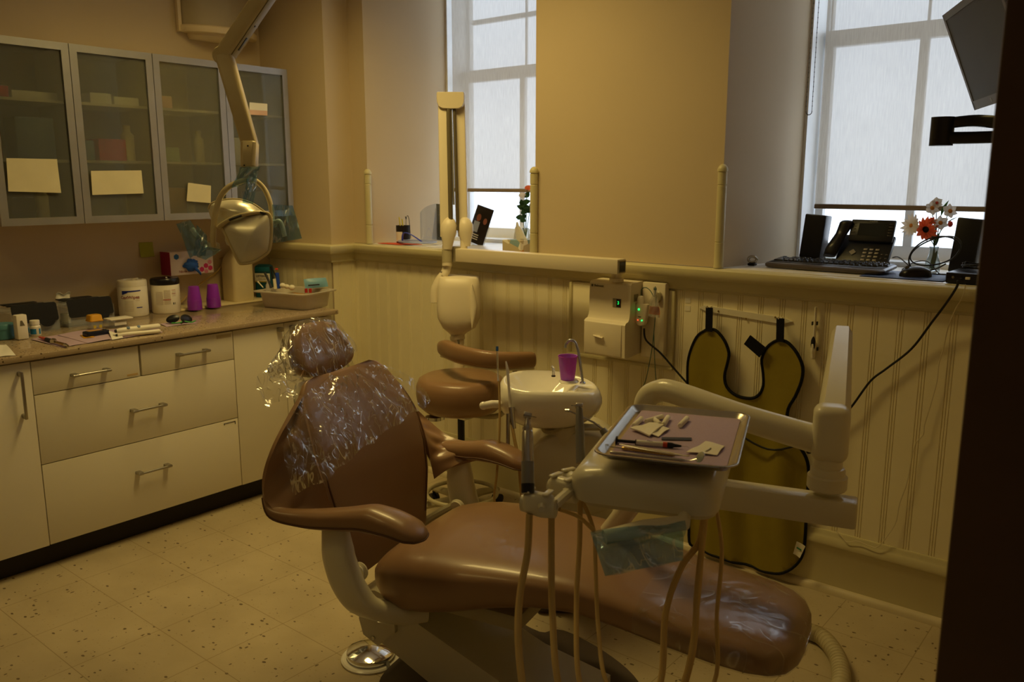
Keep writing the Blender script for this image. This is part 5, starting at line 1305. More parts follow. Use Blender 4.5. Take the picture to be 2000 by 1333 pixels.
m = MB(); m.tube(smooth_path([lp(448, 430, .055), lp(460, 425, .058), lp(472, 421, .058)], 3), .005, 8, flat=.8); m.tube(smooth_path([lp(508, 415, .045), lp(518, 418, .035)], 3), .005, 8, flat=.8); m.build('grip_slot', 'black_plastic', bn)
m = MB(); m.loft([[lp(480+x*180, 440-y*180, z) for x, y in rrect(.28, .22, .09, 5)] for z in (-.06, .0, .03)]); m.build('lamp_housing', 'lamp_beige', lt, smooth=60) if False else None
m = MB(); m.box(lp(478, 455, -.01), (.13, .05, .09), .02, rotm(YAW)); m.build('lamp_housing', 'unit_cream', lt)
for P in ([lp(420, 482), lp(408, 478), lp(395, 470, .01), lp(383, 458, .02), lp(375, 447, .02)], [lp(532, 438, -.02), lp(545, 432, -.01), lp(552, 445, -.01), lp(556, 462, -.01)]):
    m = MB(); m.tube(smooth_path(P, 5), .0075, 12); m.build('grab_handle', 'unit_cream', lt)
# ceiling column for the arm
ct_ = LO+top
m = MB(); m.cyl(ct_+Vector((0, 0, -.05)), Vector((ct_.x, ct_.y, 2.88)), .032, 20); m.build('ceiling_column', 'lamp_beige').parent = lt
for o__ in [o2 for o2 in lt.children if o2.name.startswith('ceiling_column')]: o__.matrix_parent_inverse = Matrix.Translation(-LO)
m = MB(); m.lathe([(.03, 2.86), (.12, 2.93), (.13, 2.998), (.001, 2.999)], (ct_.x, ct_.y, 0), 30); o__ = m.build('ceiling_rose', 'lamp_beige'); o__.parent = lt; o__.matrix_parent_inverse = Matrix.Translation(-LO)
# blue bags
def bluebag(label, quads, name='plastic_sleeve', bul=.012, grp='blue plastic sleeves on the dental light'):
    m = MB()
    for cor, dd in quads:
        P = [D(x, y, LD-z) for x, y, z in cor]
        for s in (-1, 1):
            m.grid(lambda u, v: P[0].lerp(P[1], u).lerp(P[3].lerp(P[2], u), v)-FW*s*(bul*math.sin(PI*u)*math.sin(PI*(.15+.7*v))+.002+.0035*math.sin(u*13+v*7*s+2*s)), 20, 20)
    return tag(m.build(name, 'blue_film', None, smooth=80), label, 'plastic sleeve', grp)
bluebag('blue plastic sleeve over the left handle of the dental light', [([(345, 438, .03), (372, 430, .03), (400, 478, .03), (372, 505, .03)], 0), ([(385, 440, .025), (405, 462, .02), (402, 500, .02), (378, 500, .02)], 0), ([(396, 480, .02), (434, 488, .01), (402, 508, .01), (385, 502, .02)], 0)])
bluebag('blue plastic sleeve over the right handle of the dental light', [([(532, 400, -.005), (572, 402, -.005), (590, 466, -.005), (534, 475, -.005)], 0)])
bluebag('blue plastic sleeve wrapped round the wrist of the dental light', [([(470, 327, .03), (508, 326, .02), (500, 350, .02), (452, 368, .04)], 0), ([(482, 350, .03), (503, 345, .02), (495, 398, .03), (474, 396, .04)], 0)], bul=.016)

# ================================================================ WALL CABINET NOTES AND CONTENTS
mat('note_cream', 'd5cba6', .8); mat('card_pink', 'e0b9a4', .7); mat('red_soft', 'c42f28', .6); mat('blue_grey', '6d7d94', .7); mat('dark_grey', '2c2c30', .7); mat('amber', 'b88a4a', .6); mat('mint', 'aabf9e', .6)
def gpt(px, py, x=XU+.0025): return at(px, py, 'x', x)
def note(k, cor, label, m1='note_cream'):
    P = [gpt(x, y) for x, y in cor]; m = MB(); m.grid(lambda u, v: P[0].lerp(P[1], u).lerp(P[3].lerp(P[2], u), v)+Vector((.0006+.0015*math.sin(u*5+v*3)*v, 0, 0)), 8, 6, .0008)
    return tag(m.build('paper_note', m1), label, 'note', 'paper notes taped to the wall cabinet doors')
note(0, [(12, 309), (111, 311), (119, 377), (16, 374)], 'large blank cream note on the leftmost wall cabinet door')
note(1, [(177, 334), (276, 333), (280, 378), (180, 381)], 'wide blank cream note on the second wall cabinet door from the left')
note(2, [(367, 357), (412, 363), (411, 397), (364, 393)], 'small square note on the wall cabinet door third from the left')
P = [at(x, y, 'x', XU-.004) for x, y in ((487, 200), (522, 203), (522, 226), (487, 224))]
m = MB(); m.grid(lambda u, v: P[0].lerp(P[1], u).lerp(P[3].lerp(P[2], u), v), 2, 2, .001); tag(m.build('business_card', 'paper_white'), 'small white card with a pink lower half inside the corner wall cabinet', 'card')
P2 = [P[3].lerp(P[0], .4)+Vector((.0012, 0, 0)), P[2].lerp(P[1], .4)+Vector((.0012, 0, 0)), P[2]+Vector((.0012, 0, 0)), P[3]+Vector((.0012, 0, 0))]
m = MB(); m.grid(lambda u, v: P2[0].lerp(P2[1], u).lerp(P2[3].lerp(P2[2], u), v), 2, 2); pk = m.build('pink_half', 'card_pink'); 
cardo = [o for o in COL.objects if o.name == 'business_card'][0]; pk.parent = cardo; pk.matrix_parent_inverse = Matrix.Translation(-cardo.location)
SH = [UZ[0]+.0165, UZ[0]+.2825, UZ[0]+.5375]
def shelf_item(y0, y1, sh, h, mm, label, kind='box', x0=-.02, x1=.11, nm=None):
    z = SH[sh]; m = MB()
    if kind == 'box': m.box2((x0, y0, z), (x1, y1, z+h), .004)
    else: r = (y1-y0)/2; m.lathe([(r, 0), (r, h*.72), (r*.55, h*.82), (r*.55, h)], ((x0+x1)/2, (y0+y1)/2, z), 20)
    tag(m.build(nm or ('supply_box' if kind == 'box' else 'supply_bottle'), mm), label, 'box' if kind == 'box' else 'bottle', 'supplies inside the wall cabinets')
yy = lambda px, py: at(px, py, 'x', .05).y
for a in [
 (-1.72, -1.64, 2, .05, 'red_soft', 'blurred red box behind frosted glass, top shelf, far left'),
 (-1.63, -1.44, 2, .035, 'paper_white', 'long white box on the top shelf behind the leftmost frosted door'),
 (-1.60, -1.50, 2, .035, 'paper_white', None),
 (-1.72, -1.69, 1, .13, 'red_soft', 'tall red box at the far left of the middle shelf behind frosted glass'),
 (-1.63, -1.47, 1, .18, 'blue_grey', 'big blue-grey box on the middle shelf behind the leftmost frosted door'),
 (-1.68, -1.58, 0, .10, 'dark_grey', 'dark box on the bottom shelf behind the leftmost frosted door'),
 (-1.30, -1.20, 2, .05, 'paper_white', 'white box on the top shelf behind the second frosted door'),
 (-1.19, -1.07, 2, .04, 'paper_white', 'flat white box right of another on the second door\'s top shelf'),
 (-1.38, -1.30, 1, .09, 'blue_grey', 'small blue-grey box on the middle shelf behind the second frosted door'),
 (-1.28, -1.15, 1, .10, 'red_soft', 'soft red bundle on the middle shelf behind the second frosted door'),
 (-1.02, -.90, 2, .06, 'card_pink', 'pale pink box on the top shelf behind the third frosted door'),
 (-1.0, -.88, 1, .07, 'mint', 'pale green box on the middle shelf behind the third frosted door'),
 (-.96, -.86, 0, .14, 'amber', 'amber box low behind the third frosted door'),
 (-.60, -.50, 1, .13, 'paper_white', 'white box on the middle shelf of the corner cabinet'),
 (-.46, -.36, 0, .12, 'blue_grey', 'blue-grey box low in the corner wall cabinet')]:
    if a[5]: shelf_item(*a)
shelf_item(-1.14, -1.08, 1, .17, 'note_cream', 'cream bottle on the middle shelf behind the second frosted door', 'b')
shelf_item(-.76, -.71, 1, .16, 'note_cream', 'cream bottle on the middle shelf behind the third frosted door', 'b')
shelf_item(-1.56, -1.50, 0, .15, 'note_cream', 'cream bottle low behind the leftmost frosted door', 'b')

# corner shelf unit high on the wall
mat('shelf_grey', 'b8ab90', .7); mat('shelf_trim', 'e6d3b0', .5)
so2 = Vector((XL, -.475, 2.345)); cs = thing('wall_sconce', 'grey curved wall sconce with a cream lower trim above the wall cabinets', 'wall lamp', so2)
def arc(r1, r2, z, n=24): return [Vector((.001 if i in (0, n) and False else .002+r1*math.sin(PI*i/n), -r2*math.cos(PI*i/n), z)) for i in range(n+1)]
m = MB(); m.loft([arc(.13, .215, .035), arc(.14, .215, .36)]); m.build('shade', 'shelf_grey', cs, smooth=50)
m = MB(); m.loft([arc(.07, .165, -.03), arc(.10, .175, -.012), arc(.10, .175, .002)]); m.loft([arc(.145, .225, .0), arc(.15, .23, .01), arc(.15, .23, .028), arc(.14, .22, .036)]); m.box2((.002, -.235, .0), (.03, -.215, .37), .002); m.build('lower_trim', 'shelf_trim', cs, smooth=40)

# ================================================================ THINGS ON THE WORKTOP
Z = ZT
def tp(px, py, z=Z): return at(px, py, 'z', z)
def onwall(p, clear): return Vector((max(p.x, XL+clear), p.y, p.z))
def hgt(px, p0y, p1y, base):  # height of something standing at base whose top shows at p1y
    d = (base-CAM).dot(FW); return (p0y-p1y)*d/FOC*1.0
mat('can_white', 'ece5d6', .35); mat('can_blue', '1f2f96', .4); mat('print_soft', 'b5a08e', .6); mat('print_red', '9c5a5c', .6); mat('lid_black', '17151a', .3); mat('yellow_edge', 'c9c34a', .5)
def canister(px, py, r, h, label, kind):
    q = tp(px, py); q = onwall(Vector((q.x-.04, q.y+.022, Z)), r+.04)
    # keep the same sight line for the foot
    t = thing('wipes_canister', label, 'canister', q, 0, 'wipes canisters on the worktop')
    m = MB(); m.lathe([(.001, 0), (r*.96, 0), (r, .006), (r, h*.80), (r*.985, h*.81), (.001, h*.81)], n=40); body = m.build('can', 'can_white', t)
    if kind == 0:
        m = MB(); m.lathe([(r*1.0, h*.81), (r*1.0, h*.93), (r*.96, h*.97), (r*.7, h*.985), (r*.68, h*.96), (.001, h*.96)], n=40); m.tube([(r*.1, r*.1, h*.97), (r*.3, r*.3, h*1.0)], [.016, .013], 10, flat=.4); m.build('lid', 'can_white', t)
    else:
        m = MB(); m.lathe([(r*1.0, h*.81), (r*1.02, h*.83), (r*1.02, h*.95), (r*.95, h*.99), (.001, h*1.0)], n=40); m.build('lid', 'lid_black', t)
        m = MB(); m.ball((r*.3, -.0*r, h*1.0), .005, 8); m.build('wipe_tip', 'paper_white', t)
    return t, r, h
CD = (CAM-tp(270, 600)); CA = math.atan2(CD.y, CD.x)   # direction towards the photographer's side
def curved(mb, r, a0, a1, z0, z1, n=10, z0b=None, z1b=None, off=.0006):
    z0b = z0 if z0b is None else z0b; z1b = z1 if z1b is None else z1b
    vs = []; fs = []
    for i in range(n+1):
        t = i/n; a = a0+(a1-a0)*t
        for z in (z0+(z0b-z0)*t, z1+(z1b-z1)*t): vs.append(((r+off)*math.cos(a), (r+off)*math.sin(a), z))
    for i in range(n): fs.append((2*i, 2*i+2, 2*i+3, 2*i+1))
    mb.add(vs, fs)
def cylt(mb, body, r, a, z, size):
    k = MB(); text_mesh(k, body, Matrix.Identity(4), size, .0002, True)
    mb.add([((r+.0008+v[2])*math.cos(a+v[0]/r), (r+.0008+v[2])*math.sin(a+v[0]/r), z+v[1]) for v in k.v], k.f)
t, r, h = canister(256, 617, .070, .185, 'white wipes canister with a blue curved stripe, left of the black-lidded one', 0)
m = MB(); curved(m, r, CA-.75, CA+.55, h*.66, h*.71, 12, h*.69, h*.72); curved(m, r, CA-.75, CA-.35, h*.60, h*.67, 5, h*.655, h*.68); m.build('blue_stripe', 'can_blue', t)
m = MB(); cylt(m, 'CaviWipes', r, CA-.22, h*.53, .021); m.build('lettering', 'print_red', t)
m = MB()
for i in range(9): curved(m, r, CA-.6, CA+.02, h*(.43-.034*i), h*(.436-.034*i))
for i in range(5): curved(m, r, CA+.15, CA+.45, h*(.55-.03*i), h*(.555-.03*i))
m.build('small_print', 'print_soft', t)
m = MB(); curved(m, r, CA+.2, CA+.6, h*.235, h*.26); m.build('blue_label', 'can_blue', t)
t, r, h = canister(326, 612, .070, .180, 'white wipes canister with a black lid, nearest the purple cups', 1)
m = MB()
for i in range(16): curved(m, r, CA-.75, CA-.22, h*(.62-.024*i), h*(.626-.024*i), 6); curved(m, r, CA-.15, CA+.3, h*(.66-.026*i), h*(.668-.026*i), 6)
for i in range(6): curved(m, r, CA+.42, CA+.75, h*(.64-.03*i), h*(.646-.03*i), 6)
m.build('small_print', 'print_soft', t)
m = MB(); curved(m, r, CA+.4, CA+.72, h*.668, h*.676, 6); curved(m, r, CA+.4, CA+.72, h*.56, h*.568, 6); cylt(m, 'WARNING', r, CA+.05, h*.40, .008); m.build('red_lines', 'red_soft', t)
m = MB(); curved(m, r, CA+.46, CA+.54, h*.25, h*.31, 3); curved(m, r, CA+.6, CA+.64, h*.25, h*.31, 2); m.build('barcode', 'print_dark', t)
# purple cup stacks, on a cream tray strip
mat('strip_cream', 'd9c9a0', .5)
m = MB(); a = tp(356, 612); b_ = tp(500, 585); c_ = tp(640, 596); yA = tp(352, 612).y
m.box2((XL+.006, yA, Z), (.045, -.30, Z+.008), .003); tag(m.build('counter_tray', 'strip_cream'), 'flat cream tray along the wall under the purple cup stacks and the jug', 'tray')
Z2 = Z+.0085
for i, (px, py, label) in enumerate(((381, 606, 'left stack of upturned purple cups, beside the black-lidded canister'), (418, 601, 'right stack of upturned purple cups, beside the white jug'))):
    q = tp(px, py, Z2); q = onwall(Vector((q.x-.02, q.y+.012, Z2)), .055)
    t = thing('cup_stack', label, 'cup stack', q, 0, 'purple cup stacks')
    m = MB(); m.lathe([(.037, 0), (.0365, .006), (.036, .05)], n=30, cap=True)
    for k in range(9): m.lathe([(.037-.0002*k, .004+k*.0055), (.0377-.0002*k, .0055+k*.0055), (.037-.0002*k, .007+k*.0055)], n=30, cap=False)
    m.build('nested_rims', 'purple_dark', t)
    m = MB(); m.lathe([(.035, .05), (.0265, .118), (.025, .122), (.001, .1215)], n=30); m.build('top_cup', 'purple_dark', t)
# white jug
q = Vector((XL+.095, tp(470, 592).y+.025, Z2)); 
jg = thing('plastic_jug', 'tall cream plastic jug with a pump neck behind the dental light head', 'jug', q)
m = MB(); R = []
for z, s, k_ in ((0, .97, .02), (.008, 1, .02), (.20, 1, .02), (.235, .93, .025), (.27, .66, .03), (.285, .36, .022), (.30, .30, .02)): R.append([Vector((x, y, z)) for x, y in rrect(.13*s, .13*s, k_, 4)])
m.loft(R); m.build('bottle', 'strip_cream', jg)
m = MB(); m.lathe([(.024, .30), (.024, .325), (.012, .33), (.006, .335), (.006, .38)], n=20); m.build('cap', 'strip_cream', jg)
# cream hose on the wall
P = [at(352, 592, 'x', XL+.03), at(372, 572, 'x', XL+.02), at(400, 548, 'x', XL+.02), at(425, 530, 'x', XL+.02), at(437, 510, 'x', XL+.015), at(434, 503, 'x', XL+.012), at(429, 506, 'x', XL+.006)]
m = MB(); m.tube(smooth_path(P, 6), .0042, 8); tag(m.build('electric_wire', 'hose_cream'), 'cream cord curving down the wall beneath the glove box', 'cord')
# sticky note
mat('sticky', 'a8a83c', .8)
P = [at(x, y, 'x', XL+.002) for x, y in ((271, 474), (298, 473), (300, 501), (273, 503))]
m = MB(); m.grid(lambda u, v: P[0].lerp(P[1], u).lerp(P[3].lerp(P[2], u), v)+Vector((.012*v*v, 0, 0)), 4, 6, .0006); tag(m.build('sticky_note', 'sticky'), 'yellow-green sticky note on the wall above the canisters', 'note')
# glove box
mat('box_white', 'e6d6cf', .55); mat('box_magenta', 'b02a58', .5); mat('hex_pink', 'd0306e', .5); mat('hex_light', 'd98a9a', .5); mat('hex_blue', '2468b0', .5); mat('glove_blue', '2a62c0', .6)
gx = XL+.10; Pa = at(331, 491, 'x', gx); Pb = at(415, 490, 'x', gx); Pc = at(331, 540, 'x', gx); zt_ = (Pa.z+.5*(Pb.z-Pa.z)); zb_ = Pc.z
gb = thing('glove_box', 'white and magenta box of disposable gloves mounted on the wall', 'glove box', (XL+.002, (Pa.y+Pb.y)/2, zb_))
hy = (Pb.y-Pa.y)/2; hz_ = zt_-zb_
m = MB(); m.box2((0, -hy, 0), (.098, hy, hz_), .002); m.build('carton', 'box_white', gb)
m = MB(); m.box2((-.0, -hy-.001, .001), (.097, -hy+.002, hz_-.001)); m.build('end_panel', 'box_magenta', gb)
def hexa(mb, y, z, r): mb.prism([(r*math.cos(PI/3*k+PI/6), r*math.sin(PI/3*k+PI/6)) for k in range(6)], lambda a, b, t: (t, y+a, z+b), .0975, .0992)
m = MB(); hexa(m, -hy+.035, hz_-.026, .0155); m.build('blue_hexagon', 'hex_blue', gb)
m = MB(); hexa(m, hy-.07, .022, .0145); hexa(m, hy-.045, .040, .0145); hexa(m, hy-.02, .026, .0145); m.build('pink_hexagon', 'hex_pink', gb)
m = MB(); hexa(m, hy-.022, .058, .0135); hexa(m, hy-.045, .010, .0125); m.build('pale_hexagon', 'hex_light', gb)
m = MB(); text_mesh(m, 'Nitrile Gloves', Matrix.Translation((.0985, -.03, .018)) @ Matrix.Rotation(PI/2, 4, 'Z') @ Matrix.Rotation(PI/2, 4, 'X'), .017, .0003, True); m.build('lettering', 'print_red', gb)
m = MB(); random.seed(3)
def gl(u, v):
    a = 2*PI*u; b2 = PI*v; r_ = .034*(1+.22*math.sin(a*3+b2*4)+.12*math.sin(a*7-b2*5)); return Vector((.100+.024*math.sin(b2)*abs(math.cos(a/1))*1.2, -.012+r_*math.sin(b2)*math.sin(a)*1.1, .05-r_*.8*math.cos(b2)))
m.grid(gl, 28, 14); m.tube([(.11, .0, .04), (.122, .012, .022), (.118, .03, .004), (.113, .036, -.006)], [.012, .008, .006, .003], 8); m.build('glove', 'glove_blue', gb, smooth=80)
# mouthwash carton behind the tray
mat('teal', '1f6f84', .4); mat('deep_teal', '0e4a5a', .4); mat('yellow_rule', 'c9b23a', .5)
lo_ = tp(520, 590, Z); lo_ = Vector((XL+.08, -.345, Z2)); lo_ = at(519, 583, 'x', XL+.10); lo_ = Vector((lo_.x, lo_.y, Z2))
lb = thing('mouthwash_bottle', 'teal mouthwash bottle with a cream label behind the plastic bin', 'bottle', lo_, YAW-.15)
m = MB(); R = []
for z, s in ((0, .97), (.006, 1), (.165, 1), (.182, .9), (.19, .6)): R.append([Vector((x, y, z)) for x, y in rrect(.105*s, .055*s, .018*s, 5)])
m.loft(R); m.build('bottle', 'deep_teal', lb)
m = MB(); m.box2((-.044, -.0295, .150), (.044, -.0275, .176), .001); m.build('upper_panel', 'teal', lb)
m = MB(); m.box2((-.046, -.0298, .095), (.046, -.0275, .140), .001); lab = m.build('label', 'can_white', lb)
m = MB(); text_mesh(m, 'LISTERINE', Matrix.Translation((0, -.0302, .124)) @ Matrix.Rotation(PI/2, 4, 'X'), .017, .0003, True); m.build('lettering', 'print_dark', lab)
m = MB(); text_mesh(m, 'COOL MINT', Matrix.Translation((0, -.0302, .107)) @ Matrix.Rotation(PI/2, 4, 'X'), .009, .0003); m.build('small_lettering', 'print_grey', lab)
m = MB(); m.box2((-.046, -.0298, .090), (.046, -.0275, .093)); m.build('yellow_rule', 'yellow_rule', lb)
# translucent bin
def frost(name, c, al=.75):
    m = mat(name, c, .35, alpha=1, trans=.0); nt = m.node_tree; b = nt.nodes['Principled BSDF']
    t_ = nt.nodes.new('ShaderNodeBsdfTransparent'); mx = nt.nodes.new('ShaderNodeMixShader'); mx.inputs[0].default_value = al; out = [n for n in nt.nodes if n.type == 'OUTPUT_MATERIAL'][0]
    nt.links.new(t_.outputs[0], mx.inputs[1]); nt.links.new(b.outputs[0], mx.inputs[2]); nt.links.new(mx.outputs[0], out.inputs[0]); return m
frost('bin_plastic', 'd8cdb8', .80); frost('clear_plastic', 'c6ccd2', .22)
bA = tp(505, 600); bB = tp(592, 608); bC = tp(652, 597)
BX = Vector(((bA.x+bC.x)/2-.02, (bA.y+bC.y)/2-.01, Z)); BX = Vector((.351, -.405, Z))
BINR = math.radians(11.6)
bn_ = thing('storage_bin', 'translucent white plastic bin full of dental supplies at the end of the worktop', 'bin', BX, BINR)
m = MB(); R = []
bw, bd2, bh = .335, .225, .088
for z, k_ in ((0, .90), (.004, .92), (bh-.008, 1.0), (bh-.006, 1.12), (bh, 1.13), (bh, 1.0), (bh-.004, .985), (.007, .90), (.006, .88)):
    R.append([Vector((x, y, z)) for x, y in rrect(bw*k_, bd2*k_+(.03 if k_ > 1.05 else 0), .04, 6)])
m.loft(R); m.build('bin_shell', 'bin_plastic', bn_, smooth=45)
ZB = Z+.008
def inbin(x, y, z=0): 
    c, s = math.cos(BINR), math.sin(BINR); return Vector((BX.x+x*c-y*s, BX.y+x*s+y*c, ZB+z))
mat('pouch_blue', '7fb0c8', .35); mat('toothbrush_blue', '1d3fa0', .4); mat('red_cap', 'd03a2a', .4); mat('blush', 'c08a86', .6); mat('ivory', 'e9dfc4', .5)
def tagm(m, nm, mm, label, cat, grp='supplies in the plastic bin'): return tag(m.build(nm, mm, None, smooth=50), label, cat, grp)
def atb(px, py, x): return at(px, py, 'x', x)
# sight-line helper: point above the bin at given world x
def bp(px, py, d): return D(px, py, d)
dB = (BX-CAM).dot(FW)
P = [bp(593, 546, dB), bp(636, 543, dB+.05), bp(641, 560, dB+.05), bp(596, 564, dB)]
m = MB(); m.grid(lambda u, v: P[0].lerp(P[1], u).lerp(P[3].lerp(P[2], u), v)-FW*.010*math.sin(PI*u)*math.sin(PI*v), 10, 6, .004); pu = tagm(m, 'sterile_pouch', 'pouch_blue', 'pale blue sterile pouch leaning at the right of the plastic bin', 'pouch')
m = MB(); m.tube([bp(602, 558, dB-.02), bp(624, 556, dB)], .0035, 8); o__ = m.build('pouch_stripe', 'dark_grey'); o__.parent = pu; o__.matrix_parent_inverse = Matrix.Translation(-pu.location)
m = MB(); m.tube([bp(530, 562, dB-.06), bp(523, 545, dB-.05), bp(517, 533, dB-.05)], [.006, .0065, .006], 8); tagm(m, 'marker_pen', 'dark_grey', 'black pen leaning across the mouthwash label', 'pen')
m = MB(); m.tube([bp(533, 548, dB), bp(528, 521, dB)], .004, 8); m.tube([bp(541, 545, dB), bp(530, 520, dB)], .003, 8); tagm(m, 'scissors', 'black_plastic', 'black-handled forceps standing between the bottle and the toothbrush', 'forceps')
m = MB(); m.tube([bp(545, 564, dB), bp(541, 533, dB)], [.009, .010], 10, flat=.5); tb = tagm(m, 'toothbrush', 'toothbrush_blue', 'blue toothbrush pack with a red top standing in the bin', 'toothbrush')
m = MB(); m.ball(bp(540, 526, dB), .009, 10, (1, 1, .6)); o__ = m.build('red_top', 'red_cap'); o__.parent = tb; o__.matrix_parent_inverse = Matrix.Translation(-tb.location)
m = MB(); m.tube([bp(539, 565, dB), bp(537, 545, dB)], .011, 8, flat=.4); tagm(m, 'paper_packet', 'ivory', 'ivory paper packet left of the blue toothbrush', 'packet')
m = MB(); m.tube([bp(514, 562, dB-.07), bp(505, 552, dB-.07)], .003, 8); m.ball(bp(504, 551, dB-.07), .005, 8); tagm(m, 'applicator', 'ivory', 'white applicator stick leaning at the left end of the bin', 'applicator')
m = MB(); m.lathe([(.010, 0), (.010, .03), (.004, .04), (.004, .052)], bp(523, 568, dB-.05), 14); tagm(m, 'dropper_bottle', 'clear_tip', 'tiny clear dropper bottle at the left end of the bin', 'bottle')
for i, (px, py, r_) in enumerate(((552, 558, .016), (560, 560, .014), (570, 562, .017))):
    m = MB(); m.ball(bp(px, py, dB), r_, 10, (1.2, 1, .9)); tagm(m, 'cotton_ball', 'cotton', 'white cotton tuft in the middle of the plastic bin', 'cotton', 'cotton tufts in the bin')
m = MB(); m.box(inbin(-.02, 0, .034), (.10, .10, .05), .006); tagm(m, 'supply_carton', 'amber', 'tan carton inside the middle of the plastic bin', 'carton')
m = MB(); m.box(inbin(.10, -.02, .036), (.07, .09, .05), .008); tagm(m, 'supply_carton', 'blush', 'pink carton seen through the right side of the plastic bin', 'carton')
m = MB(); m.box(inbin(-.11, -.02, .032), (.05, .10, .045), .006); tagm(m, 'supply_carton', 'blue_grey', 'blue-grey carton seen through the left side of the plastic bin', 'carton')
for i, px in enumerate((598, 606)):
    m = MB(); c_ = bp(px, 567, dB-.01); m.tube([c_+Vector((0, 0, -.014)), c_+Vector((0, 0, .008))], .008, 12); tagm(m, 'red_vial', 'red_soft', ['left', 'right'][i]+' one of two dark red vials in front of the pale blue pouch', 'vial', 'red vials in the bin')

# organisers with black fronts
def organiser(px0, px1, pyb, label, tissue=False):
    a = at(px0, 640, 'x', .11); b_ = at(px1, 632, 'x', .11); yc = (a.y+b_.y)/2; w = abs(b_.y-a.y)/2*.97
    o_ = thing('glove_dispenser', label, 'organizer', (XL+.16, yc, Z), 0, 'clear organisers with black fronts')
    m = MB(); m.box2((-.12, -w, 0), (.09, w, .012), .003)
    for s in (-1, 1): m.box2((-.12, s*w-.0015, .0), (.09, s*w+.0015, .09))
    m.box2((.087, -w, 0), (.09, w, .06)); m.build('clear_box', 'clear_plastic', o_)
    m = MB(); T0 = Matrix.Translation((.094, 0, .044)) @ Matrix.Rotation(-.25, 4, 'Y')
    m.T = T0; o2 = rrect(.085, w*2*.97, .012, 4); m.prism([(x+.0425, y) for x, y in o2], lambda x, y, t: (t, y, x), 0, .004)
    m.lathe([(.001, 0), (.036, 0), (.037, .003), (.001, .004)], (.0, w*.45, .012), 24, rotm(0, PI/2)); m.build('black_front', 'black_plastic', o_)
    m = MB(); m.box2((-.06, -w*.9, .115), (-.02, w*.55, .122), .002); m.box2((.0, -w*.9, .115), (.02, w*.7, .121), .002); m.build('top_bar', 'black_plastic', o_)
    m = MB(); m.lathe([(.05, 0), (.052, .01), (.04, .016)], (-.02, w*.72, .10), 20); m.lathe([(.05, 0), (.052, .01), (.04, .016)], (-.02, -w*.75, .09), 20); m.build('clear_lid', 'clear_plastic', o_)
    return o_, w, yc
organiser(24, 118, (668, 645), 'clear organiser with a black front, left of the other, behind the pill bottle')
o_, w, yc = organiser(134, 226, (652, 636), 'clear organiser with a black front, right one, behind the yellow-capped case')
# contents glimpses + tissue holder between
q = at(134, 638, 'x', .0); q = Vector((-.02, q.y, Z)); tc_ = thing('tissue_cup', 'pale cup with a white tissue standing up between the two black-fronted organisers', 'cup', q)
m = MB(); m.lathe([(.022, 0), (.024, .004), (.028, .10)], n=20); m.build('cup', 'clear_plastic', tc_)
m = MB(); m.lathe([(.020, .002), (.022, .05)], n=18); m.build('cup_filling', 'ivory', tc_)
m = MB(); m.grid(lambda u, v: Vector((-.012+.02*u+.01*math.sin(v*6), -.028+.056*u+.004*math.sin(v*9), .095+.05*v+.006*math.sin(u*9))), 8, 8, .002); m.build('tissue', 'paper_white', tc_, smooth=80)
mat('blue_label', '2b7fb8', .5)
q = tp(92, 656); m = MB(); m.box((.10, q.y, Z+.012), (.03, .05, .022), .003); tag(m.build('small_carton', 'blue_label'), 'small blue and white carton in front of the left organiser', 'carton')
# teal jar, white wand box, pill bottle
mat('jar_teal', '4f8490', .4)
q = tp(12, 664); jr = thing('round_jar', 'squat teal round jar with a lid at the left edge of the worktop', 'jar', Vector((q.x-.035, q.y, Z)))
m = MB(); m.lathe([(.001, 0), (.044, 0), (.047, .004), (.047, .048), (.001, .048)], n=32); m.build('base', 'jar_teal', jr)
m = MB(); m.lathe([(.0485, .044), (.0485, .062), (.046, .066), (.001, .0665)], n=32); m.build('lid', 'jar_teal', jr)
q = tp(43, 663); q = Vector((q.x, q.y, Z)); ws_ = thing('white_dispenser', 'upright slim white plastic case with a grey mark, right of the teal jar', 'case', q, .1)
m = MB(); m.box((0, 0, .054), (.036, .046, .107), .006); m.build('case', 'can_white', ws_)
m = MB(); m.prism([(-.011, .060), (.010, .060), (.0, .083), (-.008, .083)], lambda a, b, t: (t, a, b), .0176, .0186); m.build('grey_mark', 'print_grey', ws_)
q = tp(72, 656); pb2 = thing('pill_bottle', 'small white pill bottle with a blue label beside the white case', 'bottle', Vector((q.x-.01, q.y, Z)))
m = MB(); m.lathe([(.001, 0), (.0205, 0), (.022, .003), (.022, .040), (.017, .047), (.016, .052)], n=26); m.build('bottle', 'can_white', pb2)
m = MB(); m.lathe([(.0195, .050), (.0195, .066), (.018, .068), (.001, .068)], n=26); m.build('cap', 'can_white', pb2)
m = MB(); curved(m, .022, CA-1.0, CA+.25, .008, .032, 10); curved(m, .022, CA+.75, CA+1.2, .008, .032, 5); m.build('label', 'blue_label', pb2)
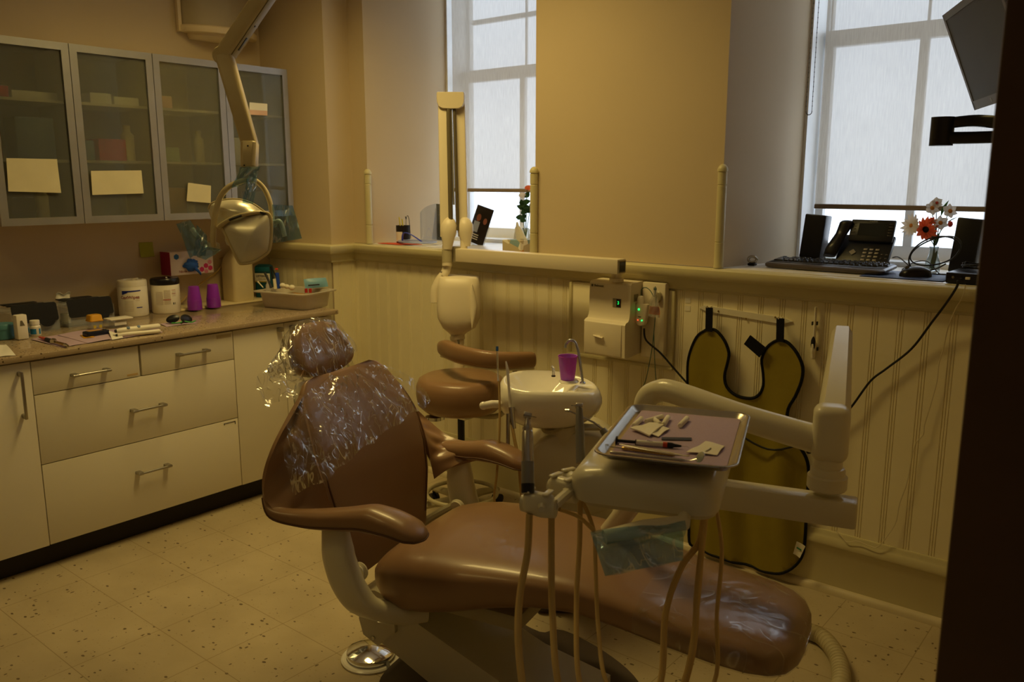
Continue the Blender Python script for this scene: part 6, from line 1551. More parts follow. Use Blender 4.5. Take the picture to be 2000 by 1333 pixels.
# papers
mat('lilac_sheet', 'b9a0b4', .8); 
def sheet(cor, label, mm='lilac_sheet', grp='paper sheets on the worktop', zo=.0, cat='paper'):
    P = [tp(x, y, Z+zo) for x, y in cor]; m = MB(); m.grid(lambda u, v: P[0].lerp(P[1], u).lerp(P[3].lerp(P[2], u), v)+Vector((0, 0, .0016+.0012*math.sin(u*6+v*5))), 10, 8, .0008); return tag(m.build('paper_sheet', mm, None, smooth=70), label, cat, grp)
sheet([(60, 664), (112, 655), (172, 671), (122, 680)], 'lilac paper sheet under the orange-tipped syringe')
sheet([(112, 656), (192, 640), (240, 660), (172, 671)], 'lilac paper sheet under the dark blue box', zo=.002)
sheet([(192, 648), (300, 636), (318, 650), (215, 665)], 'lilac paper sheet under the white curing-light handpieces', zo=.001)
sheet([(312, 634), (366, 628), (386, 632), (326, 639)], 'lilac paper sheet under the dark glasses')
s_ = sheet([(-8, 676), (12, 674), (31, 695), (-8, 699)], 'white printed paper at the left edge of the worktop', 'paper_white')
# orange/black syringe
A = tp(84, 661, Z+.012); B_ = tp(133, 676, Z+.010)
t = thing('anaesthetic_syringe', 'steel syringe with an orange cap lying on lilac paper', 'syringe', A); Tt = frame((0, 0, 0), B_-A, ez=(0, 0, 1)); L = (B_-A).length
def seg(nm, mm, a, b, r, r2=None):
    m = MB(); m.T = Tt; m.cyl((a*L, 0, 0), (b*L, 0, 0), r, 14, r2); return m.build(nm, mm, t)
seg('cap', 'orange_band', -.15, .14, .004, .008); seg('barrel', 'dark_grey', .14, .42, .0085); seg('finger_grip', 'chrome', .42, .52, .014, .009); seg('plunger', 'hp_brass', .52, .88, .006, .007); seg('thumb_ring', 'chrome', .88, 1.0, .008, .004)
# yellow cap case
mat('cap_yellow', 'd49a18', .45)
q = tp(186, 644); yc_ = thing('yellow_cap_case', 'small clear case with a yellow cap standing on the worktop', 'case', Vector((q.x, q.y, Z)))
m = MB(); m.box((0, 0, .020), (.05, .052, .038), .004); m.build('case', 'clear_plastic', yc_)
m = MB(); m.loft([[Vector((x, y, z)) for x, y in rrect(.056*s, .060*s, .010, 4)] for z, s in ((.040, 1.0), (.044, 1.03), (.048, .95), (.066, .88), (.069, .8))]); m.build('cap', 'cap_yellow', yc_)
m = MB(); m.box((.026, -.012, .016), (.002, .012, .014)); m.box((.026, .014, .016), (.002, .012, .014)); m.build('yellow_tag', 'yellow_rule', yc_)
# navy box
mat('navy', '141a30', .35)
q = tp(188, 657); nb = thing('stamp_pad', 'dark navy flat box with an orange top lying on lilac paper', 'box', Vector((q.x, q.y, Z+.0045)), .05)
m = MB(); m.box((0, 0, .0105), (.05, .098, .020), .005); m.build('box', 'navy', nb)
m = MB(); m.box((-.008, -.004, .0205), (.03, .06, .003), .001); m.build('orange_top', 'amber', nb)
sheet([(156, 656), (180, 656), (186, 660), (164, 662)], 'thin yellow strips lying beside the navy box', 'cap_yellow', zo=.003)
# tissue scrap
P = [tp(x, y, Z+.004) for x, y in ((212, 652), (238, 655), (240, 660), (219, 664))]
m = MB(); m.grid(lambda u, v: P[0].lerp(P[1], u).lerp(P[3].lerp(P[2], u), v)+Vector((0, 0, .003+.008*abs(math.sin(u*4+1))*(1-v)+.004*math.sin(v*5))), 10, 6, .001); tag(m.build('tissue_scrap', 'paper_white', None, smooth=80), 'crumpled white tissue scrap in front of the navy box', 'tissue')
# curing light handpieces
def wandy(a, b, r, label, zc_, two=False):
    A = tp(*a, zc_); B_ = tp(*b, zc_); t = thing('curing_light', label, 'handpiece', A, 0, 'white handpieces on the worktop'); Tt = frame((0, 0, 0), B_-A, ez=(0, 0, 1)); L = (B_-A).length
    m = MB(); m.T = Tt; m.lathe([(.0005, 0), (r*.6, 0), (r*.9, L*.08), (r, L*.3), (r*.92, L*.7), (r*.95, L*.97), (r*.7, L), (.0005, L)], n=20, R=rotm(0, PI/2)); m.build('handle', 'can_white', t)
    m = MB(); m.T = Tt; m.lathe([(.0005, -.006), (r*.5, -.006), (r*.62, .0), (r*.62, .003)], n=16, R=rotm(0, PI/2)); m.build('dark_tip', 'dark_grey', t)
    return t, Tt, L
t, Tt, L = wandy((227, 647), (312, 637), .0125, 'white curing-light handpiece with two blue buttons, the rear one', Z+.030)
m = MB(); m.T = Tt
for x in (.26, .5): m.lathe([(.0075, 0), (.0065, .002), (.001, .003)], (L*x, -.008 if x < .3 else -.006, .0095), 18, rotm(0, 0, .7))
m.build('blue_button', 'blue_grey', t)
t, Tt, L = wandy((229, 655), (313, 647), .0095, 'white handpiece without buttons lying in front of the curing light', Z+.013)
m = MB(); m.box(tp(268, 650, Z+.010)-t.location, (.05, .12, .016), .006, rotm(.05)); m.build('stand', 'can_white', t)
# glasses
A = tp(352, 632, Z); gg = thing('safety_glasses', 'dark wraparound glasses with green edges lying on lilac paper', 'glasses', A)
mat('green_edge', '3fa83a', .4)
for nm, c_, rr, tl in (('lens', (.0, -.035, .026), .026, .5), ('lens', (.02, .022, .022), .030, -.3)):
    m = MB(); m.lathe([(.001, .006), (rr*.6, .005), (rr, .0), (rr*.97, -.003), (.001, .002)], c_, 24, rotm(0, PI/2-.5, tl), sx=.75, sy=1.2); m.build(nm, 'black_plastic', gg)
m = MB(); m.tube(smooth_path([(.03, -.06, .012), (.035, -.02, .010), (.03, .0, .014), (.045, .03, .006), (.035, .06, .010)], 4), .0025, 8); m.build('green_frame', 'green_edge', gg)
m = MB(); m.tube(smooth_path([(0, .055, .02), (-.02, .03, .01), (.045, -.02, .006)], 4), .003, 8); m.build('temple', 'dark_grey', gg)
# shallow box with white lid behind the handpieces
q = tp(237, 640); q = Vector((q.x-.03, q.y, Z)); sb_ = thing('label_box', 'low clear box with a white lid between the organiser and the canister', 'box', q)
m = MB(); m.box((0, 0, .018), (.05, .07, .034), .003); m.build('box', 'clear_plastic', sb_)
m = MB(); m.box((0, .004, .040), (.075, .105, .006), .002); m.build('lid', 'can_white', sb_)
m = MB(); m.box((.0265, 0, .018), (.002, .055, .014)); m.build('label', 'paper_white', sb_)
# ================================================================ LEFT WINDOW SILL
ZS = SILL+.0005
leafy_mat('leaf_green', '4f8040', .4); leafy_mat('leaf_dark', '2c5634', .3); leafy_mat('petal_orange', 'f59a70', .6); leafy_mat('petal_white', 'f4efe8', .5); leafy_mat('petal_yellow', 'e0a050', .4); leafy_mat('petal_red', 'd85a48', .4); leafy_mat('thin_paper', 'ece8de', .4); mat('flower_core', '1c120e', .8); mat('glass_jar', 'dfe8ea', .08, trans=.9)
def sl_(px, py, z=ZS): return at(px, py, 'z', z)
mat('orange_paper', 'd8552e', .7); mat('mesh_black', '15151a', .5)
P = [sl_(*p) for p in ((733, 474), (768, 472), (790, 478), (748, 481))]
P = [Vector((.56, .01, ZS)), Vector((.60, .13, ZS)), Vector((.80, .12, ZS)), Vector((.74, .01, ZS))]
m = MB(); m.grid(lambda u, v: P[0].lerp(P[1], u).lerp(P[3].lerp(P[2], u), v)+Vector((0, 0, .002+.001*math.sin(u*5))), 4, 4, .002); tag(m.build('orange_folder', 'orange_paper'), 'orange paper folder lying on the left window sill', 'folder')
q = at(788, 474, 'y', .13); q = Vector((q.x, .13, ZS))
pc = thing('pen_cup', 'black mesh pen cup with a white label on the left window sill', 'pen cup', q)
m = MB(); m.lathe([(.001, 0), (.037, 0), (.038, .002), (.040, .098), (.041, .10), (.039, .10), (.037, .01), (.001, .01)], n=28); m.build('mesh_cup', 'mesh_black', pc)
m = MB(); curved(m, .0385, -2.3, -.9, .012, .066, 10, off=.001); m.build('cup_label', 'can_white', pc)
mat('pencil_yellow', 'd8c53a', .5)
for i, (a, b_) in enumerate((((-.01, 0, .02), (-.03, 0, .145)), ((.0, .01, .02), (-.012, .005, .135)))):
    m = MB(); m.cyl(q+Vector(a), q+Vector(b_), .0042 if i else .0035, 8); tag(m.build('pencil', 'pencil_yellow'), ['thin yellow pencil leaning left in the black pen cup', 'thick yellow marker in the black pen cup, right of the thin pencil'][i], 'pencil', 'pencils in the pen cup')
m = MB(); m.tube(smooth_path([q+Vector(v) for v in ((.02, 0, .03), (.03, -.005, .12), (.035, -.005, .145), (.045, -.005, .155), (.055, -.005, .13), (.065, -.008, .06), (.07, -.01, .03))], 5), .0016, 6); m.tube(smooth_path([q+Vector(v) for v in ((.025, 0, .135), (.02, .0, .15), (.03, 0, .14))], 3), .002, 6); tag(m.build('eyeglasses', 'dark_grey'), 'thin black-framed eyeglasses hooked over the side of the pen cup', 'eyeglasses')
# face shield: blue visor, clear band, clear shield
film('shield_film', 'e8f0ff', tint=.9, gloss=.05, rough=.05, wr=4, ws=.1); mat('visor_blue', '2a3fc0', .25, coat=.3); frost('visor_clear', 'a8b8e8', .6)
q = at(815, 476, 'y', .10); q = Vector((q.x, .10, ZS)); fs = thing('face_shield', 'dental face shield with a blue headband and clear visor on the left window sill', 'face shield', q)
m = MB(); P = [Vector((-.085+.17*t, -.03-.055*math.sin(PI*t), .012+.058*math.sin(PI*t))) for t in [i/16 for i in range(17)]]; m.tube(P, .005, 8, flat=.7); m.build('headband', 'visor_blue', fs)
m = MB(); m.tube([Vector((.0+.115*math.cos(a), .0+.075*math.sin(a), .018)) for a in [2*PI*i/32 for i in range(32)]], .012, 8, closed=True, flat=.5); m.build('foam_band', 'visor_clear', fs)
m = MB(); m.grid(lambda u, v: Vector((.02+.085*math.cos(PI*(1-u)), .09+.05*math.sin(PI*u), .02+.20*v*(1-.25*abs(2*u-1)**2))), 20, 8, .0008); m.build('visor', 'shield_film', fs, smooth=80)
# two small papers
m = MB(); m.grid(lambda u, v: Vector((.90+.07*u+.02*v, .03+.09*v, ZS+.0015)), 2, 2, .001); tag(m.build('note_paper', 'paper_white'), 'white slip of paper lying before the face shield', 'paper')
# brochure stand
mat('brochure_dark', '241c1a', .3); mat('skin_tone', '8a4f38', .6); mat('shirt_grey', '9aa0b0', .6)
q = at(925, 474, 'y', .30); q = Vector((q.x, .30, ZS)); br = thing('brochure_holder', 'clear leaning holder with a dark photographic brochure on the left window sill', 'brochure holder', q)
tilt = Matrix.Rotation(-.2, 4, 'X')
m = MB(); m.T = Matrix.Rotation(.25, 4, 'Y') @ tilt; m.box2((-.055, .006, .0), (.065, .010, .15)); m.box2((-.055, -.03, 0), (.065, .008, .004)); m.build('clear_stand', 'clear_plastic', br)
m = MB(); m.T = Matrix.Rotation(.25, 4, 'Y') @ tilt; m.box2((-.06, 0, .008), (.06, .005, .215), .001); bc = m.build('brochure', 'brochure_dark', br)
m = MB(); m.T = Matrix.Rotation(.25, 4, 'Y') @ tilt; m.lathe([(.001, 0), (.016, 0), (.001, .001)], (-.022, -.0005, .150), 20, rotm(0, 0, PI/2), sy=1.25); m.lathe([(.001, 0), (.014, 0), (.001, .001)], (.028, -.0005, .140), 20, rotm(0, 0, PI/2), sy=1.25); m.build('printed_faces', 'skin_tone', bc)
m = MB(); m.T = Matrix.Rotation(.25, 4, 'Y') @ tilt; m.box2((-.045, -.0008, .07), (-.005, .001, .128)); m.build('printed_shirt', 'shirt_grey', bc)
m = MB(); m.T = Matrix.Rotation(.25, 4, 'Y') @ tilt; 
for i in range(3): m.box2((-.03, -.001, .03+.012*i), (.012, .001, .034+.012*i))
m.build('printed_lines', 'can_white', bc)
q2 = at(855, 470, 'y', .24); m = MB(); q2 = Vector((q2.x-.01, .24, ZS)); m.T = Matrix.Translation(q2) @ Matrix.Rotation(-.18, 4, 'X'); m.box2((-.04, 0, 0), (.05, .001, .20)); tag(m.build('leaflet', 'thin_paper'), 'pale leaflet standing half hidden behind the X-ray arm', 'leaflet')
# tissue box
def floral():
    m = bpy.data.materials.new('floral_card'); m.use_nodes = True; nt = m.node_tree; N = nt.nodes; L = nt.links; b = N['Principled BSDF']; b.inputs['Roughness'].default_value = .6
    tc = N.new('ShaderNodeTexCoord'); v = N.new('ShaderNodeTexVoronoi'); v.inputs['Scale'].default_value = 26; L.new(tc.outputs['Object'], v.inputs['Vector'])
    r = N.new('ShaderNodeValToRGB'); r.color_ramp.interpolation = 'CONSTANT'; e = r.color_ramp.elements; e[0].color = srgb('b9a987'); e[1].position = .62; e[1].color = srgb('7f9aa0')
    x = e.new(.8); x.color = srgb('c98a2e'); x = e.new(.9); x.color = srgb('e3dccb'); s = N.new('ShaderNodeSeparateColor'); L.new(v.outputs['Color'], s.inputs[0]); L.new(s.outputs[0], r.inputs[0]); L.new(r.outputs[0], b.inputs['Base Color']); MATS['floral_card'] = m
floral()
q = Vector((1.50, .10, ZS)); tb_ = thing('tissue_box', 'floral tissue box with a white tissue pulled up beside the corner rod', 'tissue box', q)
m = MB(); m.box((0, 0, .0305), (.115, .12, .06), .002); m.build('carton', 'floral_card', tb_)
m = MB()
m.grid(lambda u, v: Vector((-.035+.07*u*(1-v*.85)+.035*v*.5, .012*math.sin(u*6)*(1-v), .060+.085*v+.004*math.sin(u*9)*(1-v))), 12, 8, .0012); m.grid(lambda u, v: Vector((-.0+.045*u*(1-v*.8)-.01*v, -.02+.03*u, .060+.06*v)), 8, 6, .0012); m.build('tissue', 'thin_paper', tb_, smooth=80)
# flowers in the left window (behind the rod)

def leafy(m, a, b, w, bend=.01):
    a = Vector(a); b = Vector(b); d = b-a; s = d.cross(FW).normalized()
    m.grid(lambda u, v: a+d*u+s*(v-.5)*2*w*math.sin(PI*min(1, u*.95+.03))+FW*bend*math.sin(PI*u), 8, 2, .0008)
q = Vector((1.335, .36, ZS)); fl = thing('flower_vase', 'vase of leafy flowers half hidden behind the corner rod in the left window', 'flowers', q)
m = MB(); m.lathe([(.001, 0), (.028, 0), (.032, .03), (.022, .08), (.02, .10)], n=24); m.build('vase', 'glass_jar', fl)
m = MB(); 
for a, b_ in (((0, 0, .05), (-.03, 0, .22)), ((0, 0, .05), (.01, 0, .30)), ((0, 0, .05), (.03, 0, .2))): m.tube([a, b_], .002, 6)
m.build('stem', 'leaf_green', fl)
m = MB(); random.seed(4)
for k in range(16):
    a = Vector((random.uniform(-.03, .04), random.uniform(-.03, .03), random.uniform(.12, .26))); an = random.uniform(0, 2*PI); leafy(m, a, a+Vector((.055*math.cos(an), .02*math.sin(an*2), .03*math.sin(an))), .014)
m.build('leaf', 'leaf_dark', fl, smooth=80)['kind'] = 'stuff'
m = MB(); m.ball((.02, 0, .31), .022, 10, (1, 1, .6)); m.build('orange_bloom', 'petal_orange', fl)
m = MB(); m.ball((-.02, 0, .27), .022, 10, (1, 1, .7)); m.build('white_bloom', 'petal_white', fl)

# ================================================================ RIGHT WINDOW SILL: desk things
mat('kb_black', '1b1b20', .35); mat('key_black', '202026', .3, coat=.2); mat('kb_edge', '4a4038', .35, coat=.3)
KR = math.radians(-3)
KO = Vector((2.995, .185, ZS)); 
kb = thing('keyboard', 'black computer keyboard with a brown-grey rim on the right window sill', 'keyboard', KO, KR)
kw, kd = .47, .175
m = MB(); TK = Matrix.Rotation(.075, 4, 'X'); m.T = TK
R = [[Vector((x, y, z)) for x, y in rrect(kw*s, kd*s2, .028, 6)] for z, s, s2 in ((.001, .97, .95), (.006, 1, 1), (.014, 1, 1), (.019, .975, .94), (.0195, .95, .90))]
m.T = Matrix.Translation((0, 0, .008)) @ TK; m.loft(R); m.build('case', 'kb_edge', kb, smooth=40)
m = MB(); m.T = Matrix.Translation((0, 0, .008)) @ TK; m.box((0, .008, .0196), (kw*.95, kd*.72, .002), .001); m.build('key_bed', 'kb_black', kb)
rows = [(.062, .014, 18), (.040, .0165, 21), (.021, .0165, 20), (.002, .0165, 18), (-.017, .0165, 17), (-.036, .0165, 14)]
pitch = kw*.93/22
KT = Matrix.Translation((0, 0, .008)) @ TK
key_proto = None
def key(x, y, w, d):
    m = MB(); R = [[Vector((a, b, z)) for a, b in rrect(w*s, d*s, .002, 2)] for z, s in ((0, 1), (.005, .86), (.0055, .8))]; m.loft(R)
    o = m.build('key', 'key_black', kb, smooth=30); o.matrix_local = KT @ Matrix.Translation((x, y, .0206)); return o
nk = 0
for y, d, n in rows:
    x = -kw*.465; i = 0
    while x < kw*.45:
        w = pitch*.9
        if y == -.036 and -kw*.26 < x < -kw*.02: w = pitch*5.6
        elif y in (-.017,) and i == 0: w = pitch*2
        elif y == .002 and i == 0: w = pitch*1.6
        gap = (x > kw*.20 and x-pitch*1.0 <= kw*.20) 
        if not (y == .062 and i in (1, 6, 11)) and not (y in (-.017, .002) and kw*.21 < x < kw*.29 and y == .002):
            if nk < 98: key(x+w/2, y, w, d); nk += 1
        x += w+pitch*.12+(.006 if gap else 0); i += 1
# mousepad, mouse
m = MB(); m.box2((3.16, .03, ZS), (3.44, .29, ZS+.003), .001); mat('pad_blue', '1c2c5c', .5); tag(m.build('mouse_pad', 'pad_blue'), 'dark blue mouse pad under the black mouse', 'mouse pad')
mo = thing('computer_mouse', 'black computer mouse on the dark blue pad', 'mouse', (3.325, .135, ZS+.0032), .5)
m = MB(); R = []
for i in range(13):
    t = i/12; x = -.055+.11*t; w = .032*math.sqrt(max(.02, 1-(2*t-1)**4)); h_ = .036*math.sqrt(max(.02, 1-(2*t-1.05)**2*.85))*(1 if t < .95 else .6)
    R.append([Vector((x, w*spow(math.cos(PI*k/12), .8), h_*spow(math.sin(PI*k/12), .7))) for k in range(13)])
m.loft(R); m.build('shell', 'lid_black', mo, smooth=60)
m = MB(); m.lathe([(.008, -.003), (.008, .003)], (-.03, 0, .030), 16, rotm(0, 0, PI/2)); m.build('scroll_wheel', 'grey_plastic', mo)
# speakers
def speaker(x, y, rz, label, lean):
    t = thing('desk_speaker', label, 'speaker', (x, y, ZS), rz, 'black desk speakers')
    m = MB(); T0 = Matrix.Rotation(lean, 4, 'X') @ Matrix.Rotation(.07, 4, 'Y'); m.T = T0; m.box((0, 0, .105), (.088, .075, .205), .006); m.build('cabinet', 'lid_black', t)
    m = MB(); m.T = T0; m.box((0, -.0385, .105), (.08, .002, .195), .001); m.build('grille', 'mesh_black', t)
    m = MB(); m.T = T0; m.lathe([(.005, 0), (.006, .002), (.005, .004)], (.045, 0, .03), 10, rotm(0, PI/2)); m.build('knob', 'grey_plastic', t)
speaker(2.862, .36, .0, 'black desk speaker left of the phone, behind the keyboard', -.06)
speaker(3.432, .37, -.05, 'black desk speaker right of the flowers, behind the mini computer', -.06)
# phone
PO = Vector((3.055, .345, ZS)); ph = thing('desk_phone', 'black office desk phone with a tilted screen and grey number keys', 'phone', PO, -.03)
mat('key_silver', '9a9284', .4, metal=.3); mat('screen_dark', '26282c', .5, spec=.15); mat('lettering_grey', '9a9a98', .5)
TB_ = Matrix.Rotation(math.radians(52), 4, 'X')
m = MB(); m.T = Matrix.Translation((0, -.035, .006)) @ TB_; m.box((0.02, .075, 0), (.205, .15, .020), .006); m.build('base', 'kb_black', ph)
KP = Matrix.Translation((0, -.035, .006)) @ TB_
k_i = 0
for r_ in range(4):
    for c_ in range(3):
        m = MB(); m.box((0, 0, 0), (.015, .0085, .003), .001); o = m.build('number_key', 'key_silver', ph); o.matrix_local = KP @ Matrix.Translation((.025+.023*c_, .030+.0165*r_, .0115))
m = MB(); m.T = KP @ Matrix.Translation((-.022, .062, .011)); m.lathe([(.008, 0), (.009, .002), (.015, .002), (.014, .0035)], n=4); m.build('direction_key', 'key_silver', ph)
for r_ in range(2):
    for c_ in range(2):
        m = MB(); m.box((0, 0, 0), (.008, .006, .003), .001); o = m.build('function_key', 'kb_edge', ph); o.matrix_local = KP @ Matrix.Translation((.093+.018*c_, .040+.018*r_, .0115))
SC = Matrix.Translation((.035, .022, .115)) @ Matrix.Rotation(math.radians(68), 4, 'X')
m = MB(); m.T = SC; m.box((0, .035, 0), (.172, .092, .014), .005); sc_ = m.build('screen_frame', 'kb_black', ph)
m = MB(); m.T = SC; m.box((0, .038, .0072), (.105, .052, .001)); m.build('screen', 'screen_dark', sc_)
m = MB(); m.T = SC; text_mesh(m, 'Yealink', Matrix.Translation((0, .073, .0072)), .011, .0003, True); m.build('lettering', 'lettering_grey', sc_)
for s in (-1, 1):
    for k in range(5):
        m = MB(); m.box((0, 0, 0), (.016, .0025, .002), .0005); o = m.build('line_key', 'kb_edge', sc_); o.matrix_local = SC @ Matrix.Translation((s*.071, .015+.012*k, .0075))
m = MB(); P = smooth_path([(-.105, -.02, .045), (-.095, .0, .085), (-.080, .025, .13), (-.070, .04, .165), (-.066, .05, .182)], 5)
R = []
for i, p in enumerate(P):
    t = i/(len(P)-1); w = interp([0, .15, .5, .85, 1], [.024, .027, .022, .027, .022], t); h_ = interp([0, .2, .5, .8, 1], [.012, .020, .014, .020, .010], t)
    R.append([p+Vector((w*spow(math.cos(2*PI*k/16), .8), -.6*h_*spow(math.sin(2*PI*k/16), .8)-.012, .6*h_*spow(math.sin(2*PI*k/16), .8))) for k in range(16)])
m.loft(R); m.build('handset', 'lid_black', ph, smooth=60)
m = MB(); m.tube(smooth_path([(-.1, 0, .03), (-.14, .03, .006), (-.10, .08, .006), (.0, .1, .005)], 5), .0025, 6); m.build('handset_cord', 'black_cable', ph)
# small metal clamp / camera left of keyboard
q = Vector((2.69, .16, ZS)); m_ = thing('webcam', 'small dark clip-on camera left of the keyboard', 'webcam', q)
m = MB(); m.tube([(.012*math.cos(a)*1.5, 0, .026+.012*math.sin(a)) for a in [2*PI*i/20 for i in range(20)]], .006, 8, closed=True); m.build('ring_body', 'hp_steel', m_)
m = MB(); m.box((0, 0, .006), (.03, .03, .010), .003); m.build('foot', 'black_plastic', m_)
# vase with fabric flowers
q = Vector((3.335, .33, ZS)); vz = thing('flower_vase', 'textured clear glass vase of artificial flowers between phone and speaker', 'flowers', q)
m = MB(); m.lathe([(.001, .002), (.024, .0), (.027, .01), (.026, .04), (.018, .065), (.014, .085), (.017, .1), (.0155, .1), (.0125, .085), (.016, .065), (.0235, .04), (.024, .012), (.001, .008)], n=30, cap=False); m.build('glass_jar', 'glass_jar', vz)
DV = (q-CAM).dot(FW)
def fv(px, py, d=0): return D(px, py, DV-d)-q
stem_top = {}
def bloom(px, py, R_, n, mp, mc, rc, label, asp=.35, tilt=None, cup=.2):
    c = fv(px, py, .02); nrm = (-FW+Vector((0, 0, .1)) if tilt is None else tilt).normalized(); T0 = frame(c, nrm.orthogonal(), ez=nrm)
    m = MB(); m.T = T0
    for k in range(n):
        a = 2*PI*k/n+random.uniform(-.08, .08); rr = R_*random.uniform(.88, 1.05); ca, sa = math.cos(a), math.sin(a)
        def pf(u, v):
            x = rr*(.18+.82*u); y = (v-.5)*2*rr*asp*math.sin(PI*min(1, .12+u*.85)); z = cup*rr*u*u+.004*math.sin(v*PI)
            return Vector((x*ca-y*sa, x*sa+y*ca, z))
        m.grid(pf, 6, 4, .0006)
    b_ = m.build('bloom', mp, vz, smooth=80); b_['label'] = label
    m = MB(); m.T = T0; m.ball((0, 0, .004), rc, 12, (1, 1, .6)); m.build('flower_centre', mc, b_)
    m = MB(); m.tube(smooth_path([c-nrm*.004, c.lerp(Vector((0, 0, .14)), .5)+Vector((0, .01, -.01)), Vector((0, 0, .10)), Vector((random.uniform(-.01, .01), 0, .02))], 5), .0017, 6); m.build('stem', 'leaf_green', vz)
random.seed(11)
bloom(1807, 449, .047, 13, 'petal_orange', 'flower_core', .0125, 'orange daisy bloom with a dark centre', .20)
bloom(1781, 441, .045, 14, 'petal_white', 'petal_yellow', .008, 'white daisy seen side-on', .2, (-RT*.9-FW*.3+Vector((0, 0, .1))))
for px, py in ((1820, 407), (1855, 413), (1836, 436)): bloom(px, py, .030, 6, 'petal_white', 'petal_yellow', .0085, 'white bloom with a pink-yellow centre', .38)
bloom(1829, 397, .022, 6, 'petal_white', 'petal_red', .006, 'small white bloom at the top', .5)
bloom(1820, 432, .016, 7, 'petal_orange', 'petal_orange', .005, 'small orange bloom', .4)
m = MB(); m.ball(fv(1856, 438), .010, 8, (1, 1, 1.2)); m.build('bud', 'petal_red', vz)
m = MB(); m.tube(smooth_path([fv(1852, 438), fv(1840, 448), fv(1828, 470), Vector((0, 0, .06))], 4), .0014, 6); m.build('stem', 'leaf_green', vz)
m = MB(); leafy(m, fv(1838, 422), fv(1853, 392, .01), .006); m.build('leaf', 'leaf_green', vz, smooth=80)
m = MB(); leafy(m, fv(1848, 436), fv(1872, 423, -.01), .002); m.build('leaf', 'leaf_green', vz, smooth=80)
m = MB(); leafy(m, Vector((.0, 0, .01)), Vector((.012, 0, .085)), .010); m.build('leaf', 'leaf_green', vz, smooth=80)
m = MB(); leafy(m, fv(1822, 470), fv(1830, 445), .009); leafy(m, fv(1828, 480), fv(1835, 455), .009); m.build('leaf', 'leaf_dark', vz, smooth=80)
# coiled cables
P = []
cx_, cy_ = 3.375, .255
for i in range(64):
    a = i/64*2*PI*2.0-.6; rx = .085+.006*math.sin(a*.5); rz = .060+.010*math.cos(a*.5+1)
    u, w = rx*math.cos(a), rz*math.sin(a)
    P.append(Vector((cx_-.02+u*.98+w*.25, cy_+.03*math.sin(a*.5), ZS+.083+w*.98+u*.30*.6)))
P = [Vector((p.x, p.y, max(p.z, ZS+.004))) for p in P]
m = MB(); m.tube(smooth_path(P, 3), .0028, 7); tag(m.build('cable_coil', 'black_cable'), 'black cable looped in a standing coil in front of the flowers', 'cable')
P = [Vector(v) for v in ((3.19, .33, ZS+.05), (3.22, .30, ZS+.055), (3.26, .28, ZS+.03), (3.29, .27, ZS+.006), (3.33, .25, ZS+.004), (3.40, .25, ZS+.006), (3.46, .20, ZS+.01), (3.50, .19, ZS+.02))]
m = MB(); m.tube(smooth_path(P, 5), .0022, 6); tag(m.build('phone_cable', 'black_cable'), 'thin black cable arching from the phone across the sill', 'cable')
P = [Vector(v) for v in ((3.22, .36, ZS+.003), (3.28, .30, ZS+.04), (3.33, .28, ZS+.045), (3.38, .25, ZS+.006), (3.42, .24, ZS+.004), (3.47, .25, ZS+.004))]
m = MB(); m.tube(smooth_path(P, 5), .0018, 6); tag(m.build('thin_cable', 'black_cable'), 'thinnest black cable lying between the mouse and the vase', 'cable')
# mini computer
PCO = Vector((3.545, .088, ZS)); pcx = thing('mini_computer', 'flat black mini computer at the right end of the window sill', 'computer', PCO, 0)
m = MB(); m.box((0, 0, .0195), (.182, .175, .036), .003); m.build('case', 'lid_black', pcx)
m = MB(); m.T = Matrix.Translation((.02, -.0881, .020)) @ Matrix.Rotation(PI/2, 4, 'X'); m.tube([(.0095*math.cos(a), .0095*math.sin(a), 0) for a in [2*PI*i/28 for i in range(28)]], .0006, 6, closed=True); text_mesh(m, 'DELL', Matrix.Translation((0, 0, 0)), .006, .0003, True); m.build('emblem', 'grey_plastic', pcx)
m = MB(); m.lathe([(.0045, 0), (.0035, .001), (.001, .001)], (-.068, -.0876, .022), 14, rotm(0, 0, PI/2)); m.build('audio_port', 'grey_plastic', pcx)
m = MB(); m.box((-.022, -.092, .022), (.014, .012, .008), .001); m.build('network_plug', 'can_white', pcx)
m = MB(); m.box((-.042, -.093, .018), (.009, .014, .007), .001); m.build('usb_plug', 'black_plastic', pcx)
random.seed(2); P = []
for i in range(40):
    a = i*.9; P.append(Vector((3.56+.07*math.cos(a)*(1+.2*random.random()), .10+.03*math.sin(a)*(1+.3*random.random()), ZS+.042+.014*random.random()+.006*(i % 3))))
m = MB(); m.tube(smooth_path(P, 4), .0020, 6); tag(m.build('cable_bundle', 'black_cable'), 'tangled bundle of black cable lying on the mini computer', 'cable')
P = [at(1905, 528, 'y', .02), at(1885, 535, 'y', -.01), at(1862, 548, 'y', -.02), at(1868, 560, 'y', -.05)]

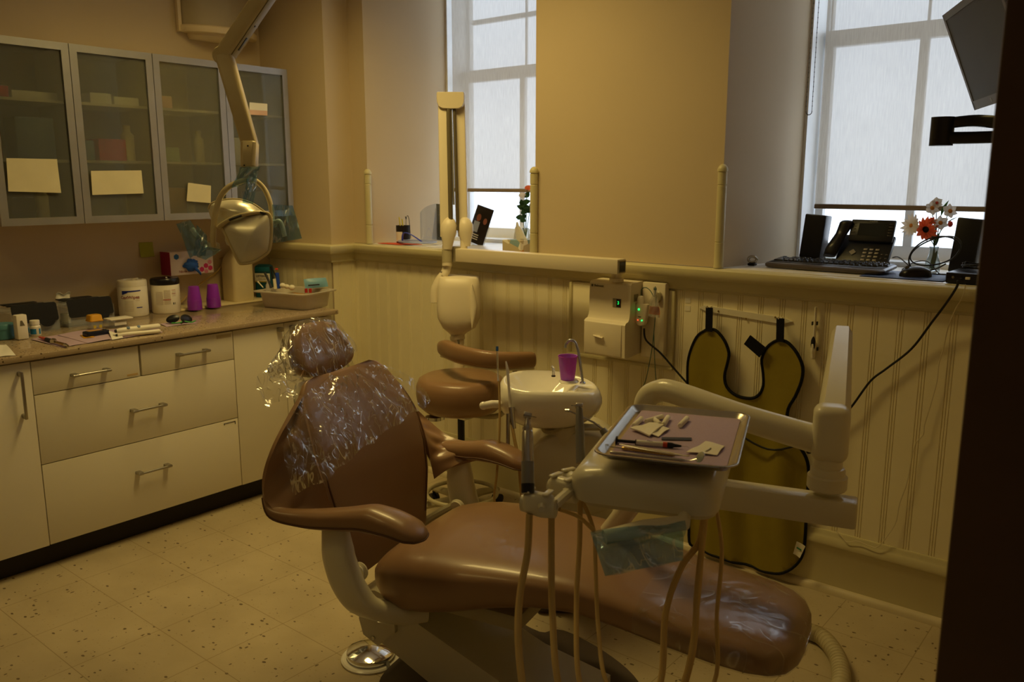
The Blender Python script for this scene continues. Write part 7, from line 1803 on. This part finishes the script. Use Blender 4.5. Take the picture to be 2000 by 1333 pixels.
# ================================================================ MONITOR on its wall arm
MA = D(1842, 30, 2.62); MBp = D(1905, 215, 2.643)
wv = (RT*(-.229)+UP*(-.169)-FW*1.0); wv = -wv if False else wv
hv = (MA-MBp); H_ = hv.length; hv.normalize(); wv = (wv-hv*wv.dot(hv)).normalized(); nv = wv.cross(hv)
if nv.dot(CAM-MA) < 0: nv = -nv
WM = .50
mn = thing('wall_monitor', 'tilted silver-rimmed monitor with a grey screen at the top right', 'monitor', MBp+wv*WM/2)
mat('monitor_grey', '7c7c7c', .45); mat('monitor_side', '24243a', .35); mat('monitor_screen', '55554f', .5, spec=.3)
TM = frame((0, 0, 0), wv, ey=hv)
if (TM.to_3x3() @ Vector((0, 0, 1))).dot(nv) < 0: TMs = -1
else: TMs = 1
def mbox(x0, x1, y0, y1, z0, z1, bev=0):
    m = MB(); m.T = TM; m.box2((x0, y0, min(TMs*z0, TMs*z1)), (x1, y1, max(TMs*z0, TMs*z1)), bev); return m
mbox(-WM/2, WM/2, 0, H_, -.035, .0, .003).build('housing', 'monitor_side', mn)
m = mbox(-WM/2, WM/2, 0, .028, 0, .003); 
for bx in ((-WM/2, WM/2, H_-.02, H_), (-WM/2, -WM/2+.016, 0, H_), (WM/2-.016, WM/2, 0, H_)):
    q = mbox(*bx, 0, .003); m.T = None; m.add(q.v, q.f)
bz = m.build('bezel', 'monitor_grey', mn)
mbox(-WM/2+.016, WM/2-.016, .028, H_-.02, 0, .0012).build('screen', 'monitor_screen', mn)
m = mbox(-.15, .0, .01, .02, .003, .0034); q = mbox(-WM/2+.17, -WM/2+.182, .009, .020, .003, .0036); q.build('maker_mark', 'lettering_grey', bz)
# arm: two black curved links, folded (part of the monitor)
ML = mn.location
m = MB(); q = D(1840, 256, 2.62)-ML; m.cyl(q+Vector((0, 0, -.045)), q+Vector((0, 0, .042)), .034, 28); ar = m.build('monitor_arm', 'lid_black', mn)
def alink(p0, p1, p2, w, h_, nm):
    P = smooth_path([D(*p0)-ML, D(*p1)-ML, D(*p2)-ML], 8); m = MB(); R = []
    for p in P: R.append([p+Vector((FW.x, FW.y, 0)).normalized()*a+Vector((0, 0, b)) for a, b in rrect(w, h_, .010, 3)])
    m.loft(R); return m.build(nm, 'lid_black', ar, smooth=40)
alink((1842, 242, 2.62), (1905, 236, 2.58), (1985, 243, 2.45), .05, .034, 'upper_link'); alink((1842, 270, 2.62), (1905, 269, 2.6), (1990, 266, 2.52), .055, .036, 'lower_link')
q1 = D(1990, 262, 2.52)-ML; yb2, zb2 = (q1+ML).y, (q1+ML).z
m = MB(); m.tube([q1, Vector((XR-.012, yb2, zb2))-ML], .018, 12); m.box(Vector((XR-.008, yb2, zb2))-ML, (.012, .1, .14), .003); m.build('wall_bracket', 'lid_black', ar)
q2 = D(1985, 243, 2.45)-ML; mc = MBp+wv*WM/2+hv*H_/2-nv*.04-ML; m = MB(); m.tube(smooth_path([q2, q2.lerp(mc, .5)+Vector((.02, 0, -.02)), mc], 5), .016, 12); m.build('monitor_mount', 'lid_black', ar)
P = [D(1948, 202, 2.55), D(1958, 212, 2.54), D(1967, 220, 2.53), D(1990, 240, 2.5)]; m = MB(); m.tube(smooth_path(P, 5), .0032, 8); m.ball(D(1963, 217, 2.535), .009, 10, (1.4, 1, 1)); tag(m.build('monitor_cable', 'black_cable'), 'short black cable with a plug below the monitor', 'cable')

# ================================================================ FLOOR HOSE at the foot of the chair
P = [at(1480, 1180, 'z', .03), at(1560, 1225, 'z', .03), at(1605, 1245, 'z', .03), at(1632, 1278, 'z', .03), at(1642, 1310, 'z', .03), at(1640, 1345, 'z', .03), at(1610, 1400, 'z', .03)]
PP = smooth_path(P, 60); rs = [.0285+.0012*math.sin(i*1.9) for i in range(len(PP))]
m = MB(); m.tube(PP, rs, 16); mat('ribbed_hose', 'c0b490', .5); tag(m.build('floor_hose', 'ribbed_hose'), 'thick ribbed beige hose curving over the floor beyond the chair foot', 'hose')
